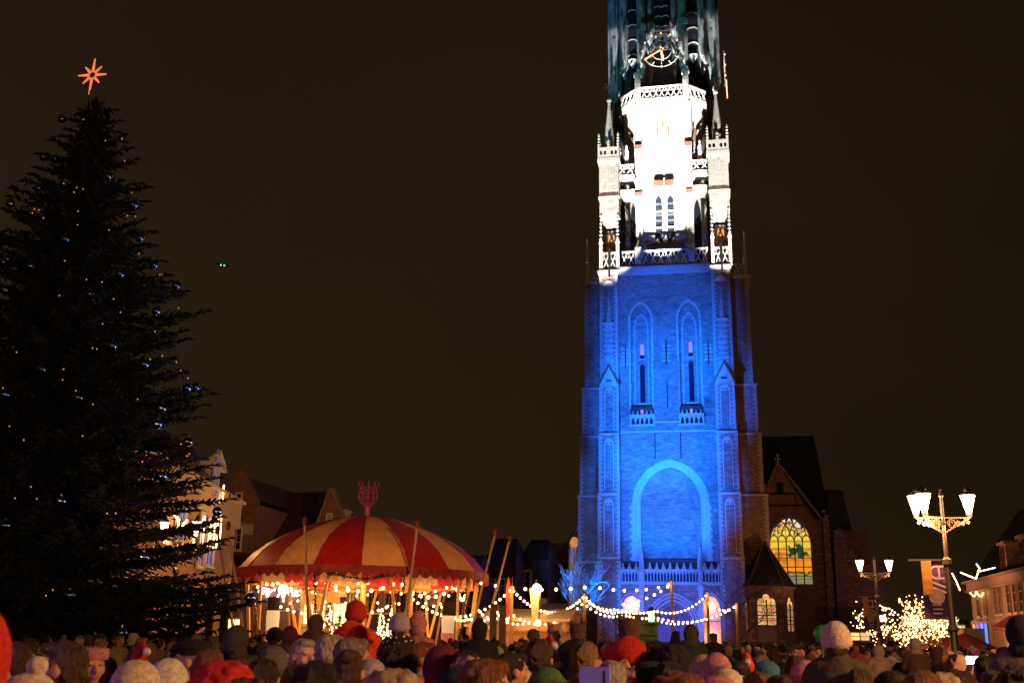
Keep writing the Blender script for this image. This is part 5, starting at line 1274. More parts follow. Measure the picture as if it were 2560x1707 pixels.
far_house(2096, 2200, 1520, 10, 'low dark building right of the church', [(2120, 1590, 2.2, .8, LITW), (2150, 1590, 1.8, .8, LITW), (2178, 1545, 1.0, 1.4, DIMW)])
far_house(2203, 2420, 1545, 24, 'long low dark building behind the lit tree', [(2240, 1580, 1.4, 1.4, DIMW), (2290, 1580, 1.4, 1.6, DIMW), (2390, 1580, 2, 1.6, LITW)])
# kiosk and red parasols on the right
q = at(2325, 1590, -20); kz = at(2325, 1577, -20).z
kk = thing('market_kiosk', (q.x, -20, 0), 'small kiosk with glowing pale fascia below the lit tree', 'kiosk')
m_ = MB(); m_.box(q.x-1.75, q.x+1.75, -20, -18, 0, kz-.05); m_.build('body', mat('dark_facade', (.06,.035,.025)), kk)
m_ = MB(); m_.box(q.x-1.8, q.x+1.8, -20.3, -20.02, kz, kz+1.0); m_.build('fascia', mat('pale_lit_fascia', (.8, .7, .45), .5, emit=(1, .72, .35), es=.75), kk)
for s_ in (-1, 1): m_ = MB(); m_.box(q.x+s_*1.78-.06, q.x+s_*1.78+.06, -20.2, -20.02, 0, kz); m_.build('post', WHITEP, kk)
for px, lb_ in ((2362, 'near the kiosk'), (2412, 'farther right, before the stucco building')):
    q = at(px, 1600, -24); t = thing('parasol', (q.x, -24, 0), 'red market parasol, '+lb_, 'parasol', 'red market parasols')
    m_ = MB(); z = at(px, 1592, -24).z; m_.lathe([(2.0, z-.75), (1.9, z-.6), (.1, z+.25)], (q.x, -24, 0), 12); m_.build('canopy', mat('parasol_red', (.5, .08, .04), .6), t)
    m_ = MB(); m_.cyl((q.x, -24, 0), (q.x, -24, z+.3), .04, .04, 6); m_.build('pole', IRON, t)
q = at(2380, 1560, -22); t = thing('board_sign', (q.x, -22, 0), 'small yellow board on a post left of the stucco building', 'sign')
m_ = MB(); m_.box(q.x-.7, q.x+.7, -22, -21.9, at(2380, 1588, -22).z, at(2380, 1572, -22).z); m_.build('board', mat('yellow_board', (.7, .42, .06), .6, emit=(1,.5,.05), es=.2, sample=False), t)
m_ = MB(); m_.cyl((q.x, -21.9, 0), (q.x, -21.9, 3.4), .05, .05, 6); m_.build('post', IRON, t)
q = at(2403, 1600, -21); t = thing('van', (q.x, -21, 0), 'pale box van with a round dark emblem, right of the kiosk', 'van')
m_ = MB(); m_.box(q.x-1.8, q.x+1.5, -21, -18, .5, 3.0); m_.build('box', mat('pale_van', (.45, .36, .3), .5), t)
m_ = MB(); m_.box(q.x-2.9, q.x-1.8, -20.9, -18.2, .5, 1.9); m_.build('cab', mat('pale_van', (.45,.36,.3)), t)
m_ = MB(); m_.plate([(q.x+.1+.42*math.cos(a), 2.2+.42*math.sin(a)) for a in [2*PI*i/16 for i in range(16)]], [[(q.x+.1+.26*math.cos(a), 2.2+.26*math.sin(a)) for a in [2*PI*i/16 for i in range(16)]]], -21.04, -21.005); m_.build('emblem', IRON, t)
for x in (-2.0, .8): m_ = MB(); m_.cyl((q.x+x, -21.05, .4), (q.x+x, -20.7, .4), .4, .4, 12); m_.build('wheel', IRON, t)

# ================================================================== BARE TREES
def branches(base, H, spread, seed, levels=5, r0_=.16, droop=0, fan=3, up=.6):
    rg = random.Random(seed); segs = []
    def grow(p, d, L_, r_, lv):
        n = 4; q = p
        for i in range(n):
            d2 = (d+Vector((rg.gauss(0, .16), rg.gauss(0, .16), rg.gauss(0, .12)+.05-droop*lv*.02))).normalized(); e = q+d2*(L_/n)
            segs.append((q, e, r_*(1-i*.12), r_*(1-(i+1)*.12), lv)); q, d = e, d2
            if lv < levels and i >= 1:
                for _ in range(fan if i == n-1 else 1):
                    ax = Vector((rg.gauss(0, 1), rg.gauss(0, 1), rg.gauss(0, .5))).normalized()
                    nd = (d+ax*spread).normalized(); nd.z = nd.z*.8+up*.25
                    grow(q, nd.normalized(), L_*rg.uniform(.6, .82), r_*.55, lv+1)
    grow(Vector(base), Vector((0,0,1)), H, r0_, 0)
    return segs
def bare_tree(base, H, spread, seed, label, m, levels=4, lights=0, r_b=.045, trunk_r=.14, group=None, up=.6, minlv=1, fan=3, rmin=.012):
    t = thing('bare_tree', base, label, 'tree', group)
    sg_ = branches(base, H, spread, seed, levels, trunk_r, up=up, fan=fan)
    a = MB(); b = MB()
    for p, q, ra, rb_, lv in sg_: (a if lv == 0 else b).cyl(p, q, max(ra, rmin), max(rb_, rmin*.8), 5 if lv < 2 else 3, False)
    a.build('trunk', m, t); b.build('crown', m, t)
    if lights:
        rg = random.Random(seed+5); ss = [s for s in sg_ if s[4] >= minlv]; L = MB()
        st = thing('light_chain', base, 'tiny warm lights on the '+label.replace('wrapped in lights, ', ''), 'string lights', 'light chains wound round bare trees')
        W = [(s[1]-s[0]).length for s in ss]
        for k, s in enumerate(rg.choices(ss, W, k=lights)):
            q = s[0].lerp(s[1], rg.random())+Vector((rg.gauss(0, .03), rg.gauss(0, .03), rg.gauss(0, .03)))
            if k < 280:
                o = bpy.data.objects.new('bulb', BM[r_b]); col.objects.link(o); o.parent = st; o.location = q-Vector(base); o.scale = (rg.uniform(.7, 1.3),)*3
            else: L.ball(q, r_b*rg.uniform(.7, 1.2), 4, 3)
        if L.v: tag(L.build('small_bulb', BULB, st), kind='stuff')
    return t
BARK = mat('pale_bark', (.38, .34, .30), .8); DBARK = mat('dark_bark', (.07, .05, .04), .9)
q = at(1478, 1590, -18); bare_tree((q.x, -18, 0), 3.0, .72, 5, 'bare tree glowing blue in the floodlight left of the porch', mat('white_bark', (.6, .56, .5), .8), 4, trunk_r=.17, up=1.3, fan=2, rmin=.03)
q = at(1835, 1590, -4.5); bare_tree((q.x, -4.5, 0), 3.7, .7, 8, 'faint bare tree before the right buttress, beside the chapel', mat('greyish_bark', (.13, .11, .10), .9), 4, trunk_r=.12, fan=2)
q = at(2345, 1600, -30); bare_tree((q.x, -30, 0), 1.75, .95, 12, 'wide bare tree wrapped in lights, right of the tall lamp', DBARK, 4, 650, .035, .16, 'bare trees wound with lights')
q = at(2300, 1600, -22); bare_tree((q.x, -22, 0), 1.6, 1.1, 22, 'low bare tree wrapped in lights, left of the tall lamp', DBARK, 4, 340, .035, .14, 'bare trees wound with lights')
q = at(2188, 1600, -26); bare_tree((q.x, -26, 0), 1.7, .6, 31, 'small bare tree wrapped in lights below the smaller lamp', DBARK, 3, 160, .035, .1, 'bare trees wound with lights')
string('string of lights dipping from the smaller lamp to the lit trees', [at(2180, 1490, -30), at(2225, 1518, -30), at(2290, 1545, -30), at(2200, 1562, -30)], .2, 8, .045, 'lights on the right hand buildings')
string('zigzag chain of lights above the roof of the stucco building', [at(2401, 1430, -30), at(2425, 1440, -30), at(2440, 1446, -30), at(2446, 1428, -30), at(2489, 1418, -30)], 0, 14, .035, 'lights on the right hand buildings', drop=0)
string('short chain hooking upward above the stucco roof', [at(2441, 1409, -30), at(2449, 1420, -30), at(2444, 1430, -30)], 0, 9, .035, 'lights on the right hand buildings', drop=0)
string('steep chain of lights at the top of the lit tree', [at(2380, 1432, -30), at(2392, 1455, -30), at(2400, 1475, -30)], 0, 12, .035, 'lights on the right hand buildings', drop=0)
lamp('tree_light', tuple(at(2345, 1560, -31)), 180, (1, .55, .2), .5)
q = at(2204, 1545, -10); t = thing('street_light', (q.x, -10, 0), 'single bright globe light low beside the smaller lamp', 'street light')
m_ = MB(); m_.ball((q.x, -10, q.z), .28, 8, 6, (1.4, 1, .8)); m_.build('globe', LGLASS, t); m_ = MB(); m_.cyl((q.x, -10, 0), (q.x, -10, q.z-.2), .06, .05, 6); m_.build('pole', LIRON, t)

# lit fir trees in the tent
for px, py, pb, Y, lb_, n_ in ((824, 1505, 1570, -50, 'small lit fir tree left of the orange coat', 90), (955, 1518, 1575, -50, 'small lit fir tree right of the orange coat', 110), (981, 1508, 1575, -49, 'taller lit fir tree with red tip, right of the orange coat', 110), (848, 1535, 1572, -52, 'tiny fir tree beside the bright door under the tent', 40)):
    top = at(px, py, Y); zb = 1.35; t = thing('small_fir_tree', (top.x, Y, 0), lb_, 'christmas tree', 'small lit fir trees in the tent')
    h_ = top.z-.5; m_ = MB(); rg = random.Random(px)
    for _ in range(900):
        u = rg.random(); a = rg.random()*2*PI; r_ = .5*(u**.8)*rg.uniform(.7, 1); z = top.z-u*h_
        p_ = Vector((top.x+r_*math.cos(a), Y+r_*math.sin(a), z)); d = Vector((math.cos(a), math.sin(a), -.3))*.16; e = Vector((-math.sin(a), math.cos(a), 0))*.04
        m_.add([p_-e, p_+e, p_+d], [(0,1,2)])
    tag(m_.build('crown', GARL, t), kind='stuff')
    m_ = MB(); m_.cyl((top.x, Y, 0), (top.x, Y, top.z), .05, .02, 6); m_.build('trunk', DBARK, t)
    for _ in range(n_):
        u = rg.random()**.7; a = rg.random()*2*PI; r_ = .52*u; o = bpy.data.objects.new('bulb', BM[.035 if n_ < 100 else .045]); col.objects.link(o); o.parent = t
        o.location = (r_*math.cos(a), r_*math.sin(a), top.z-u*h_)
lamp('tent_light', tuple(at(960, 1550, -52)), 60, (1, .4, .12), .3)

# ================================================================== FLAGS, STALLS, LANTERN
def feather(px, pyt, pyb, Y, w0, w1, m, label, text=None):
    a, b = at(px, pyt, Y), at(px, pyb, Y); t = thing('feather_flag', (b.x, Y, 0), label, 'flag')
    m_ = MB(); n = 10; L = [(b.x-w1/2, b.z)]; Rr = [(b.x+w1/2, b.z)]
    for i in range(1, n+1):
        u = i/n; z = b.z+(a.z-b.z)*u; w_ = w1/2+(w0-w1)/2*u if w0 else (w1/2)*(1-max(0, u-.5)**2*4)
        L.append((b.x-w_+(a.x-b.x)*u, z)); Rr.append((b.x+w_+(a.x-b.x)*u, z))
    m_.band(L, Rr, Y, Y+.03); cl = m_.build('cloth', m, t)
    m_ = MB(); m_.cyl((b.x+w1/2+.03, Y, 0), (b.x+w1/2+.03, Y, a.z), .025, .02, 6); m_.build('pole', IRON, t)
    return t, cl
feather(1271, 1440, 1535, -50, 0, .26, mat('red_flag', (.5, .06, .03), .7, nscale=3), 'tall red feather flag right of the tent')
feather(1338, 1470, 1545, -50, .52, .30, mat('cream_flag', (.8, .5, .2), .7, emit=(1, .45, .1), es=.2, sample=False), 'tall cream flag column below the brightest lamp')
bl_ = thing('flood_lamp', at(1342, 1471, -50), 'very bright round lamp on top of the cream flag column', 'lamp')
m_ = MB(); m_.ball(bl_.location, .22, 12, 8); m_.build('globe', mat('bright_globe', (1,.8,.5), .3, emit=(1, .62, .25), es=40), bl_); m_ = MB(); m_.cyl(bl_.location+Vector((-.05,.1,-1.2)), bl_.location+Vector((-.05,.1,.45)), .035, .02, 5); m_.build('spike', LIRON, bl_)
lamp('flood_lamp_light', tuple(bl_.location+Vector((0,-.5,0))), 130, (1, .5, .2), .25)
q = at(1345, 1556, -50); t = thing('hanging_lantern', q, 'bright small lantern over the wooden counter', 'lantern'); m_ = MB(); m_.ball(q, .13, 8, 6); m_.build('globe', mat('bright_globe', (1,.8,.5)), t); m_ = MB(); m_.cyl(q, q+Vector((0,0,.5)), .012, .012, 4); m_.build('cord', WIRE, t)
t, cl = feather(1083, 1450, 1515, -44, .62, .62, mat('lilac_flag', (.22, .15, .22), .7), 'lilac banner with pale letters seen through the right of the tent')
qq = at(1083, 1466, -44)
cu = bpy.data.curves.new('letters', 'FONT'); cu.body = 'AVE'; cu.size = .62; cu.extrude = .008; cu.align_x = 'CENTER'; cu.align_y = 'CENTER'
co = bpy.data.objects.new('letters', cu); col.objects.link(co); bpy.context.view_layer.update()
me = bpy.data.meshes.new_from_object(co.evaluated_get(bpy.context.evaluated_depsgraph_get())); bpy.data.objects.remove(co)
me.transform(Matrix.Rotation(PI/2, 4, 'Y').inverted() if False else Matrix.Identity(4)); me.transform(Matrix.Rotation(PI/2, 4, 'Z')); me.transform(Matrix.Rotation(PI/2, 4, 'X'))
me.materials.clear(); me.materials.append(mat('pale_print', (.75, .62, .6))); lo = bpy.data.objects.new('lettering', me); col.objects.link(lo); lo.parent = cl; lo.location = Vector((qq.x, -44.03, qq.z-.1))-t.location
# stalls
def stall(px0, px1, pyt, pyb, Y, label, mtop, mbody, glow=0):
    a, b = at(px0, pyt, Y), at(px1, pyt, Y); zt_ = (a.z+b.z)/2; zb_ = at((px0+px1)/2, pyb, Y).z
    t = thing('market_stall', ((a.x+b.x)/2, Y, 0), label, 'market stall')
    m_ = MB(); m_.box(a.x-.15, b.x+.15, Y-.3, Y+2, zt_-.12, zt_); m_.add([(a.x-.15, Y-.3, zt_), (b.x+.15, Y-.3, zt_), (b.x+.15, Y+2, zt_+.5), (a.x-.15, Y+2, zt_+.5)], [(0,1,2,3)]); m_.build('roof', mtop, t)
    k = 0; z = 0
    while z < zb_:
        m_ = MB(); m_.box(a.x, b.x, Y-.02*(k % 2), Y+.05, z+.01, min(z+.13, zb_)); m_.build('board', mbody, t); z += .14; k += 1
    m_ = MB(); m_.box(a.x-.05, b.x+.05, Y-.25, Y+.3, zb_, zb_+.06); m_.build('counter', mbody, t)
    m_ = MB(); m_.box(a.x, b.x, Y+1.6, Y+1.7, 0, zt_-.1); m_.build('back_wall', mbody, t)
    for x in (a.x, b.x): m_ = MB(); m_.box(x-.06, x+.06, Y-.06, Y+.06, 0, zt_-.12); m_.build('post', mbody, t)
    if glow: lamp('stall_light', ((a.x+b.x)/2, Y+.7, zt_-.4), glow, (1, .5, .2), .2)
    return t
PWOOD = mat('lit_orange_planks', (.40, .20, .08), .7, nscale=4, namt=.4, stretch=(.6, 4, 6))
stall(1210, 1420, 1545, 1578, -48, 'long wooden market stall right of the tent, planks glowing orange', mat('pale_awning', (.7, .52, .3), .7), PWOOD, 80)
stall(1170, 1235, 1560, 1590, -46, 'short market stall with white roof at the right foot of the tent', mat('pale_awning', (.7,.52,.3)), PWOOD, 60)
stall(1350, 1440, 1528, 1560, -40, 'market hut with lit roof edge in front of the church aisle', mat('brown_awning', (.35, .18, .09), .7), mat('brown_planks', (.2, .09, .04), .7), 40)
stall(1540, 1640, 1552, 1585, -36, 'green painted market hut before the porch, lantern on its corner', mat('green_paint', (.06, .10, .03), .5), mat('green_paint', (.06,.10,.03)), 10)
q = at(1629, 1541, -36.4); t = thing('green_lantern', q, 'square lantern with green and white glow on the green hut', 'lantern')
m_ = MB(); m_.box(q.x-.19, q.x+.19, -36.6, -36.2, q.z-.28, q.z+.28); m_.build('glass', mat('green_glow', (.2, .9, .5), .3, emit=(.12, .9, .45), es=1.8, sample=False), t)
m_ = MB(); m_.box(q.x-.12, q.x+.1, -36.62, -36.58, q.z-.14, q.z+.16); m_.build('bulb', mat('white_globe', (1,.8,.6)), t)
m_ = MB()
for sx in (-1, 1):
    for sy in (-36.62, -36.18): m_.box(q.x+sx*.2-.025, q.x+sx*.2+.025, sy-.02, sy+.02, q.z-.32, q.z+.3)
m_.box(q.x-.26, q.x+.26, -36.68, -36.12, q.z-.36, q.z-.3); m_.lathe([(.3, q.z+.3), (.1, q.z+.5), (.02, q.z+.6)], (q.x, -36.4, 0), 4); m_.build('frame', IRON, t)
# dark posts at the market entrance
for px, pyt, Y, w_, lb_ in ((1252, 1510, -62, .26, 'left'), (1237-0, 1510, -62, .0, ''), (1285-30+17, 1510, -62, .0, ''), (1235, 1502, -58, .0, ''), (1259, 1508, -60, .0, '')):
    if w_ == 0: continue
for px, w_, lb_ in ((1234, .22, 'left dark timber post between tent and red flag'), (1257, .22, 'right dark timber post between tent and red flag'), (531, .2, 'dark timber post under the tree, left of the shop window'), (567, .24, 'dark timber post under the tree, right of the shop window')):
    dz = -60 if px > 1000 else -63; q = at(px, 1512 if px > 1000 else 1480, dz); t = thing('timber_post', (q.x, dz, 0), lb_, 'post', 'dark timber posts'); m_ = MB(); m_.box(q.x-w_/2, q.x+w_/2, dz-.1, dz+.1, 0, q.z); m_.build('post', DBARK, t)
    m_ = MB(); m_.box(q.x-w_*.6, q.x+w_*.6, dz-.13, dz+.13, q.z, q.z+.05); m_.build('cap', IRON, t)
# drone with two green lights
q = at(558, 664, -30); t = thing('drone', q, 'distant drone, seen as two tiny green lights in the sky', 'drone')
GL = mat('green_led', (.1, 1, .3), .4, emit=(.05, .8, .2), es=4, sample=False)
for dx, dz in ((-.14, .02), (.14, -.03)): m_ = MB(); m_.ball(q+Vector((dx, -.1, dz)), .06, 6, 5); m_.build('light', GL, t)
m_ = MB(); m_.box(q.x-.18, q.x+.18, -30.05, -29.9, q.z-.04, q.z+.04)
for sx in (-1, 1):
    for sy in (-1, 1): m_.bar(q, q+Vector((sx*.3, sy*.3, .03)), .03); m_.cyl(q+Vector((sx*.3, sy*.3, .03)), q+Vector((sx*.3, sy*.3, .06)), .15, .15, 8)
m_.build('body', IRON, t)

# ================================================================== THE BIG CHRISTMAS TREE
TYP = -68.0
tb = at(100, 1590, TYP); tx = tb.x-.2; ttop = at(235, 262, TYP).z
xt = thing('christmas_tree', (tx, TYP, 0), 'huge dark Christmas tree hung with blue baubles, filling the left side', 'christmas tree')
BK = mat('fir_bark', (.07, .045, .03), .9)
m_ = MB(); m_.cyl((tx, TYP, 0), (tx-.3, TYP, ttop), .28, .03, 10); m_.build('trunk', BK, xt)
# silhouette radius at each height from the outline on the right
outl = [(235, 250), (262, 262), (290, 300), (312, 345), (335, 420), (350, 470), (352, 520), (375, 560), (398, 625), (410, 660), (462, 698), (480, 740), (440, 800), (440, 860), (505, 935), (465, 1000), (480, 1045), (480, 1080), (545, 1130), (520, 1190), (500, 1240), (560, 1262), (535, 1320), (560, 1365), (620, 1430), (590, 1480), (600, 1530)]
RP = sorted([(at(px, py, TYP).z, at(px, py, TYP).x-(tx-.3*max(0, at(px, py, TYP).z)/ttop)) for px, py in outl])
def rad(z):
    if z <= RP[0][0]: return RP[0][1]
    for (z0, r0_), (z1, r1_) in zip(RP[:-1], RP[1:]):
        if z <= z1: return r0_+(r1_-r0_)*(z-z0)/max(1e-6, z1-z0)
    return .15
rg = random.Random(4)
V = []; Fc = []
def needle(p, d, L_, wd):
    """a twig: two crossed slim leaves of needles"""
    a = d.orthogonal().normalized(); b = d.cross(a)
    for e in (a, b):
        k = len(V); V.extend([p-e*wd*.4, p+d*L_*.55-e*wd, p+d*L_, p+d*L_*.55+e*wd, p+e*wd*.4]); Fc.append((k, k+1, k+2, k+3, k+4))
limb = MB(); z = 2.0; nb = 0; layer = 0
while z < ttop-.25:
    Rz = rad(z); smooth_R = .20+(ttop-z)*.345; left_R = min(.5+.62*(ttop-z), smooth_R+1.3)
    n = max(6, int(5+Rz*2.2)); a0 = rg.random()*6.28
    for i in range(n):
        az = a0+2*PI*i/n+rg.gauss(0, .12); toright = max(0, math.cos(az))
        Rm = smooth_R*(1-toright**2)+Rz*toright**2 if math.cos(az) > 0 else smooth_R+(left_R-smooth_R)*math.cos(az)**2
        L_ = Rm*rg.uniform(.80, 1.06)
        d = Vector((math.cos(az), math.sin(az), rg.uniform(-.08, .10))).normalized()
        p0 = Vector((tx-.3*z/ttop, TYP, z-.12*L_+rg.gauss(0, .08))); q = p0; ns = max(3, int(L_/.55)); st = L_/ns
        hidden = math.sin(az) > .55      # on the far side: fewer twigs
        for k in range(ns):
            u = (k+1)/ns; dd = (d+Vector((0, 0, -.10+.34*u*u))).normalized(); e = q+dd*st
            if k < ns*.9: limb.cyl(q, e, .05*(1-u)*min(1, L_/3)+.012, .05*(1-u)*min(1, L_/3)+.01, 4, False)
            side = Vector((-d.y, d.x, 0))
            m2 = int((17 if not hidden else 4)*(st/.55)+2)
            for _ in range(m2):
                w_ = rg.random(); pp = q.lerp(e, w_); sgn = rg.choice((-1, 1)); fr = rg.uniform(.25, 1)
                sl_ = min(.95, .16+.32*L_*(1-u)**.7)*fr
                sd = (dd*rg.uniform(.4, 1.0)+side*sgn*rg.uniform(.3, 1.0)+Vector((0, 0, rg.uniform(-.38, .22)))).normalized()
                ptip = pp+sd*sl_
                nn_ = 1+int(sl_/.17)
                for t_ in range(nn_):
                    b0 = pp.lerp(ptip, t_/nn_)
                    needle(b0, (sd+Vector((rg.gauss(0, .35), rg.gauss(0, .35), rg.gauss(0, .3)))).normalized(), rg.uniform(.16, .30), rg.uniform(.022, .040))
            q = e
        needle(q, d, .4, .04); needle(q, (d+Vector((0,0,.25))).normalized(), .3, .03); nb += 1
    z += .30+.012*(ttop-z); layer += 1
for _ in range(60):
    p = Vector((tx-.3+rg.gauss(0, .1), TYP+rg.gauss(0, .1), ttop-rg.uniform(0, 1.1))); needle(p, Vector((rg.gauss(0, .4), rg.gauss(0, .4), 1)).normalized(), .4, .04)
limb.build('limb', BK, xt)
me = bpy.data.meshes.new('needles'); o_ = xt.location
me.from_pydata([(v.x-o_.x, v.y-o_.y, v.z) for v in V], [], Fc)
NEED = mat('fir_needles', (.020, .026, .015), .9, nscale=2.2, namt=.6, c2=(.008, .012, .008))
me.materials.append(NEED); no = bpy.data.objects.new('needles', me); col.objects.link(no); no.parent = xt; no['kind'] = 'stuff'
print('needles', len(Fc))
def on_tree(px, py, off=.15):
    """point of the crown's near surface under a photo pixel"""
    d = (cF + cR*((px-1280)/FPX) - cU*((py-853.5)/FPX)).normalized(); best = None
    for k in range(400):
        t = 18+k*.07; p = CAM+d*t; r_ = math.hypot(p.x-(tx-.3*p.z/ttop), p.y-TYP)
        s_ = max(.25, (.20+(ttop-p.z)*.345)*.93)
        dx = p.x-(tx-.3*p.z/ttop)
        if dx < -.6*r_: s_ = max(.3, min(.5+.62*(ttop-p.z), s_+1.2))
        if dx > .75*r_: s_ = max(s_*.6, rad(p.z)*.97)
        if r_ < s_+off: return p
    k = (TYP-1.0-CAM.y)/d.y; return CAM+d*k
BLU = mat('blue_bauble', (.22, .34, .80), .17, metal=1.0)
GCAP = mat('silver_cap', (.6, .6, .6), .3, metal=1)
bs = [(155, 298, 'topmost bauble, high on the left edge of the tree'), (109, 392, 'left of the pair of baubles near the treetop'), (138, 397, 'right of the pair of baubles near the treetop'),
 (271, 441, 'bauble on the upper right flank below the treetop'), (96, 470, 'upper left bauble with an orange glint'), (25, 508, 'bauble by the left picture edge, upper part of the tree'),
 (335, 512, 'upper of the two baubles with orange rims at the upper right edge'), (164, 597, 'bauble in the middle of the upper tree'), (350, 595, 'lower of the two baubles with orange rims at the upper right edge'),
 (385, 662, 'bauble on the right edge, just left of the one hanging clear'), (441, 714, 'bauble hanging clear of the right edge against the sky'), (77, 665, 'bauble left of the middle, level with the right hanging ones'),
 (9, 655, 'bauble cut by the left picture edge with an orange glint'), (300, 684, 'bauble below the right twig cluster, inside the crown'), (223, 735, 'middle bauble just below the upper third'), (12, 725, 'small bauble at the left picture edge below the orange one'),
 (391, 778, 'bauble with violet and orange glint near the right edge'), (281, 864, 'bauble with a wide orange glint in the centre right'), (361, 910, 'small bauble tucked under the right branches'), (104, 922, 'dim bauble on the left half, hardly lit'),
 (12, 986, 'bauble by the left picture edge, middle height'), (195, 993, 'bright blue bauble in the centre of the tree'), (468, 970, 'left of the touching pair at the right edge'), (489, 968, 'right of the touching pair at the right edge, orange rim'),
 (404, 1020, 'dim bauble just inside the right edge below the touching pair'), (394, 1060, 'small bauble with orange glint between two right branches'), (470, 1104, 'bauble resting over the long right branch'), (405, 1190, 'bauble hanging before the cream house roof'),
 (152, 1252, 'dim bauble low in the left half'), (543, 1278, 'bauble before the brick gable house, orange rim'), (12, 1313, 'lowest bauble at the left picture edge'), (358, 1392, 'bright bauble on the lower middle branches'),
 (173, 1487, 'bauble low in the left half, blue glint only'), (303, 1581, 'lowest bauble, just above the crowd'), (625, 1494, 'largest looking bauble, lower right tip beside the tent'), (236, 1598, 'small bauble low above the woman with the headband')]
b0 = None
for px, py, lb_ in bs:
    p = on_tree(px, py)
    if b0 is None:
        m_ = MB(); m_.ball((0,0,0), .155, 20, 14); b0 = m_.build('bauble', BLU, smooth=True)
        m_ = MB(); m_.cyl((0,0,.15), (0,0,.19), .035, .03, 8); m_.tube([(0,.0,.19), (.02,0,.22), (0,0,.25)], .006, 4); bc0 = m_.build('cap', GCAP, b0)
        o = b0
    else:
        o = b0.copy(); col.objects.link(o); c_ = bc0.copy(); col.objects.link(c_); c_.parent = o
    o.location = p; o.scale = (1.0,)*3 if px != 625 else (1.12,)*3
    tag(o, lb_, 'bauble', 'blue baubles hung on the big Christmas tree')
# light string wound over the tree: small dim bulbs
ts = thing('tree_light_string', (tx, TYP, 0), 'faint tiny lights scattered over the big dark Christmas tree', 'string lights')
DB = mat('dim_bulb', (1, .6, .3), .4, emit=(1, .42, .2), es=.5, sample=False)
m_ = MB(); m_.ball((0,0,0), .026, 5, 4); o = m_.build('bulb', DB); dbm = o.data; bpy.data.objects.remove(o)
for k in range(120):
    u = rg.random()**.75; zz_ = ttop-.6-u*(ttop-3); a = -PI/2+rg.uniform(-1.5, 1.9)
    r_ = (.20+(ttop-zz_)*.345)*.93
    if math.cos(a) > .8: r_ = rad(zz_)*.85
    p = Vector((tx-.3*zz_/ttop+r_*math.cos(a), TYP+r_*math.sin(a), zz_)); o = bpy.data.objects.new('bulb', dbm); col.objects.link(o); o.parent = ts; o.location = p-ts.location
for (ax, ay), (bx_, by_), sg_ in (((430, 840), (470, 930), .3), ((425, 860), (418, 890), .1), ((395, 1015), (445, 1080), .5), ((280, 330), (318, 345), .1), ((440, 1030), (430, 1085), .4), ((300, 375), (312, 345), .1)):
    a, b = at(ax, ay, TYP-.4), at(bx_, by_, TYP-.4); wire = MB(); wire.tube([a.lerp(b, i/8)-Vector((0,0,4*sg_*(i/8)*(1-i/8))) for i in range(9)], .012, 4); wire.build('cable', WIRE, ts)
# the star
q = at(231, 188, TYP); st = thing('tree_star', q, 'eight pointed star of small copper lights on the treetop', 'star')
SB = mat('copper_bulb', (1, .4, .2), .4, emit=(1, .24, .10), es=.85, sample=False)
m_ = MB(); m_.ball((0,0,0), .032, 5, 4); o = m_.build('bulb', SB); sbm = o.data; bpy.data.objects.remove(o)
for k in range(8):
    a = R(88+45*k); L_ = (.62 if k % 2 == 0 else .52); L_ = .72 if k in (0,) else (.86 if k == 4 else L_)
    d = Vector((math.cos(a), 0, math.sin(a))); e = Vector((-d.z, 0, d.x))
    m_ = MB(); m_.bar(q+d*.12-e*.04, q+d*L_, .012); m_.bar(q+d*.12+e*.04, q+d*L_, .012); ry = m_.build('ray', mat('copper_wire', (.3, .12, .07), .5, metal=.4), st)
    n = int(L_/.075)
    for i in range(n):
        for s_ in (-1, 1):
            o = bpy.data.objects.new('bulb', sbm); col.objects.link(o); o.parent = ry; o.location = d*(.14+(L_-.14)*i/n)+e*s_*.035*(1-i/n)
m_ = MB(); m_.cyl((q.x, q.y, ttop-.3), q-Vector((0,0,.6)), .03, .02, 5); m_.build('stem', BK, st)

# ================================================================== PEOPLE
dg = None
def remesh(mb, voxel, smooth_it=2, ratio=.5, name='body', disp=0, dfreq=20):
    """fuse overlapping pieces into one continuous skin"""
    me = bpy.data.meshes.new(name); me.from_pydata(mb.v, [], mb.f)
    bm = bmesh.new(); bm.from_mesh(me); bmesh.ops.recalc_face_normals(bm, faces=bm.faces); bm.to_mesh(me); bm.free()
    o = bpy.data.objects.new(name, me); col.objects.link(o)
    m = o.modifiers.new('r', 'REMESH'); m.mode = 'VOXEL'; m.voxel_size = voxel
    s_ = o.modifiers.new('s', 'SMOOTH'); s_.factor = .6; s_.iterations = smooth_it
    if ratio < 1: d_ = o.modifiers.new('d', 'DECIMATE'); d_.ratio = ratio
    bpy.context.view_layer.update()
    ne = bpy.data.meshes.new_from_object(o.evaluated_get(bpy.context.evaluated_depsgraph_get()))
    bpy.data.objects.remove(o); bpy.data.meshes.remove(me)
    if disp:
        for v in ne.vertices:
            n_ = noise.noise(v.co*dfreq)+.5*noise.noise(v.co*dfreq*2.3); v.co += v.normal*n_*disp
    ne.name = name; ne.shade_smooth(); return ne
def ell(mb, c, r_): mb.ball(c, 1, 16, 10, r_)
def limbc(mb, pts, rr):
    for (p, q), (a, b) in zip(zip(pts[:-1], pts[1:]), zip(rr[:-1], rr[1:])): mb.cyl(p, q, a, b, 12); mb.ball(q, b, 10, 7)
    mb.ball(pts[0], rr[0], 10, 7)
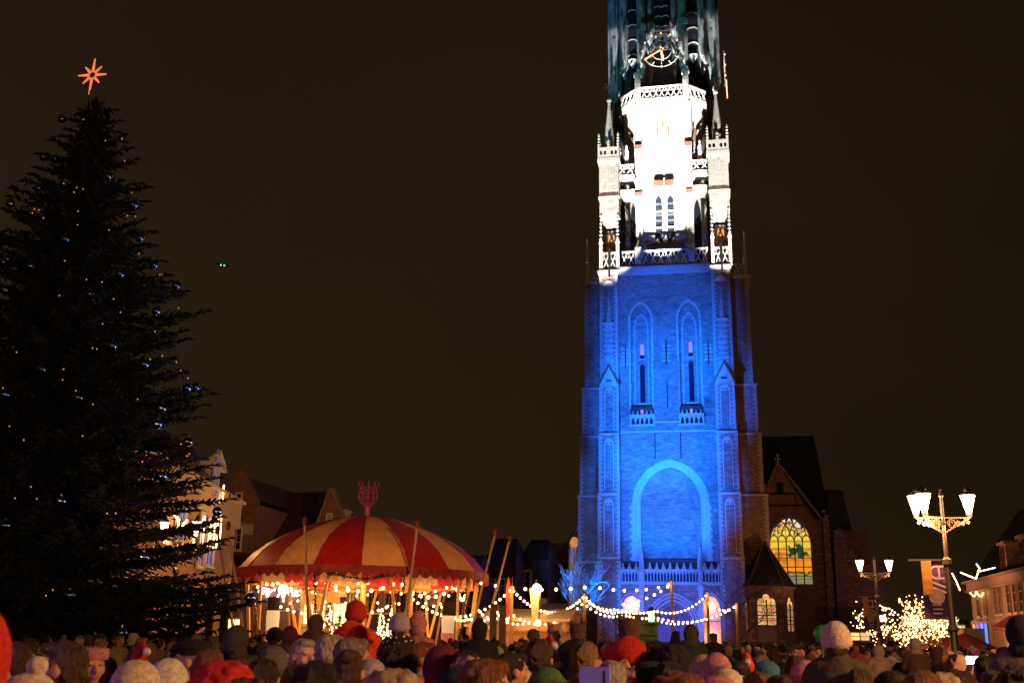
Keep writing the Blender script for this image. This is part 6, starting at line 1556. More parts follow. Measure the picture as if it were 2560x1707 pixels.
def head_geo(mb, cz=1.62, y=0, s=1):
    f = lambda x, yy, z: (x*s, y+yy*s, cz+z*s)
    ell(mb, f(0, -.012, .018), (.076*s, .095*s, .098*s)); ell(mb, f(0, .018, -.035), (.062*s, .076*s, .078*s)); ell(mb, f(0, .045, -.085), (.036*s, .042*s, .030*s))
    mb.cyl(f(0, .088, .01), f(0, .118, -.03), .010*s, .017*s, 8); mb.ball(f(0, .112, -.032), .016*s, 8, 6)
    for q in (-1, 1):
        ell(mb, f(q*.078, -.008, -.02), (.010*s, .024*s, .033*s)); ell(mb, f(q*.032, .076, .018), (.026*s, .014*s, .010*s)); ell(mb, f(q*.04, .062, -.035), (.024*s, .024*s, .024*s))
    ell(mb, f(0, .088, -.062), (.024*s, .014*s, .006*s)); ell(mb, f(0, .086, -.073), (.021*s, .013*s, .007*s))
SKIN = mat('skin', (.50, .27, .18), .55, nscale=30, namt=.1); SKIN2 = mat('skin_pale', (.60, .36, .26), .55)
LIP = mat('lips', (.38, .12, .10), .5); EYE = mat('eye_dark', (.03, .02, .02), .2); TROU = mat('dark_trousers', (.025, .028, .04), .9)
def finish_body(me, cz=1.62, y=0, s=1, legs_z=.9, eyes=True):
    for m in (SKIN, LIP, EYE, TROU): me.materials.append(m)
    for p in me.polygons:
        c = p.center; lx, ly, lz = c.x/s, (c.y-y)/s, (c.z-cz)/s
        if c.z < legs_z: p.material_index = 3
        elif ly > .078 and abs(lx) < .023 and -.082 < lz < -.055: p.material_index = 1
        elif ly > .058 and .022 < abs(lx) < .042 and -.004 < lz < .006: p.material_index = 2
def hand(mb, w_, d, up, s=1, curl=.5):
    """palm and five bent fingers; d along the hand, up across the back"""
    d = Vector(d).normalized(); up = Vector(up).normalized(); sd = d.cross(up).normalized(); w_ = Vector(w_)
    for k in range(4): mb.cyl(w_+sd*(k-1.5)*.019*s, w_+d*.085*s+sd*(k-1.5)*.021*s, .014*s, .012*s, 7)
    for k, L_ in enumerate((.062, .072, .068, .052)):
        a = w_+d*.085*s+sd*(k-1.5)*.022*s; b = a+(d*.8-up*curl*.5).normalized()*L_*.55*s; c = b+(d*.3-up*curl*1.6).normalized()*L_*.5*s
        mb.cyl(a, b, .0095*s, .0085*s, 7); mb.cyl(b, c, .0085*s, .007*s, 7); mb.ball(c, .007*s, 6, 5); mb.ball(b, .0086*s, 6, 5)
    a = w_+d*.03*s-sd*.028*s; b = a+(d*.6-sd*.7-up*.3).normalized()*.04*s; c = b+(d*.8-sd*.1-up*.5).normalized()*.03*s
    mb.cyl(a, b, .013*s, .010*s, 7); mb.cyl(b, c, .010*s, .008*s, 7); mb.ball(c, .008*s, 6, 5)
def adult_body(arms='down'):
    mb = MB(); head_geo(mb)
    limbc(mb, [(0, -.02, 1.40), (0, -.008, 1.56)], [.062, .052])
    ell(mb, (0, -.01, 1.22), (.17, .105, .24)); ell(mb, (0, 0, .98), (.155, .11, .16)); limbc(mb, [(-.15, -.01, 1.39), (.15, -.01, 1.39)], [.06, .06])
    for q in (-1, 1):
        limbc(mb, [(q*.085, 0, .92), (q*.10, .01, .50), (q*.11, -.01, .09)], [.088, .058, .042]); ell(mb, (q*.115, .05, .045), (.045, .12, .045))
        if arms == 'down':
            limbc(mb, [(q*.19, -.01, 1.38), (q*.235, -.02, 1.10), (q*.24, .07, .86)], [.05, .042, .03]); hand(mb, (q*.24, .075, .85), (0, .15, -1), (q, 0, 0), curl=.5)
        else:
            limbc(mb, [(q*.19, 0, 1.40), (q*.25, .20, 1.36), (q*.12, .36, 1.60)], [.05, .042, .03]); hand(mb, (q*.115, .365, 1.61), (-q*.45, .1, 1), (0, -1, 0) if q < 0 else (0, 1, 0), curl=.45)
    me = remesh(mb, .0085, 3, .30); finish_body(me); return me
def coat_mesh(arms='down', puffy=False, hood=False):
    mb = MB(); ell(mb, (0, -.01, 1.22), (.225, .155, .25)); ell(mb, (0, .0, .95), (.225, .165, .26)); limbc(mb, [(-.155, -.01, 1.40), (.155, -.01, 1.40)], [.088, .088])
    ell(mb, (0, -.015, 1.46), (.088, .085, .055)); mb.lathe([(.2, .66), (.225, .70), (.21, .95)], (0, 0, 0), 14)
    for q in (-1, 1):
        if arms == 'down': limbc(mb, [(q*.20, -.01, 1.37), (q*.265, -.02, 1.10), (q*.262, .06, .90)], [.082, .07, .055])
        else: limbc(mb, [(q*.20, 0, 1.39), (q*.26, .20, 1.35), (q*.145, .33, 1.53)], [.082, .07, .055])
    if hood: ell(mb, (0, -.10, 1.47), (.115, .07, .075))
    me = remesh(mb, .018, 3, .5, 'coat', .006, 9)
    if puffy:
        for v in me.vertices: v.co += v.normal*(.011*abs(math.sin(v.co.z*PI/.075)))
    return me
def hair_short(seed=0, vol=1.0, disp=.008, low=-.03):
    mb = MB(); ell(mb, (0, -.022, 1.648), (.084*vol, .098*vol, .092*vol)); ell(mb, (0, -.055, 1.60), (.078*vol, .062, .085)); ell(mb, (0, .045, 1.70), (.06*vol, .045, .032))
    me = remesh(mb, .009, 2, .6, 'hair', disp, 28+seed); return me
def hair_long(seed=0):
    mb = MB(); ell(mb, (0, -.02, 1.65), (.088, .100, .092)); ell(mb, (0, -.06, 1.56), (.098, .060, .12)); ell(mb, (0, -.085, 1.44), (.105, .045, .13)); ell(mb, (0, .045, 1.70), (.06, .045, .03))
    for q in (-1, 1): ell(mb, (q*.075, -.02, 1.54), (.025, .05, .12))
    return remesh(mb, .010, 2, .6, 'hair', .010, 24+seed)
def hair_bun():
    mb = MB(); ell(mb, (0, -.02, 1.648), (.083, .098, .09)); ell(mb, (0, -.05, 1.60), (.075, .058, .075)); ell(mb, (0, -.105, 1.70), (.042, .040, .040))
    return remesh(mb, .009, 2, .6, 'hair', .006, 30)
def hair_curly():
    mb = MB(); ell(mb, (0, -.03, 1.645), (.115, .118, .115)); ell(mb, (0, -.06, 1.56), (.115, .08, .10)); return remesh(mb, .011, 1, .7, 'hair', .020, 22)
def beanie(pom=False, tall=0):
    mb = MB(); ell(mb, (0, -.018, 1.66), (.098, .112, .092+tall)); ell(mb, (0, -.04, 1.625), (.092, .092, .075))
    mb.lathe([(.101, 1.600), (.108, 1.612), (.108, 1.65), (.10, 1.66)], (0, -.02, 0), 18)
    if pom: mb.ball((.03, -.035, 1.775+tall), .040, 10, 8)
    me = remesh(mb, .009, 2, .6, 'knitted_hat', .0035, 45)
    for v in me.vertices:     # open the face
        pass
    return me
def flathat():
    mb = MB(); ell(mb, (0, -.01, 1.70), (.098, .118, .045)); ell(mb, (0, .09, 1.675), (.07, .06, .012)); ell(mb, (0, -.02, 1.665), (.09, .10, .05)); return remesh(mb, .009, 2, .6, 'flat_cap', .002, 30)
def furhood():
    mb = MB(); ell(mb, (0, -.045, 1.625), (.125, .125, .145)); ell(mb, (0, -.05, 1.49), (.13, .11, .08)); return remesh(mb, .012, 2, .6, 'hood', .004, 16)
def furtrim():
    mb = MB(); pts = [(.125*math.cos(a), .055+.02*math.sin(a), 1.625+.15*math.sin(a)) for a in [2*PI*i/18 for i in range(18)]]
    mb.tube(pts, .036, 7, True); return remesh(mb, .010, 1, .8, 'fur_trim', .022, 38)
def furball():
    mb = MB(); ell(mb, (0, -.04, 1.64), (.135, .13, .14)); ell(mb, (0, -.05, 1.50), (.15, .12, .09)); return remesh(mb, .012, 1, .8, 'fur_hood', .020, 34)
def santa():
    mb = MB(); ell(mb, (0, -.018, 1.67), (.092, .104, .075)); mb.cyl((0, -.02, 1.70), (.04, -.08, 1.86), .075, .03, 10); mb.cyl((.04, -.08, 1.86), (.10, -.13, 1.80), .03, .018, 8)
    return remesh(mb, .010, 2, .6, 'santa_hat', .003, 20)
def santatrim():
    mb = MB(); mb.lathe([(.098, 1.610), (.115, 1.62), (.117, 1.655), (.10, 1.668)], (0, -.018, 0), 16); mb.ball((.11, -.14, 1.79), .035, 8, 6); return remesh(mb, .010, 1, .8, 'white_trim', .005, 40)
def scarf():
    mb = MB(); pts = [(.092*math.cos(a), -.01+.088*math.sin(a), 1.475+.01*math.sin(2*a)) for a in [2*PI*i/16 for i in range(16)]]; mb.tube(pts, .034, 8, True); return remesh(mb, .011, 2, .7, 'scarf', .006, 20)
def ears_hat():
    mb = MB(); ell(mb, (0, -.015, 1.645), (.104, .116, .088)); ell(mb, (0, -.05, 1.58), (.095, .08, .07))
    for q in (-1, 1): ell(mb, (q*.078, -.015, 1.728), (.034, .020, .032))
    return remesh(mb, .009, 2, .7, 'bear_ear_hat', .007, 40)
def bobble(): 
    mb = MB(); ell(mb, (0, -.02, 1.66), (.105, .115, .105)); ell(mb, (0, -.03, 1.74), (.06, .06, .06)); ell(mb, (0, -.05, 1.58), (.098, .075, .07)); return remesh(mb, .009, 2, .7, 'knitted_hat', .004, 40)
BODY = adult_body(); BODYUP = adult_body('up'); COATS = [coat_mesh(), coat_mesh(puffy=True), coat_mesh(hood=True)]; COATUP = coat_mesh('up')
HAIRS = dict(short=hair_short(), cropped=hair_short(3, .985, .004), tousled=hair_short(5, 1.06, .014), long=hair_long(), bun=hair_bun(), curly=hair_curly())
HATS = dict(beanie=beanie(), pompom=beanie(True), tall=beanie(False, .02), cap=flathat(), hood=furhood(), fur=furball(), santa=santa(), ears=ears_hat(), bobble=bobble())
SCARF = scarf(); STRIM = santatrim(); FTRIM = furtrim()
# a child sitting on an adult's shoulders, seat at the origin
KH, KZ = .78, .495
def kid_body():
    mb = MB(); head_geo(mb, KZ, 0, KH); limbc(mb, [(0, -.01, .36), (0, 0, .48)], [.045, .040]); ell(mb, (0, -.01, .20), (.12, .09, .21)); ell(mb, (0, 0, .03), (.13, .10, .10))
    for q in (-1, 1):
        limbc(mb, [(q*.08, .02, .02), (q*.12, .20, .0), (q*.12, .20, -.26)], [.065, .05, .038]); ell(mb, (q*.12, .24, -.29), (.035, .085, .035))
        limbc(mb, [(q*.11, 0, .35), (q*.145, .03, .18), (q*.11, .15, .09)], [.04, .034, .026]); hand(mb, (q*.12, .155, .09), (-q*.3, 1, -.1), (0, 0, 1), .75)
    me = remesh(mb, .0085, 3, .35, 'child_body'); finish_body(me, KZ, 0, KH, .05); return me
def kid_coat(hood=False):
    mb = MB(); ell(mb, (0, -.02, .17), (.150, .135, .27)); ell(mb, (0, -.0, -.03), (.155, .145, .13)); limbc(mb, [(-.085, -.01, .35), (.085, -.01, .35)], [.07, .07]); ell(mb, (0, -.015, .405), (.07, .07, .05))
    for q in (-1, 1): limbc(mb, [(q*.12, 0, .33), (q*.165, .03, .17), (q*.125, .13, .095)], [.066, .058, .048])
    if hood: ell(mb, (0, -.10, .36), (.115, .06, .10)); ell(mb, (0, -.13, .31), (.08, .05, .07))
    me = remesh(mb, .013, 3, .6, 'coat', .009, 8)
    for v in me.vertices: v.co += v.normal*(.004*abs(math.sin(v.co.z*PI/.07)))
    return me
KB = kid_body(); KC = [kid_coat(), kid_coat(True)]
HAIRC = {'black': (.015, .012, .012), 'dark brown': (.045, .025, .015), 'brown': (.10, .05, .025), 'ginger': (.26, .09, .025), 'blond': (.36, .22, .10), 'grey': (.30, .27, .25), 'white': (.55, .5, .46)}
HM = {k: mat(k.replace(' ', '_')+'_hair', v, .55, nscale=70, namt=.75, stretch=(1, 1, .18), bump=1.0) for k, v in HAIRC.items()}
CC = {'black': (.012, .012, .014), 'navy': (.015, .02, .05), 'dark green': (.025, .045, .02), 'olive': (.07, .065, .03), 'brown': (.10, .055, .03), 'maroon': (.12, .015, .025), 'grey': (.12, .12, .13), 'beige': (.40, .30, .2),
      'red': (.55, .02, .02), 'orange': (.80, .06, .015), 'pink': (.55, .22, .26), 'cream': (.68, .58, .47), 'lilac': (.42, .36, .55), 'blue': (.05, .16, .3), 'purple': (.14, .05, .2), 'white': (.75, .72, .68), 'green': (.06, .16, .05)}
CM = {k: mat(k.replace(' ', '_')+'_wool_cloth', v, .9, nscale=38, namt=.45, stretch=(1, 1, 1.6), bump=.5) for k, v in CC.items()}
def child_of(me, name, parent, m, scale=None, loc=None, rot=None):
    o = bpy.data.objects.new(name, me); col.objects.link(o); o.parent = parent
    if not me.materials: me.materials.append(None)
    o.material_slots[0].link = 'OBJECT'; o.material_slots[0].material = m
    if scale: o.scale = scale
    if loc: o.location = loc
    if rot: o.rotation_euler = rot
    return o
PEOPLE = []
def person(x, y, h, rz, head, hc, coat, label=None, kind=0, hatc=None, scarfc=None, up=False, group='people in the crowd', hs=1.0, cat='person', face=None):
    """head: hair style or hat name; h: height to the crown of the head"""
    o = bpy.data.objects.new('person', BODYUP if up else BODY); col.objects.link(o); o.location = (x, y, 0)
    s = h/1.76; o.scale = (s*hs, s*hs, s); o.rotation_euler = (0, 0, rz)
    tag(o, label, cat, group)
    if face: o.material_slots[0].link = 'OBJECT'; o.material_slots[0].material = face
    child_of(COATUP if up else COATS[kind], 'coat', o, CM[coat])
    if head in HAIRS: child_of(HAIRS[head], 'hair', o, HM[hc])
    else:
        if head not in ('hood', 'fur', 'ears', 'bobble'): child_of(HAIRS['cropped'], 'hair', o, HM[hc or 'brown'])
        nm = {'hood': 'hood', 'fur': 'fur_hood', 'santa': 'santa_hat', 'cap': 'flat_cap', 'ears': 'bear_ear_hat'}.get(head, 'knitted_hat')
        hobj = child_of(HATS[head], nm, o, CM[hatc])
        if head == 'santa': child_of(STRIM, 'white_trim', hobj, CM['white'])
    if scarfc: child_of(SCARF, 'scarf', o, CM[scarfc])
    PEOPLE.append(o); return o
def kid(px, py, dist, rz, head, hc, coat, label, hatc=None, kind=0, m=None, s=1.0, tilt=0):
    """child on shoulders whose head top shows at the pixel"""
    p = atd(px, py, dist); o = bpy.data.objects.new('child', KB); col.objects.link(o)
    s_ = s; o.scale = (s_,)*3; o.location = (p.x, p.y, p.z-(KZ+.145*KH)*s_); o.rotation_euler = (0, tilt, rz); tag(o, label, 'child', 'children carried on shoulders')
    child_of(KC[kind], 'coat', o, m or CM[coat])
    T = (0, 0, KZ-1.62*KH)
    if head in HAIRS: child_of(HAIRS[head], 'hair', o, HM[hc], (KH,)*3, T)
    else:
        if head in ('beanie', 'pompom', 'tall', 'cap', 'santa'): child_of(HAIRS['cropped'], 'hair', o, HM[hc or 'brown'], (KH,)*3, T)
        hobj = child_of(HATS[head], {'hood': 'hood', 'fur': 'fur_hood', 'ears': 'bear_ear_hat', 'santa': 'santa_hat'}.get(head, 'knitted_hat'), o, CM[hatc], (KH,)*3, T)
    return o, p
def bearer(o, p, coat, hc, label, head='short', **kw):
    """the adult who carries a child: head in front of the child's belly"""
    z = o.location.z
    rz = o.rotation_euler.z; d = Vector((-math.sin(rz), math.cos(rz), 0))
    return person(o.location.x+d.x*.12, o.location.y+d.y*.12, max(1.5, z+.22), rz, head, hc, coat, label, group='people in the crowd', **kw)

occ = []
def add_px(px, py, dist, rz, head, hc, coat, label, top=None, **kw):
    """person whose head (or hat) top shows at the pixel"""
    p = atd(px, py, dist); extra = {'beanie': .02, 'pompom': .08, 'tall': .04, 'hood': .03, 'fur': .04, 'santa': .1, 'ears': .04, 'bobble': .06, 'curly': .03}.get(head, .01)
    h = p.z-extra; occ.append((p.x, p.y, .42 if dist > 8 else .3)); return person(p.x, p.y, h, rz, head, hc, coat, label, **kw)
FW = YAW*-1   # heading of the view
# ---- the people who can be told apart one by one
add_px(92, 1618, 4.6, .1, 'pompom', 'brown', 'purple', 'cream knitted hat with pompom at the bottom left corner', hatc='cream', hs=1.1)
add_px(162, 1584, 5.8, 1.75, 'short', 'brown', 'black', 'man with reddish brown hair looking left, behind the cream pompom hat', hs=1.08)
add_px(236, 1602, 7.6, -2.3, 'short', 'grey', 'black', 'woman in pinkish headband and dark shiny jacket smiling downward', kind=1)
o = PEOPLE[-1]; m_ = MB(); m_.lathe([(.094, 1.655), (.104, 1.66), (.104, 1.725), (.09, 1.73)], (0, -.016, 0), 18); hb = m_.build('headband', CM['pink'], o, True, False)
add_px(352, 1630, 5.2, .05, 'tall', 'brown', 'black', 'big round cream beanie seen from behind, front row left', hatc='cream', hs=1.12)
add_px(430, 1633, 6.4, .2, 'hood', 'brown', 'black', 'pointed pale white hood seen from behind, beside the big cream beanie', hatc='white')
add_px(355, 1603, 9.0, .1, 'santa', 'brown', 'black', 'bright red Christmas hat peeking over the big cream beanie', hatc='red')
add_px(482, 1586, 7.4, 1.7, 'cap', 'grey', 'black', 'man in black cap looking left with orange lit face', hatc='black', scarfc='grey')
add_px(528, 1605, 6.8, .3, 'long', 'ginger', 'maroon', 'long reddish brown hair seen from behind, left of the red fur hood')
add_px(575, 1635, 4.9, -.1, 'fur', 'brown', 'red', 'dark red furry hood, largest in the front row', hatc='red', hs=1.15)
add_px(598, 1556, 12.5, .1, 'hood', 'brown', 'olive', 'person in olive green hood under the dark posts, left of the tent', hatc='olive')
add_px(660, 1630, 6.2, .3, 'tousled', 'dark brown', 'black', 'tousled dark head between red fur hood and grey knitted headband')
add_px(690, 1600, 7.6, -.2, 'tall', 'dark brown', 'beige', 'grey wool hat seen from behind with beige coat', hatc='grey')
add_px(640, 1676, 4.4, -.3, 'fur', 'brown', 'brown', 'brown fur rimmed hood at the bottom edge, right of the red fur hood', hatc='brown')
add_px(762, 1582, 8.4, -2.2, 'cropped', 'white', 'black', 'smiling bald man with glasses on his head and red scarf', scarfc='red', face=SKIN2)
add_px(690, 1560, 15, .1, 'beanie', 'brown', 'brown', 'person in black beanie before the nutcracker figure', hatc='black')
add_px(728, 1558, 15.5, .0, 'tall', 'brown', 'black', 'person in dark red pointed hat before the sign boards', hatc='maroon')
add_px(833, 1573, 8.0, -.5, 'tousled', 'white', 'grey', 'wavy white haired head left of the orange coat')
add_px(887, 1578, 7.0, -.9, 'short', 'grey', 'black', 'short grey haired man turned right, below the orange coat', hs=1.05)
add_px(876, 1605, 6.2, .2, 'bun', 'brown', 'black', 'brown haired head with dark collar below the orange coat')
add_px(800, 1634, 5.2, 0, 'curly', 'black', 'black', 'large black curly head in the front row, middle left', hs=1.1)
add_px(750, 1640, 5.6, .3, 'long', 'brown', 'purple', 'long brown hair beside the large black curly head')
add_px(930, 1630, 6.3, .1, 'tall', 'brown', 'black', 'smooth pale lilac beanie in front of the orange coat, low centre', hatc='lilac')
add_px(990, 1655, 4.7, .0, 'fur', 'brown', 'black', 'golden brown fur hood at the bottom, below the dotted coat', hatc='beige', hs=1.15)
add_px(1000, 1596, 7.2, .4, 'curly', 'dark brown', 'black', 'fluffy dark brown head right below the dotted coat')
add_px(1062, 1592, 8.4, -1.3, 'short', 'ginger', 'pink', 'person with ginger hair in profile and bright pink scarf', scarfc='pink')
add_px(1112, 1600, 7.0, .0, 'hood', 'brown', 'maroon', 'dark reddish hood seen from behind in the centre left', hatc='maroon')
add_px(1165, 1608, 6.8, .2, 'long', 'black', 'black', 'long black hair seen from behind, left of the blond young man')
add_px(1160, 1650, 5.6, -.2, 'hood', 'brown', 'navy', 'navy and white patterned hood with pale rim at the bottom', hatc='navy'); child_of(FTRIM, 'fur_trim', PEOPLE[-1], CM['pink'])
add_px(1222, 1630, 5.3, -1.35, 'tousled', 'ginger', 'maroon', 'young man with blond brown hair looking right, sharply lit face', hs=1.1, face=SKIN2)
add_px(1285, 1615, 7.4, -1.0, 'short', 'dark brown', 'black', 'dark haired person with white face mask right of the blond young man')
o = PEOPLE[-1]; m_ = MB(); m_.ball((0, .075, 1.565), 1, 10, 7, (.05, .042, .04)); m_.build('face_mask', CM['white'], o, True, False)
add_px(1350, 1585, 8.0, .1, 'tousled', 'brown', 'brown', 'brown haired person in dark coat left of the red Christmas hat', hs=1.05)
add_px(1374, 1591, 9.0, -.3, 'santa', 'brown', 'black', 'red Christmas hat with white pompom and trim behind the brown haired person', hatc='red')
add_px(1365, 1655, 6.0, .3, 'hood', 'brown', 'black', 'green hood seen from behind, lower centre', hatc='green')
add_px(1463, 1592, 8.2, .1, 'tousled', 'blond', 'black', 'ash blond head left of the red jacket child', hs=1.05)
add_px(1488, 1625, 8.8, -.2, 'santa', 'brown', 'black', 'small red Christmas hat between ash blond head and red jacket', hatc='red')
add_px(1518, 1590, 9.4, .0, 'tousled', 'dark brown', 'black', 'dark haired person just left of the red jacket child')
ph_ = add_px(1527, 1637, 6.4, .1, 'tousled', 'white', 'purple', 'white haired person with raised hands holding a phone', up=True)
add_px(1455, 1664, 5.0, .3, 'short', 'ginger', 'purple', 'reddish head beside the pale tablet at the bottom')
add_px(1395, 1680, 4.3, .0, 'long', 'brown', 'black', 'brown haired head cut by the bottom edge, left of the tablet')
add_px(1640, 1592, 8.6, .1, 'curly', 'black', 'brown', 'black curly head directly right of the red jacket child')
add_px(1628, 1640, 6.6, -.2, 'cap', 'black', 'black', 'black cap with white edge right of the red jacket', hatc='black')
add_px(1668, 1637, 6.4, .2, 'short', 'black', 'olive', 'black haired head beside the black cap')
add_px(1690, 1660, 4.8, .2, 'curly', 'ginger', 'brown', 'wide ginger fur like head at the bottom, right of the red jacket', hs=1.25)
add_px(1745, 1690, 4.2, .1, 'curly', 'black', 'black', 'black woolly head cut by the bottom edge', hs=1.1)
add_px(1682, 1600, 8.4, .0, 'fur', 'brown', 'black', 'big dark fur hood before the purple door', hatc='black')
add_px(1758, 1623, 7.6, .1, 'beanie', 'brown', 'black', 'beige beanie in front of the right porch arch, left of a pink one', hatc='beige')
add_px(1789, 1618, 7.4, .2, 'tall', 'brown', 'black', 'dusty pink pointed beanie in front of the right porch arch', hatc='pink')
add_px(1792, 1670, 5.0, .2, 'beanie', 'brown', 'pink', 'large pinkish cream beanie at the bottom, right of centre', hatc='pink', hs=1.1)
add_px(1815, 1655, 6.6, .1, 'beanie', 'brown', 'black', 'pale cream beanie above the large pinkish one', hatc='cream')
add_px(1847, 1640, 8.6, -2.6, 'beanie', 'brown', 'black', 'face under a black hat, orange lit, right of the pale cream beanie', hatc='black')
add_px(1874, 1632, 9.8, -.8, 'santa', 'brown', 'black', 'small orange red festive hat in the middle of the right crowd', hatc='orange')
add_px(1916, 1638, 8.0, .0, 'beanie', 'brown', 'navy', 'sky blue beanie below the chapel window', hatc='blue')
add_px(1893, 1660, 5.6, .1, 'bun', 'ginger', 'brown', 'auburn hair with bun at the bottom below the blue beanie', hs=1.1)
add_px(1945, 1667, 5.4, .2, 'bun', 'brown', 'olive', 'brown haired head at the bottom, right of the auburn bun')
add_px(1932, 1664, 8.0, .0, 'beanie', 'brown', 'black', 'beige wool hat behind the brown haired heads at the bottom', hatc='beige')
add_px(2012, 1640, 8.0, .0, 'hood', 'brown', 'pink', 'coral pink hood left of the dark green jacket', hatc='pink')
add_px(1990, 1628, 9.5, .3, 'beanie', 'brown', 'brown', 'brown beanie left of the coral pink hood', hatc='brown')
add_px(1995, 1688, 4.6, -.2, 'beanie', 'brown', 'beige', 'beige fluffy hat cut by the bottom edge, left of the dark jacket', hatc='beige')
add_px(2145, 1655, 6.8, -.2, 'short', 'brown', 'brown', 'brown haired head right of the dark green jacket')
add_px(2232, 1662, 7.0, -2.4, 'beanie', 'brown', 'black', 'face turned back under a dark beanie below the smaller lamp', hatc='black')
add_px(2226, 1692, 4.8, .1, 'beanie', 'brown', 'black', 'white beanie cut by the bottom edge below the smaller lamp', hatc='white')
add_px(2302, 1655, 5.8, -.3, 'long', 'ginger', 'brown', 'long auburn hair glowing at the side, below the kiosk', hs=1.05)
add_px(2345, 1668, 6.6, .0, 'fur', 'brown', 'black', 'honey coloured fur hood right of the auburn hair', hatc='beige')
add_px(2412, 1628, 9.0, -2.0, 'short', 'dark brown', 'black', 'woman with pinkish lit face turned right, right of the tall lamp')
add_px(2385, 1660, 7.2, .1, 'curly', 'dark brown', 'black', 'dark curly head below the tall lamp')
add_px(2460, 1600+25, 8.4, .0, 'short', 'black', 'black', 'black haired person holding up a glaring phone at the right', up=True)
pho2 = PEOPLE[-1]
add_px(2533, 1648, 6.4, .1, 'curly', 'dark brown', 'maroon', 'dark curly head in the bottom right corner')
add_px(2478, 1660, 6.6, .1, 'short', 'brown', 'black', 'brown head right of the glaring phone')
add_px(40, 1590, 7.6, 1.6, 'short', 'brown', 'maroon', 'face in profile looking left at the left picture edge')
add_px(-62, 1474, 3.3, .2, 'hood', 'brown', 'red', 'bright red hood very close at the left picture edge', hatc='red', hs=1.0)
# phones
def phone(o, label, glow, m=None, s=1.0, lz=1.70, w=.09, h_=.06):
    q = o.matrix_basis @ Vector((0, .39, lz)); t = thing('phone', q, label, 'phone', rz=o.rotation_euler.z)
    m_ = MB(); m_.box(-w/2, w/2, -.004, .008, -h_/2, h_/2); b_ = m_.build('case', CM['black'], t, False, False)
    m_ = MB(); m_.box(-w/2+.004, w/2-.004, -.0075, -.0045, -h_/2+.004, h_/2-.004); m_.build('screen', glow, t, False, False)
    return t
bpy.context.view_layer.update()
phone(ph_, 'phone held up by the white haired person', mat('dim_screen', (.3,.3,.4), .3, emit=(.4, .35, .6), es=.25))
phone(pho2, 'glaring white phone light held up at the right', mat('glare_screen', (1,1,1), .3, emit=(1, .85, .7), es=14))
q = atd(1487, 1694, 4.6); t = thing('tablet', q, 'pale lilac tablet held up at the bottom edge, dark slot on its right', 'tablet', rz=-.15)
m_ = MB(); m_.box(-.065, .065, -.006, .006, -.09, .045); m_.build('case', mat('lilac_case', (.36, .33, .6), .5, emit=(.25, .2, .6), es=.12), t, False, False); m_ = MB(); m_.box(.035, .045, -.008, -.0065, -.08, .03); m_.build('slot', CM['black'], t, False, False)
# ---- children on shoulders
KIDS = []
def dots_mat():
    m = bpy.data.materials.new('dotted_cloth'); m.use_nodes = True; t = m.node_tree; b = t.nodes['Principled BSDF']; b.inputs['Roughness'].default_value = .8
    tx = t.nodes.new('ShaderNodeTexCoord'); v = t.nodes.new('ShaderNodeTexVoronoi'); v.inputs['Scale'].default_value = 26; v.inputs['Randomness'].default_value = .35
    lt = t.nodes.new('ShaderNodeMath'); lt.operation = 'LESS_THAN'; lt.inputs[1].default_value = .24; mx = t.nodes.new('ShaderNodeMix'); mx.data_type = 'RGBA'
    mx.inputs['A'].default_value = (.012, .012, .015, 1); mx.inputs['B'].default_value = (.8, .75, .7, 1)
    t.links.new(tx.outputs['Object'], v.inputs[0]); t.links.new(v.outputs['Distance'], lt.inputs[0]); t.links.new(lt.outputs[0], mx.inputs['Factor']); t.links.new(mx.outputs['Result'], b.inputs['Base Color']); return m
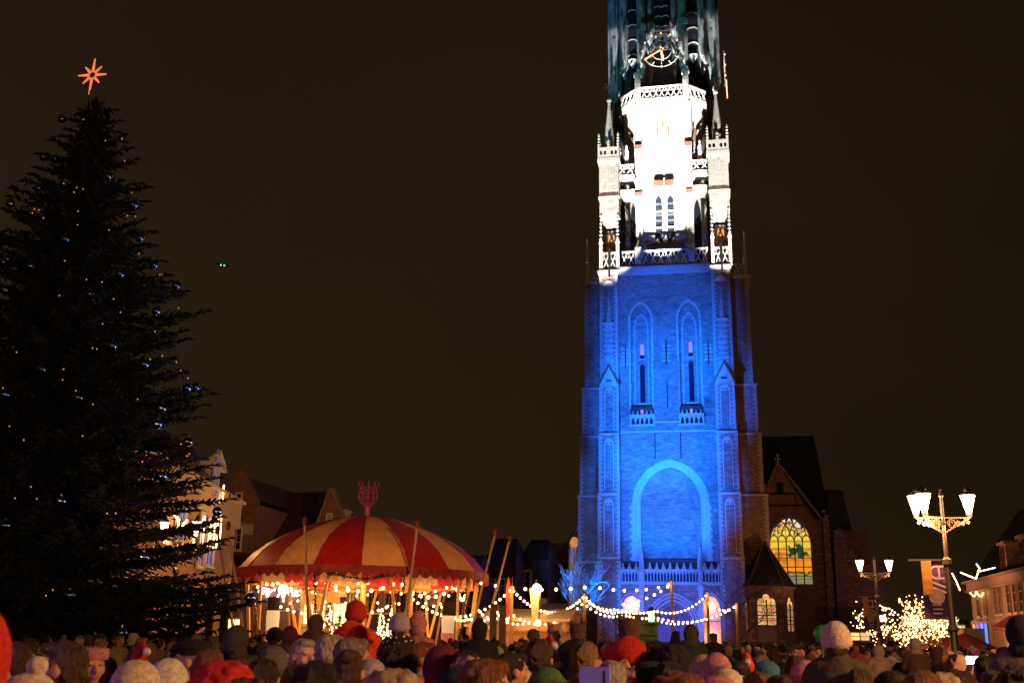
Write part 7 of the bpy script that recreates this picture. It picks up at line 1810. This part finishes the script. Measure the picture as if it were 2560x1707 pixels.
for px, py, dist, rz, head, hc, coat, hatc, lb_, bl, kw in (
    (1573, 1534, 8.6, .1, 'ears', 'brown', 'red', 'brown', 'child in bright red jacket and brown bear eared hat, on shoulders', 'adult carrying the child in the red jacket', dict(kind=1, s=1.12)),
    (893, 1500, 9.0, .05, 'tall', 'brown', 'orange', 'red', 'child in glowing orange coat and dark red hat, on shoulders before the tent', 'adult carrying the child in the orange coat', dict(kind=1, s=1.10)),
    (1003, 1531, 8.6, -.2, 'tall', 'brown', 'black', 'lilac', 'child in black coat with white dots and pale lilac hat', 'adult carrying the child in the dotted coat', dict(m=dots_mat(), s=1.0)),
    (1048, 1533, 9.2, -.3, 'bobble', 'brown', 'pink', 'pink', 'child in pale pink pointed hat and pink coat beside the dotted coat', 'adult carrying the child in pale pink', dict(s=.95)),
    (1445, 1549, 10.5, .1, 'ears', 'brown', 'black', 'brown', 'child in dark glittering coat and dark fuzzy hat, left of the red jacket', 'adult carrying the child in the dark glittering coat', dict(s=1.0)),
    (1388, 1552, 10.8, .0, 'ears', 'brown', 'cream', 'beige', 'child in beige knitted hat with ears and pale coat', 'adult carrying the child in the beige eared hat', dict(s=.95)),
    (2088, 1553, 7.0, -.1, 'tall', 'brown', 'olive', 'cream', 'child in plain pinkish cream beanie and dark green puffer jacket at the right', 'adult carrying the child in the pinkish cream beanie', dict(s=1.12)),
    (1727, 1561, 15, .1, 'hood', 'brown', 'dark green', 'olive', 'hooded child in dark green before the right porch arch', 'adult carrying the child in dark green', dict(s=1.1)),
    (793, 1534, 14, .1, 'hood', 'brown', 'brown', 'brown', 'child in brown hood before the bright door under the tent', 'adult carrying the child in the brown hood', dict(s=1.05)),
    (1200, 1549, 12, .1, 'bobble', 'brown', 'black', 'black', 'child in black bobble hat and black coat right of the tent', 'adult carrying the child in the black bobble hat', dict(s=1.1)),
    (1334, 1568, 14, .1, 'beanie', 'brown', 'olive', 'olive', 'child in olive hat below the cream flag column', 'adult carrying the child in the olive hat', dict(s=1.0)),
    (2546, 1536, 8.0, .1, 'hood', 'brown', 'grey', 'black', 'child in pointed black hood and speckled coat at the right picture edge', 'adult carrying the child in the pointed black hood', dict(s=1.1)),
    (1690, 1572, 18, -.6, 'long', 'black', 'black', None, 'long haired child on shoulders in front of the purple door', 'adult carrying the long haired child', dict(s=1.0)),
    (1783, 1579, 20, .2, 'cap', 'brown', 'black', 'black', 'small child in black cap before the right lit arch', 'adult carrying the child in the black cap', dict(s=1.0)),
    (2192, 1610, 18, .3, 'hood', 'brown', 'beige', 'beige', 'child in pale hood below the smaller lamp', 'adult carrying the child in the pale hood', dict(s=1.0)),
    (2286, 1593, 18, .1, 'hood', 'brown', 'brown', 'beige', 'child in beige hood left of the tall lamp', 'adult carrying the child in the beige hood', dict(s=1.0))):
    KIDS.append((px, py, dist)); o, p = kid(px, py, dist, rz, head, hc, coat, lb_, hatc, **kw); bc_ = rnd.choice(('black', 'navy', 'brown', 'olive', 'grey'))
    bearer(o, p, bc_, rnd.choice(('dark brown', 'brown', 'black', 'grey')), bl); occ.append((p.x, p.y, .5))
q = at(2062, 1582, -80); t = thing('balloon', at(2055, 1585, -84), 'small green balloon left of the pinkish cream beanie', 'balloon'); m_ = MB(); m_.ball(t.location, .12, 10, 8, (1, 1, 1.15)); m_.build('skin', mat('green_rubber', (.03, .3, .08), .4), t); m_ = MB(); m_.cyl(t.location-Vector((0,0,.15)), t.location-Vector((0,0,.7)), .004, .004, 4); m_.build('string', CM['white'], t)

# ---- the rest of the crowd
zones = [(-60, 130, 'at the far left under the Christmas tree'), (130, 300, 'below the lower left of the Christmas tree'), (300, 450, 'below the middle of the Christmas tree'), (450, 590, 'under the dark posts left of the tent'), (590, 720, 'before the left part of the tent'), (720, 830, 'before the sign boards in the tent'),
         (830, 960, 'before the middle of the tent'), (960, 1090, 'before the right half of the tent'), (1090, 1210, 'before the right rim of the tent'), (1210, 1320, 'before the red feather flag'), (1320, 1420, 'below the cream flag column'), (1420, 1530, 'below the blue lit bare tree'),
         (1530, 1640, 'before the left porch arch'), (1640, 1740, 'before the purple church door'), (1740, 1830, 'before the right porch arch'), (1830, 1930, 'before the chapel'), (1930, 2040, 'below the stained glass window'), (2040, 2140, 'right of the church'), (2140, 2240, 'below the smaller street lamp'), (2240, 2340, 'below the kiosk'), (2340, 2430, 'below the tall street lamp'), (2430, 2520, 'before the stucco building'), (2520, 2640, 'by the right picture edge')]
bands = [(0, 7.5, 'near row'), (7.5, 11, 'third row'), (11, 15, 'middle rows'), (15, 21, 'farther back'), (21, 29, 'far back'), (29, 99, 'at the back of the crowd')]
rg = random.Random(21); made = 0; tries = 0; LAB = {}
target_n = 292-len(PEOPLE)
looks = [('short', 16), ('cropped', 8), ('tousled', 10), ('long', 16), ('bun', 8), ('curly', 6), ('beanie', 16), ('pompom', 7), ('tall', 5), ('cap', 3), ('hood', 8), ('fur', 3), ('santa', 1.5)]
LN, LW = zip(*looks)
rest = []
while made < target_n and tries < 20000:
    tries += 1
    u = rg.random(); dist = 5.0+(u**1.25)*33
    px = rg.uniform(-40, 2600)
    p = atd(px, 1600, dist)
    if math.hypot(p.x-tc0.x, p.y-tc0.y) < TR+1.6 or math.hypot(p.x-tx, p.y-TYP) < 6.2 and p.z < 6 and math.hypot(p.x-tx, p.y-TYP) < 3: continue
    sep_ = .50+dist*.014
    if any(abs(px-kx) < 62 and dist < kd and py_ < ky+165 for kx, ky, kd in KIDS for py_ in (proj((p.x, p.y, 1.72))[1],)): continue
    if any((p.x-a)**2+(p.y-b)**2 < (sep_ if r_ < .45 else max(sep_, .55))**2 for a, b, r_ in occ): continue
    occ.append((p.x, p.y, .4)); made += 1
    h = min(1.86, max(1.55, rg.gauss(1.70, .075)))
    if dist < 6.8: h = min(h, 1.70)
    look = rg.choices(LN, LW)[0]; hc = rg.choices(list(HAIRC), (22, 26, 22, 6, 9, 10, 4))[0]
    coat = rg.choices(('black', 'navy', 'dark green', 'olive', 'brown', 'maroon', 'grey', 'beige', 'red', 'pink', 'purple'), (30, 16, 8, 8, 10, 6, 8, 4, 1.5, 1.5, 3))[0]
    hatc = rg.choices(('black', 'navy', 'grey', 'beige', 'cream', 'maroon', 'brown', 'pink', 'white', 'olive', 'red', 'lilac'), (22, 10, 12, 10, 7, 7, 12, 5, 3, 6, 2, 3))[0]
    if look == 'santa': hatc = 'red'
    rz = rg.gauss(0, .35) if rg.random() < .85 else rg.choice((-1, 1))*rg.uniform(1.2, 2.6)
    rz += -.05
    kind = rg.choice((0, 1, 2)); sc2 = rg.choice((None, None, None, 'grey', 'beige', 'maroon', 'red'))
    o = person(p.x, p.y, h, rz, look, hc, coat, None, kind=kind, hatc=hatc, scarfc=sc2, hs=rg.uniform(.98, 1.08))
    zn = next((n for a, b, n in zones if a <= px < b), 'in the crowd'); bn = next(n for a, b, n in bands if a <= dist < b)
    nm = {'short': '%s short hair', 'cropped': '%s cropped hair', 'tousled': '%s tousled hair', 'long': 'long %s hair', 'bun': '%s hair in a bun', 'curly': '%s curly hair'}
    if look in nm: d_ = nm[look] % hc
    else: d_ = hatc+{'beanie': ' beanie', 'pompom': ' pompom hat', 'tall': ' high beanie', 'cap': ' flat cap', 'hood': ' hood', 'fur': ' fur hood', 'santa': ' Christmas hat'}[look]
    rest.append([o, d_, coat, zn, bn, px, dist])
from collections import defaultdict
def assign(items, key, fmt):
    G = defaultdict(list)
    for it in items: G[key(it)].append(it)
    return G
G = defaultdict(list)
for it in rest: G[(it[1], it[3])].append(it)
for (d_, zn), its in G.items():
    if len(its) == 1: its[0][0]['label'] = '%s, %s' % (d_, zn)
    else:
        H_ = defaultdict(list)
        for it in its: H_[it[4]].append(it)
        for bn, jt in H_.items():
            if len(jt) == 1: jt[0][0]['label'] = '%s, %s, %s' % (d_, bn, zn)
            else:
                jt.sort(key=lambda i: i[5]); names = ['left', 'right'] if len(jt) == 2 else ['leftmost', 'second from left', 'third from left', 'fourth from left', 'fifth from left', 'sixth from left'][:len(jt)]
                for w_, it in zip(names, jt): it[0]['label'] = ('%s, %s, %s, %s one' % (d_, bn, zn, w_)) if len(('%s %s %s %s one' % (d_, bn, zn, w_)).split()) < 17 else '%s, %s, %s, %s' % (d_, bn, zn, w_)
for it in rest:
    w_ = it[0]['label'].split()
    if len(w_) > 16: it[0]['label'] = it[0]['label'].replace(', second from left one', ', second').replace(' the ', ' ')
print('people', len(PEOPLE), 'tries', tries)
# beyond the three hundred nearest: the far heads as one mass
m_ = MB(); mats_ = [CM['black'], HM['dark brown'], CM['brown'], SKIN, CM['beige'], CM['grey'], CM['navy'], CM['pink'], HM['ginger']]
for _ in range(720):
    dist = rg.uniform(26, 88); px = rg.uniform(1090 if dist > 38 else 600, 2620); p = atd(px, 1600, dist)
    if p.y > -3: continue
    if math.hypot(p.x-tc0.x, p.y-tc0.y) < TR+1.2: continue
    h = rg.gauss(1.71, .08); x, y = p.x, p.y
    m_.cm = rg.choice((0, 0, 0, 6, 2, 5)); m_.lathe([(.16, 0), (.17, .8), (.22, 1.0), (.24, h-.36), (.13, h-.27), (.07, h-.22)], (x, y, 0), 7)
    m_.cm = 3; m_.ball((x, y, h-.13), .095, 7, 5, (1, 1.05, 1.3)); m_.cm = rg.choice((1, 1, 0, 2, 4, 5, 7, 8, 0)); m_.ball((x, y-.025, h-.095), .105, 7, 5, (1, 1, 1.1))
tag(m_.build('far_crowd', mats_, smooth=True), 'dense mass of heads far back before the church', 'crowd', kind='stuff')
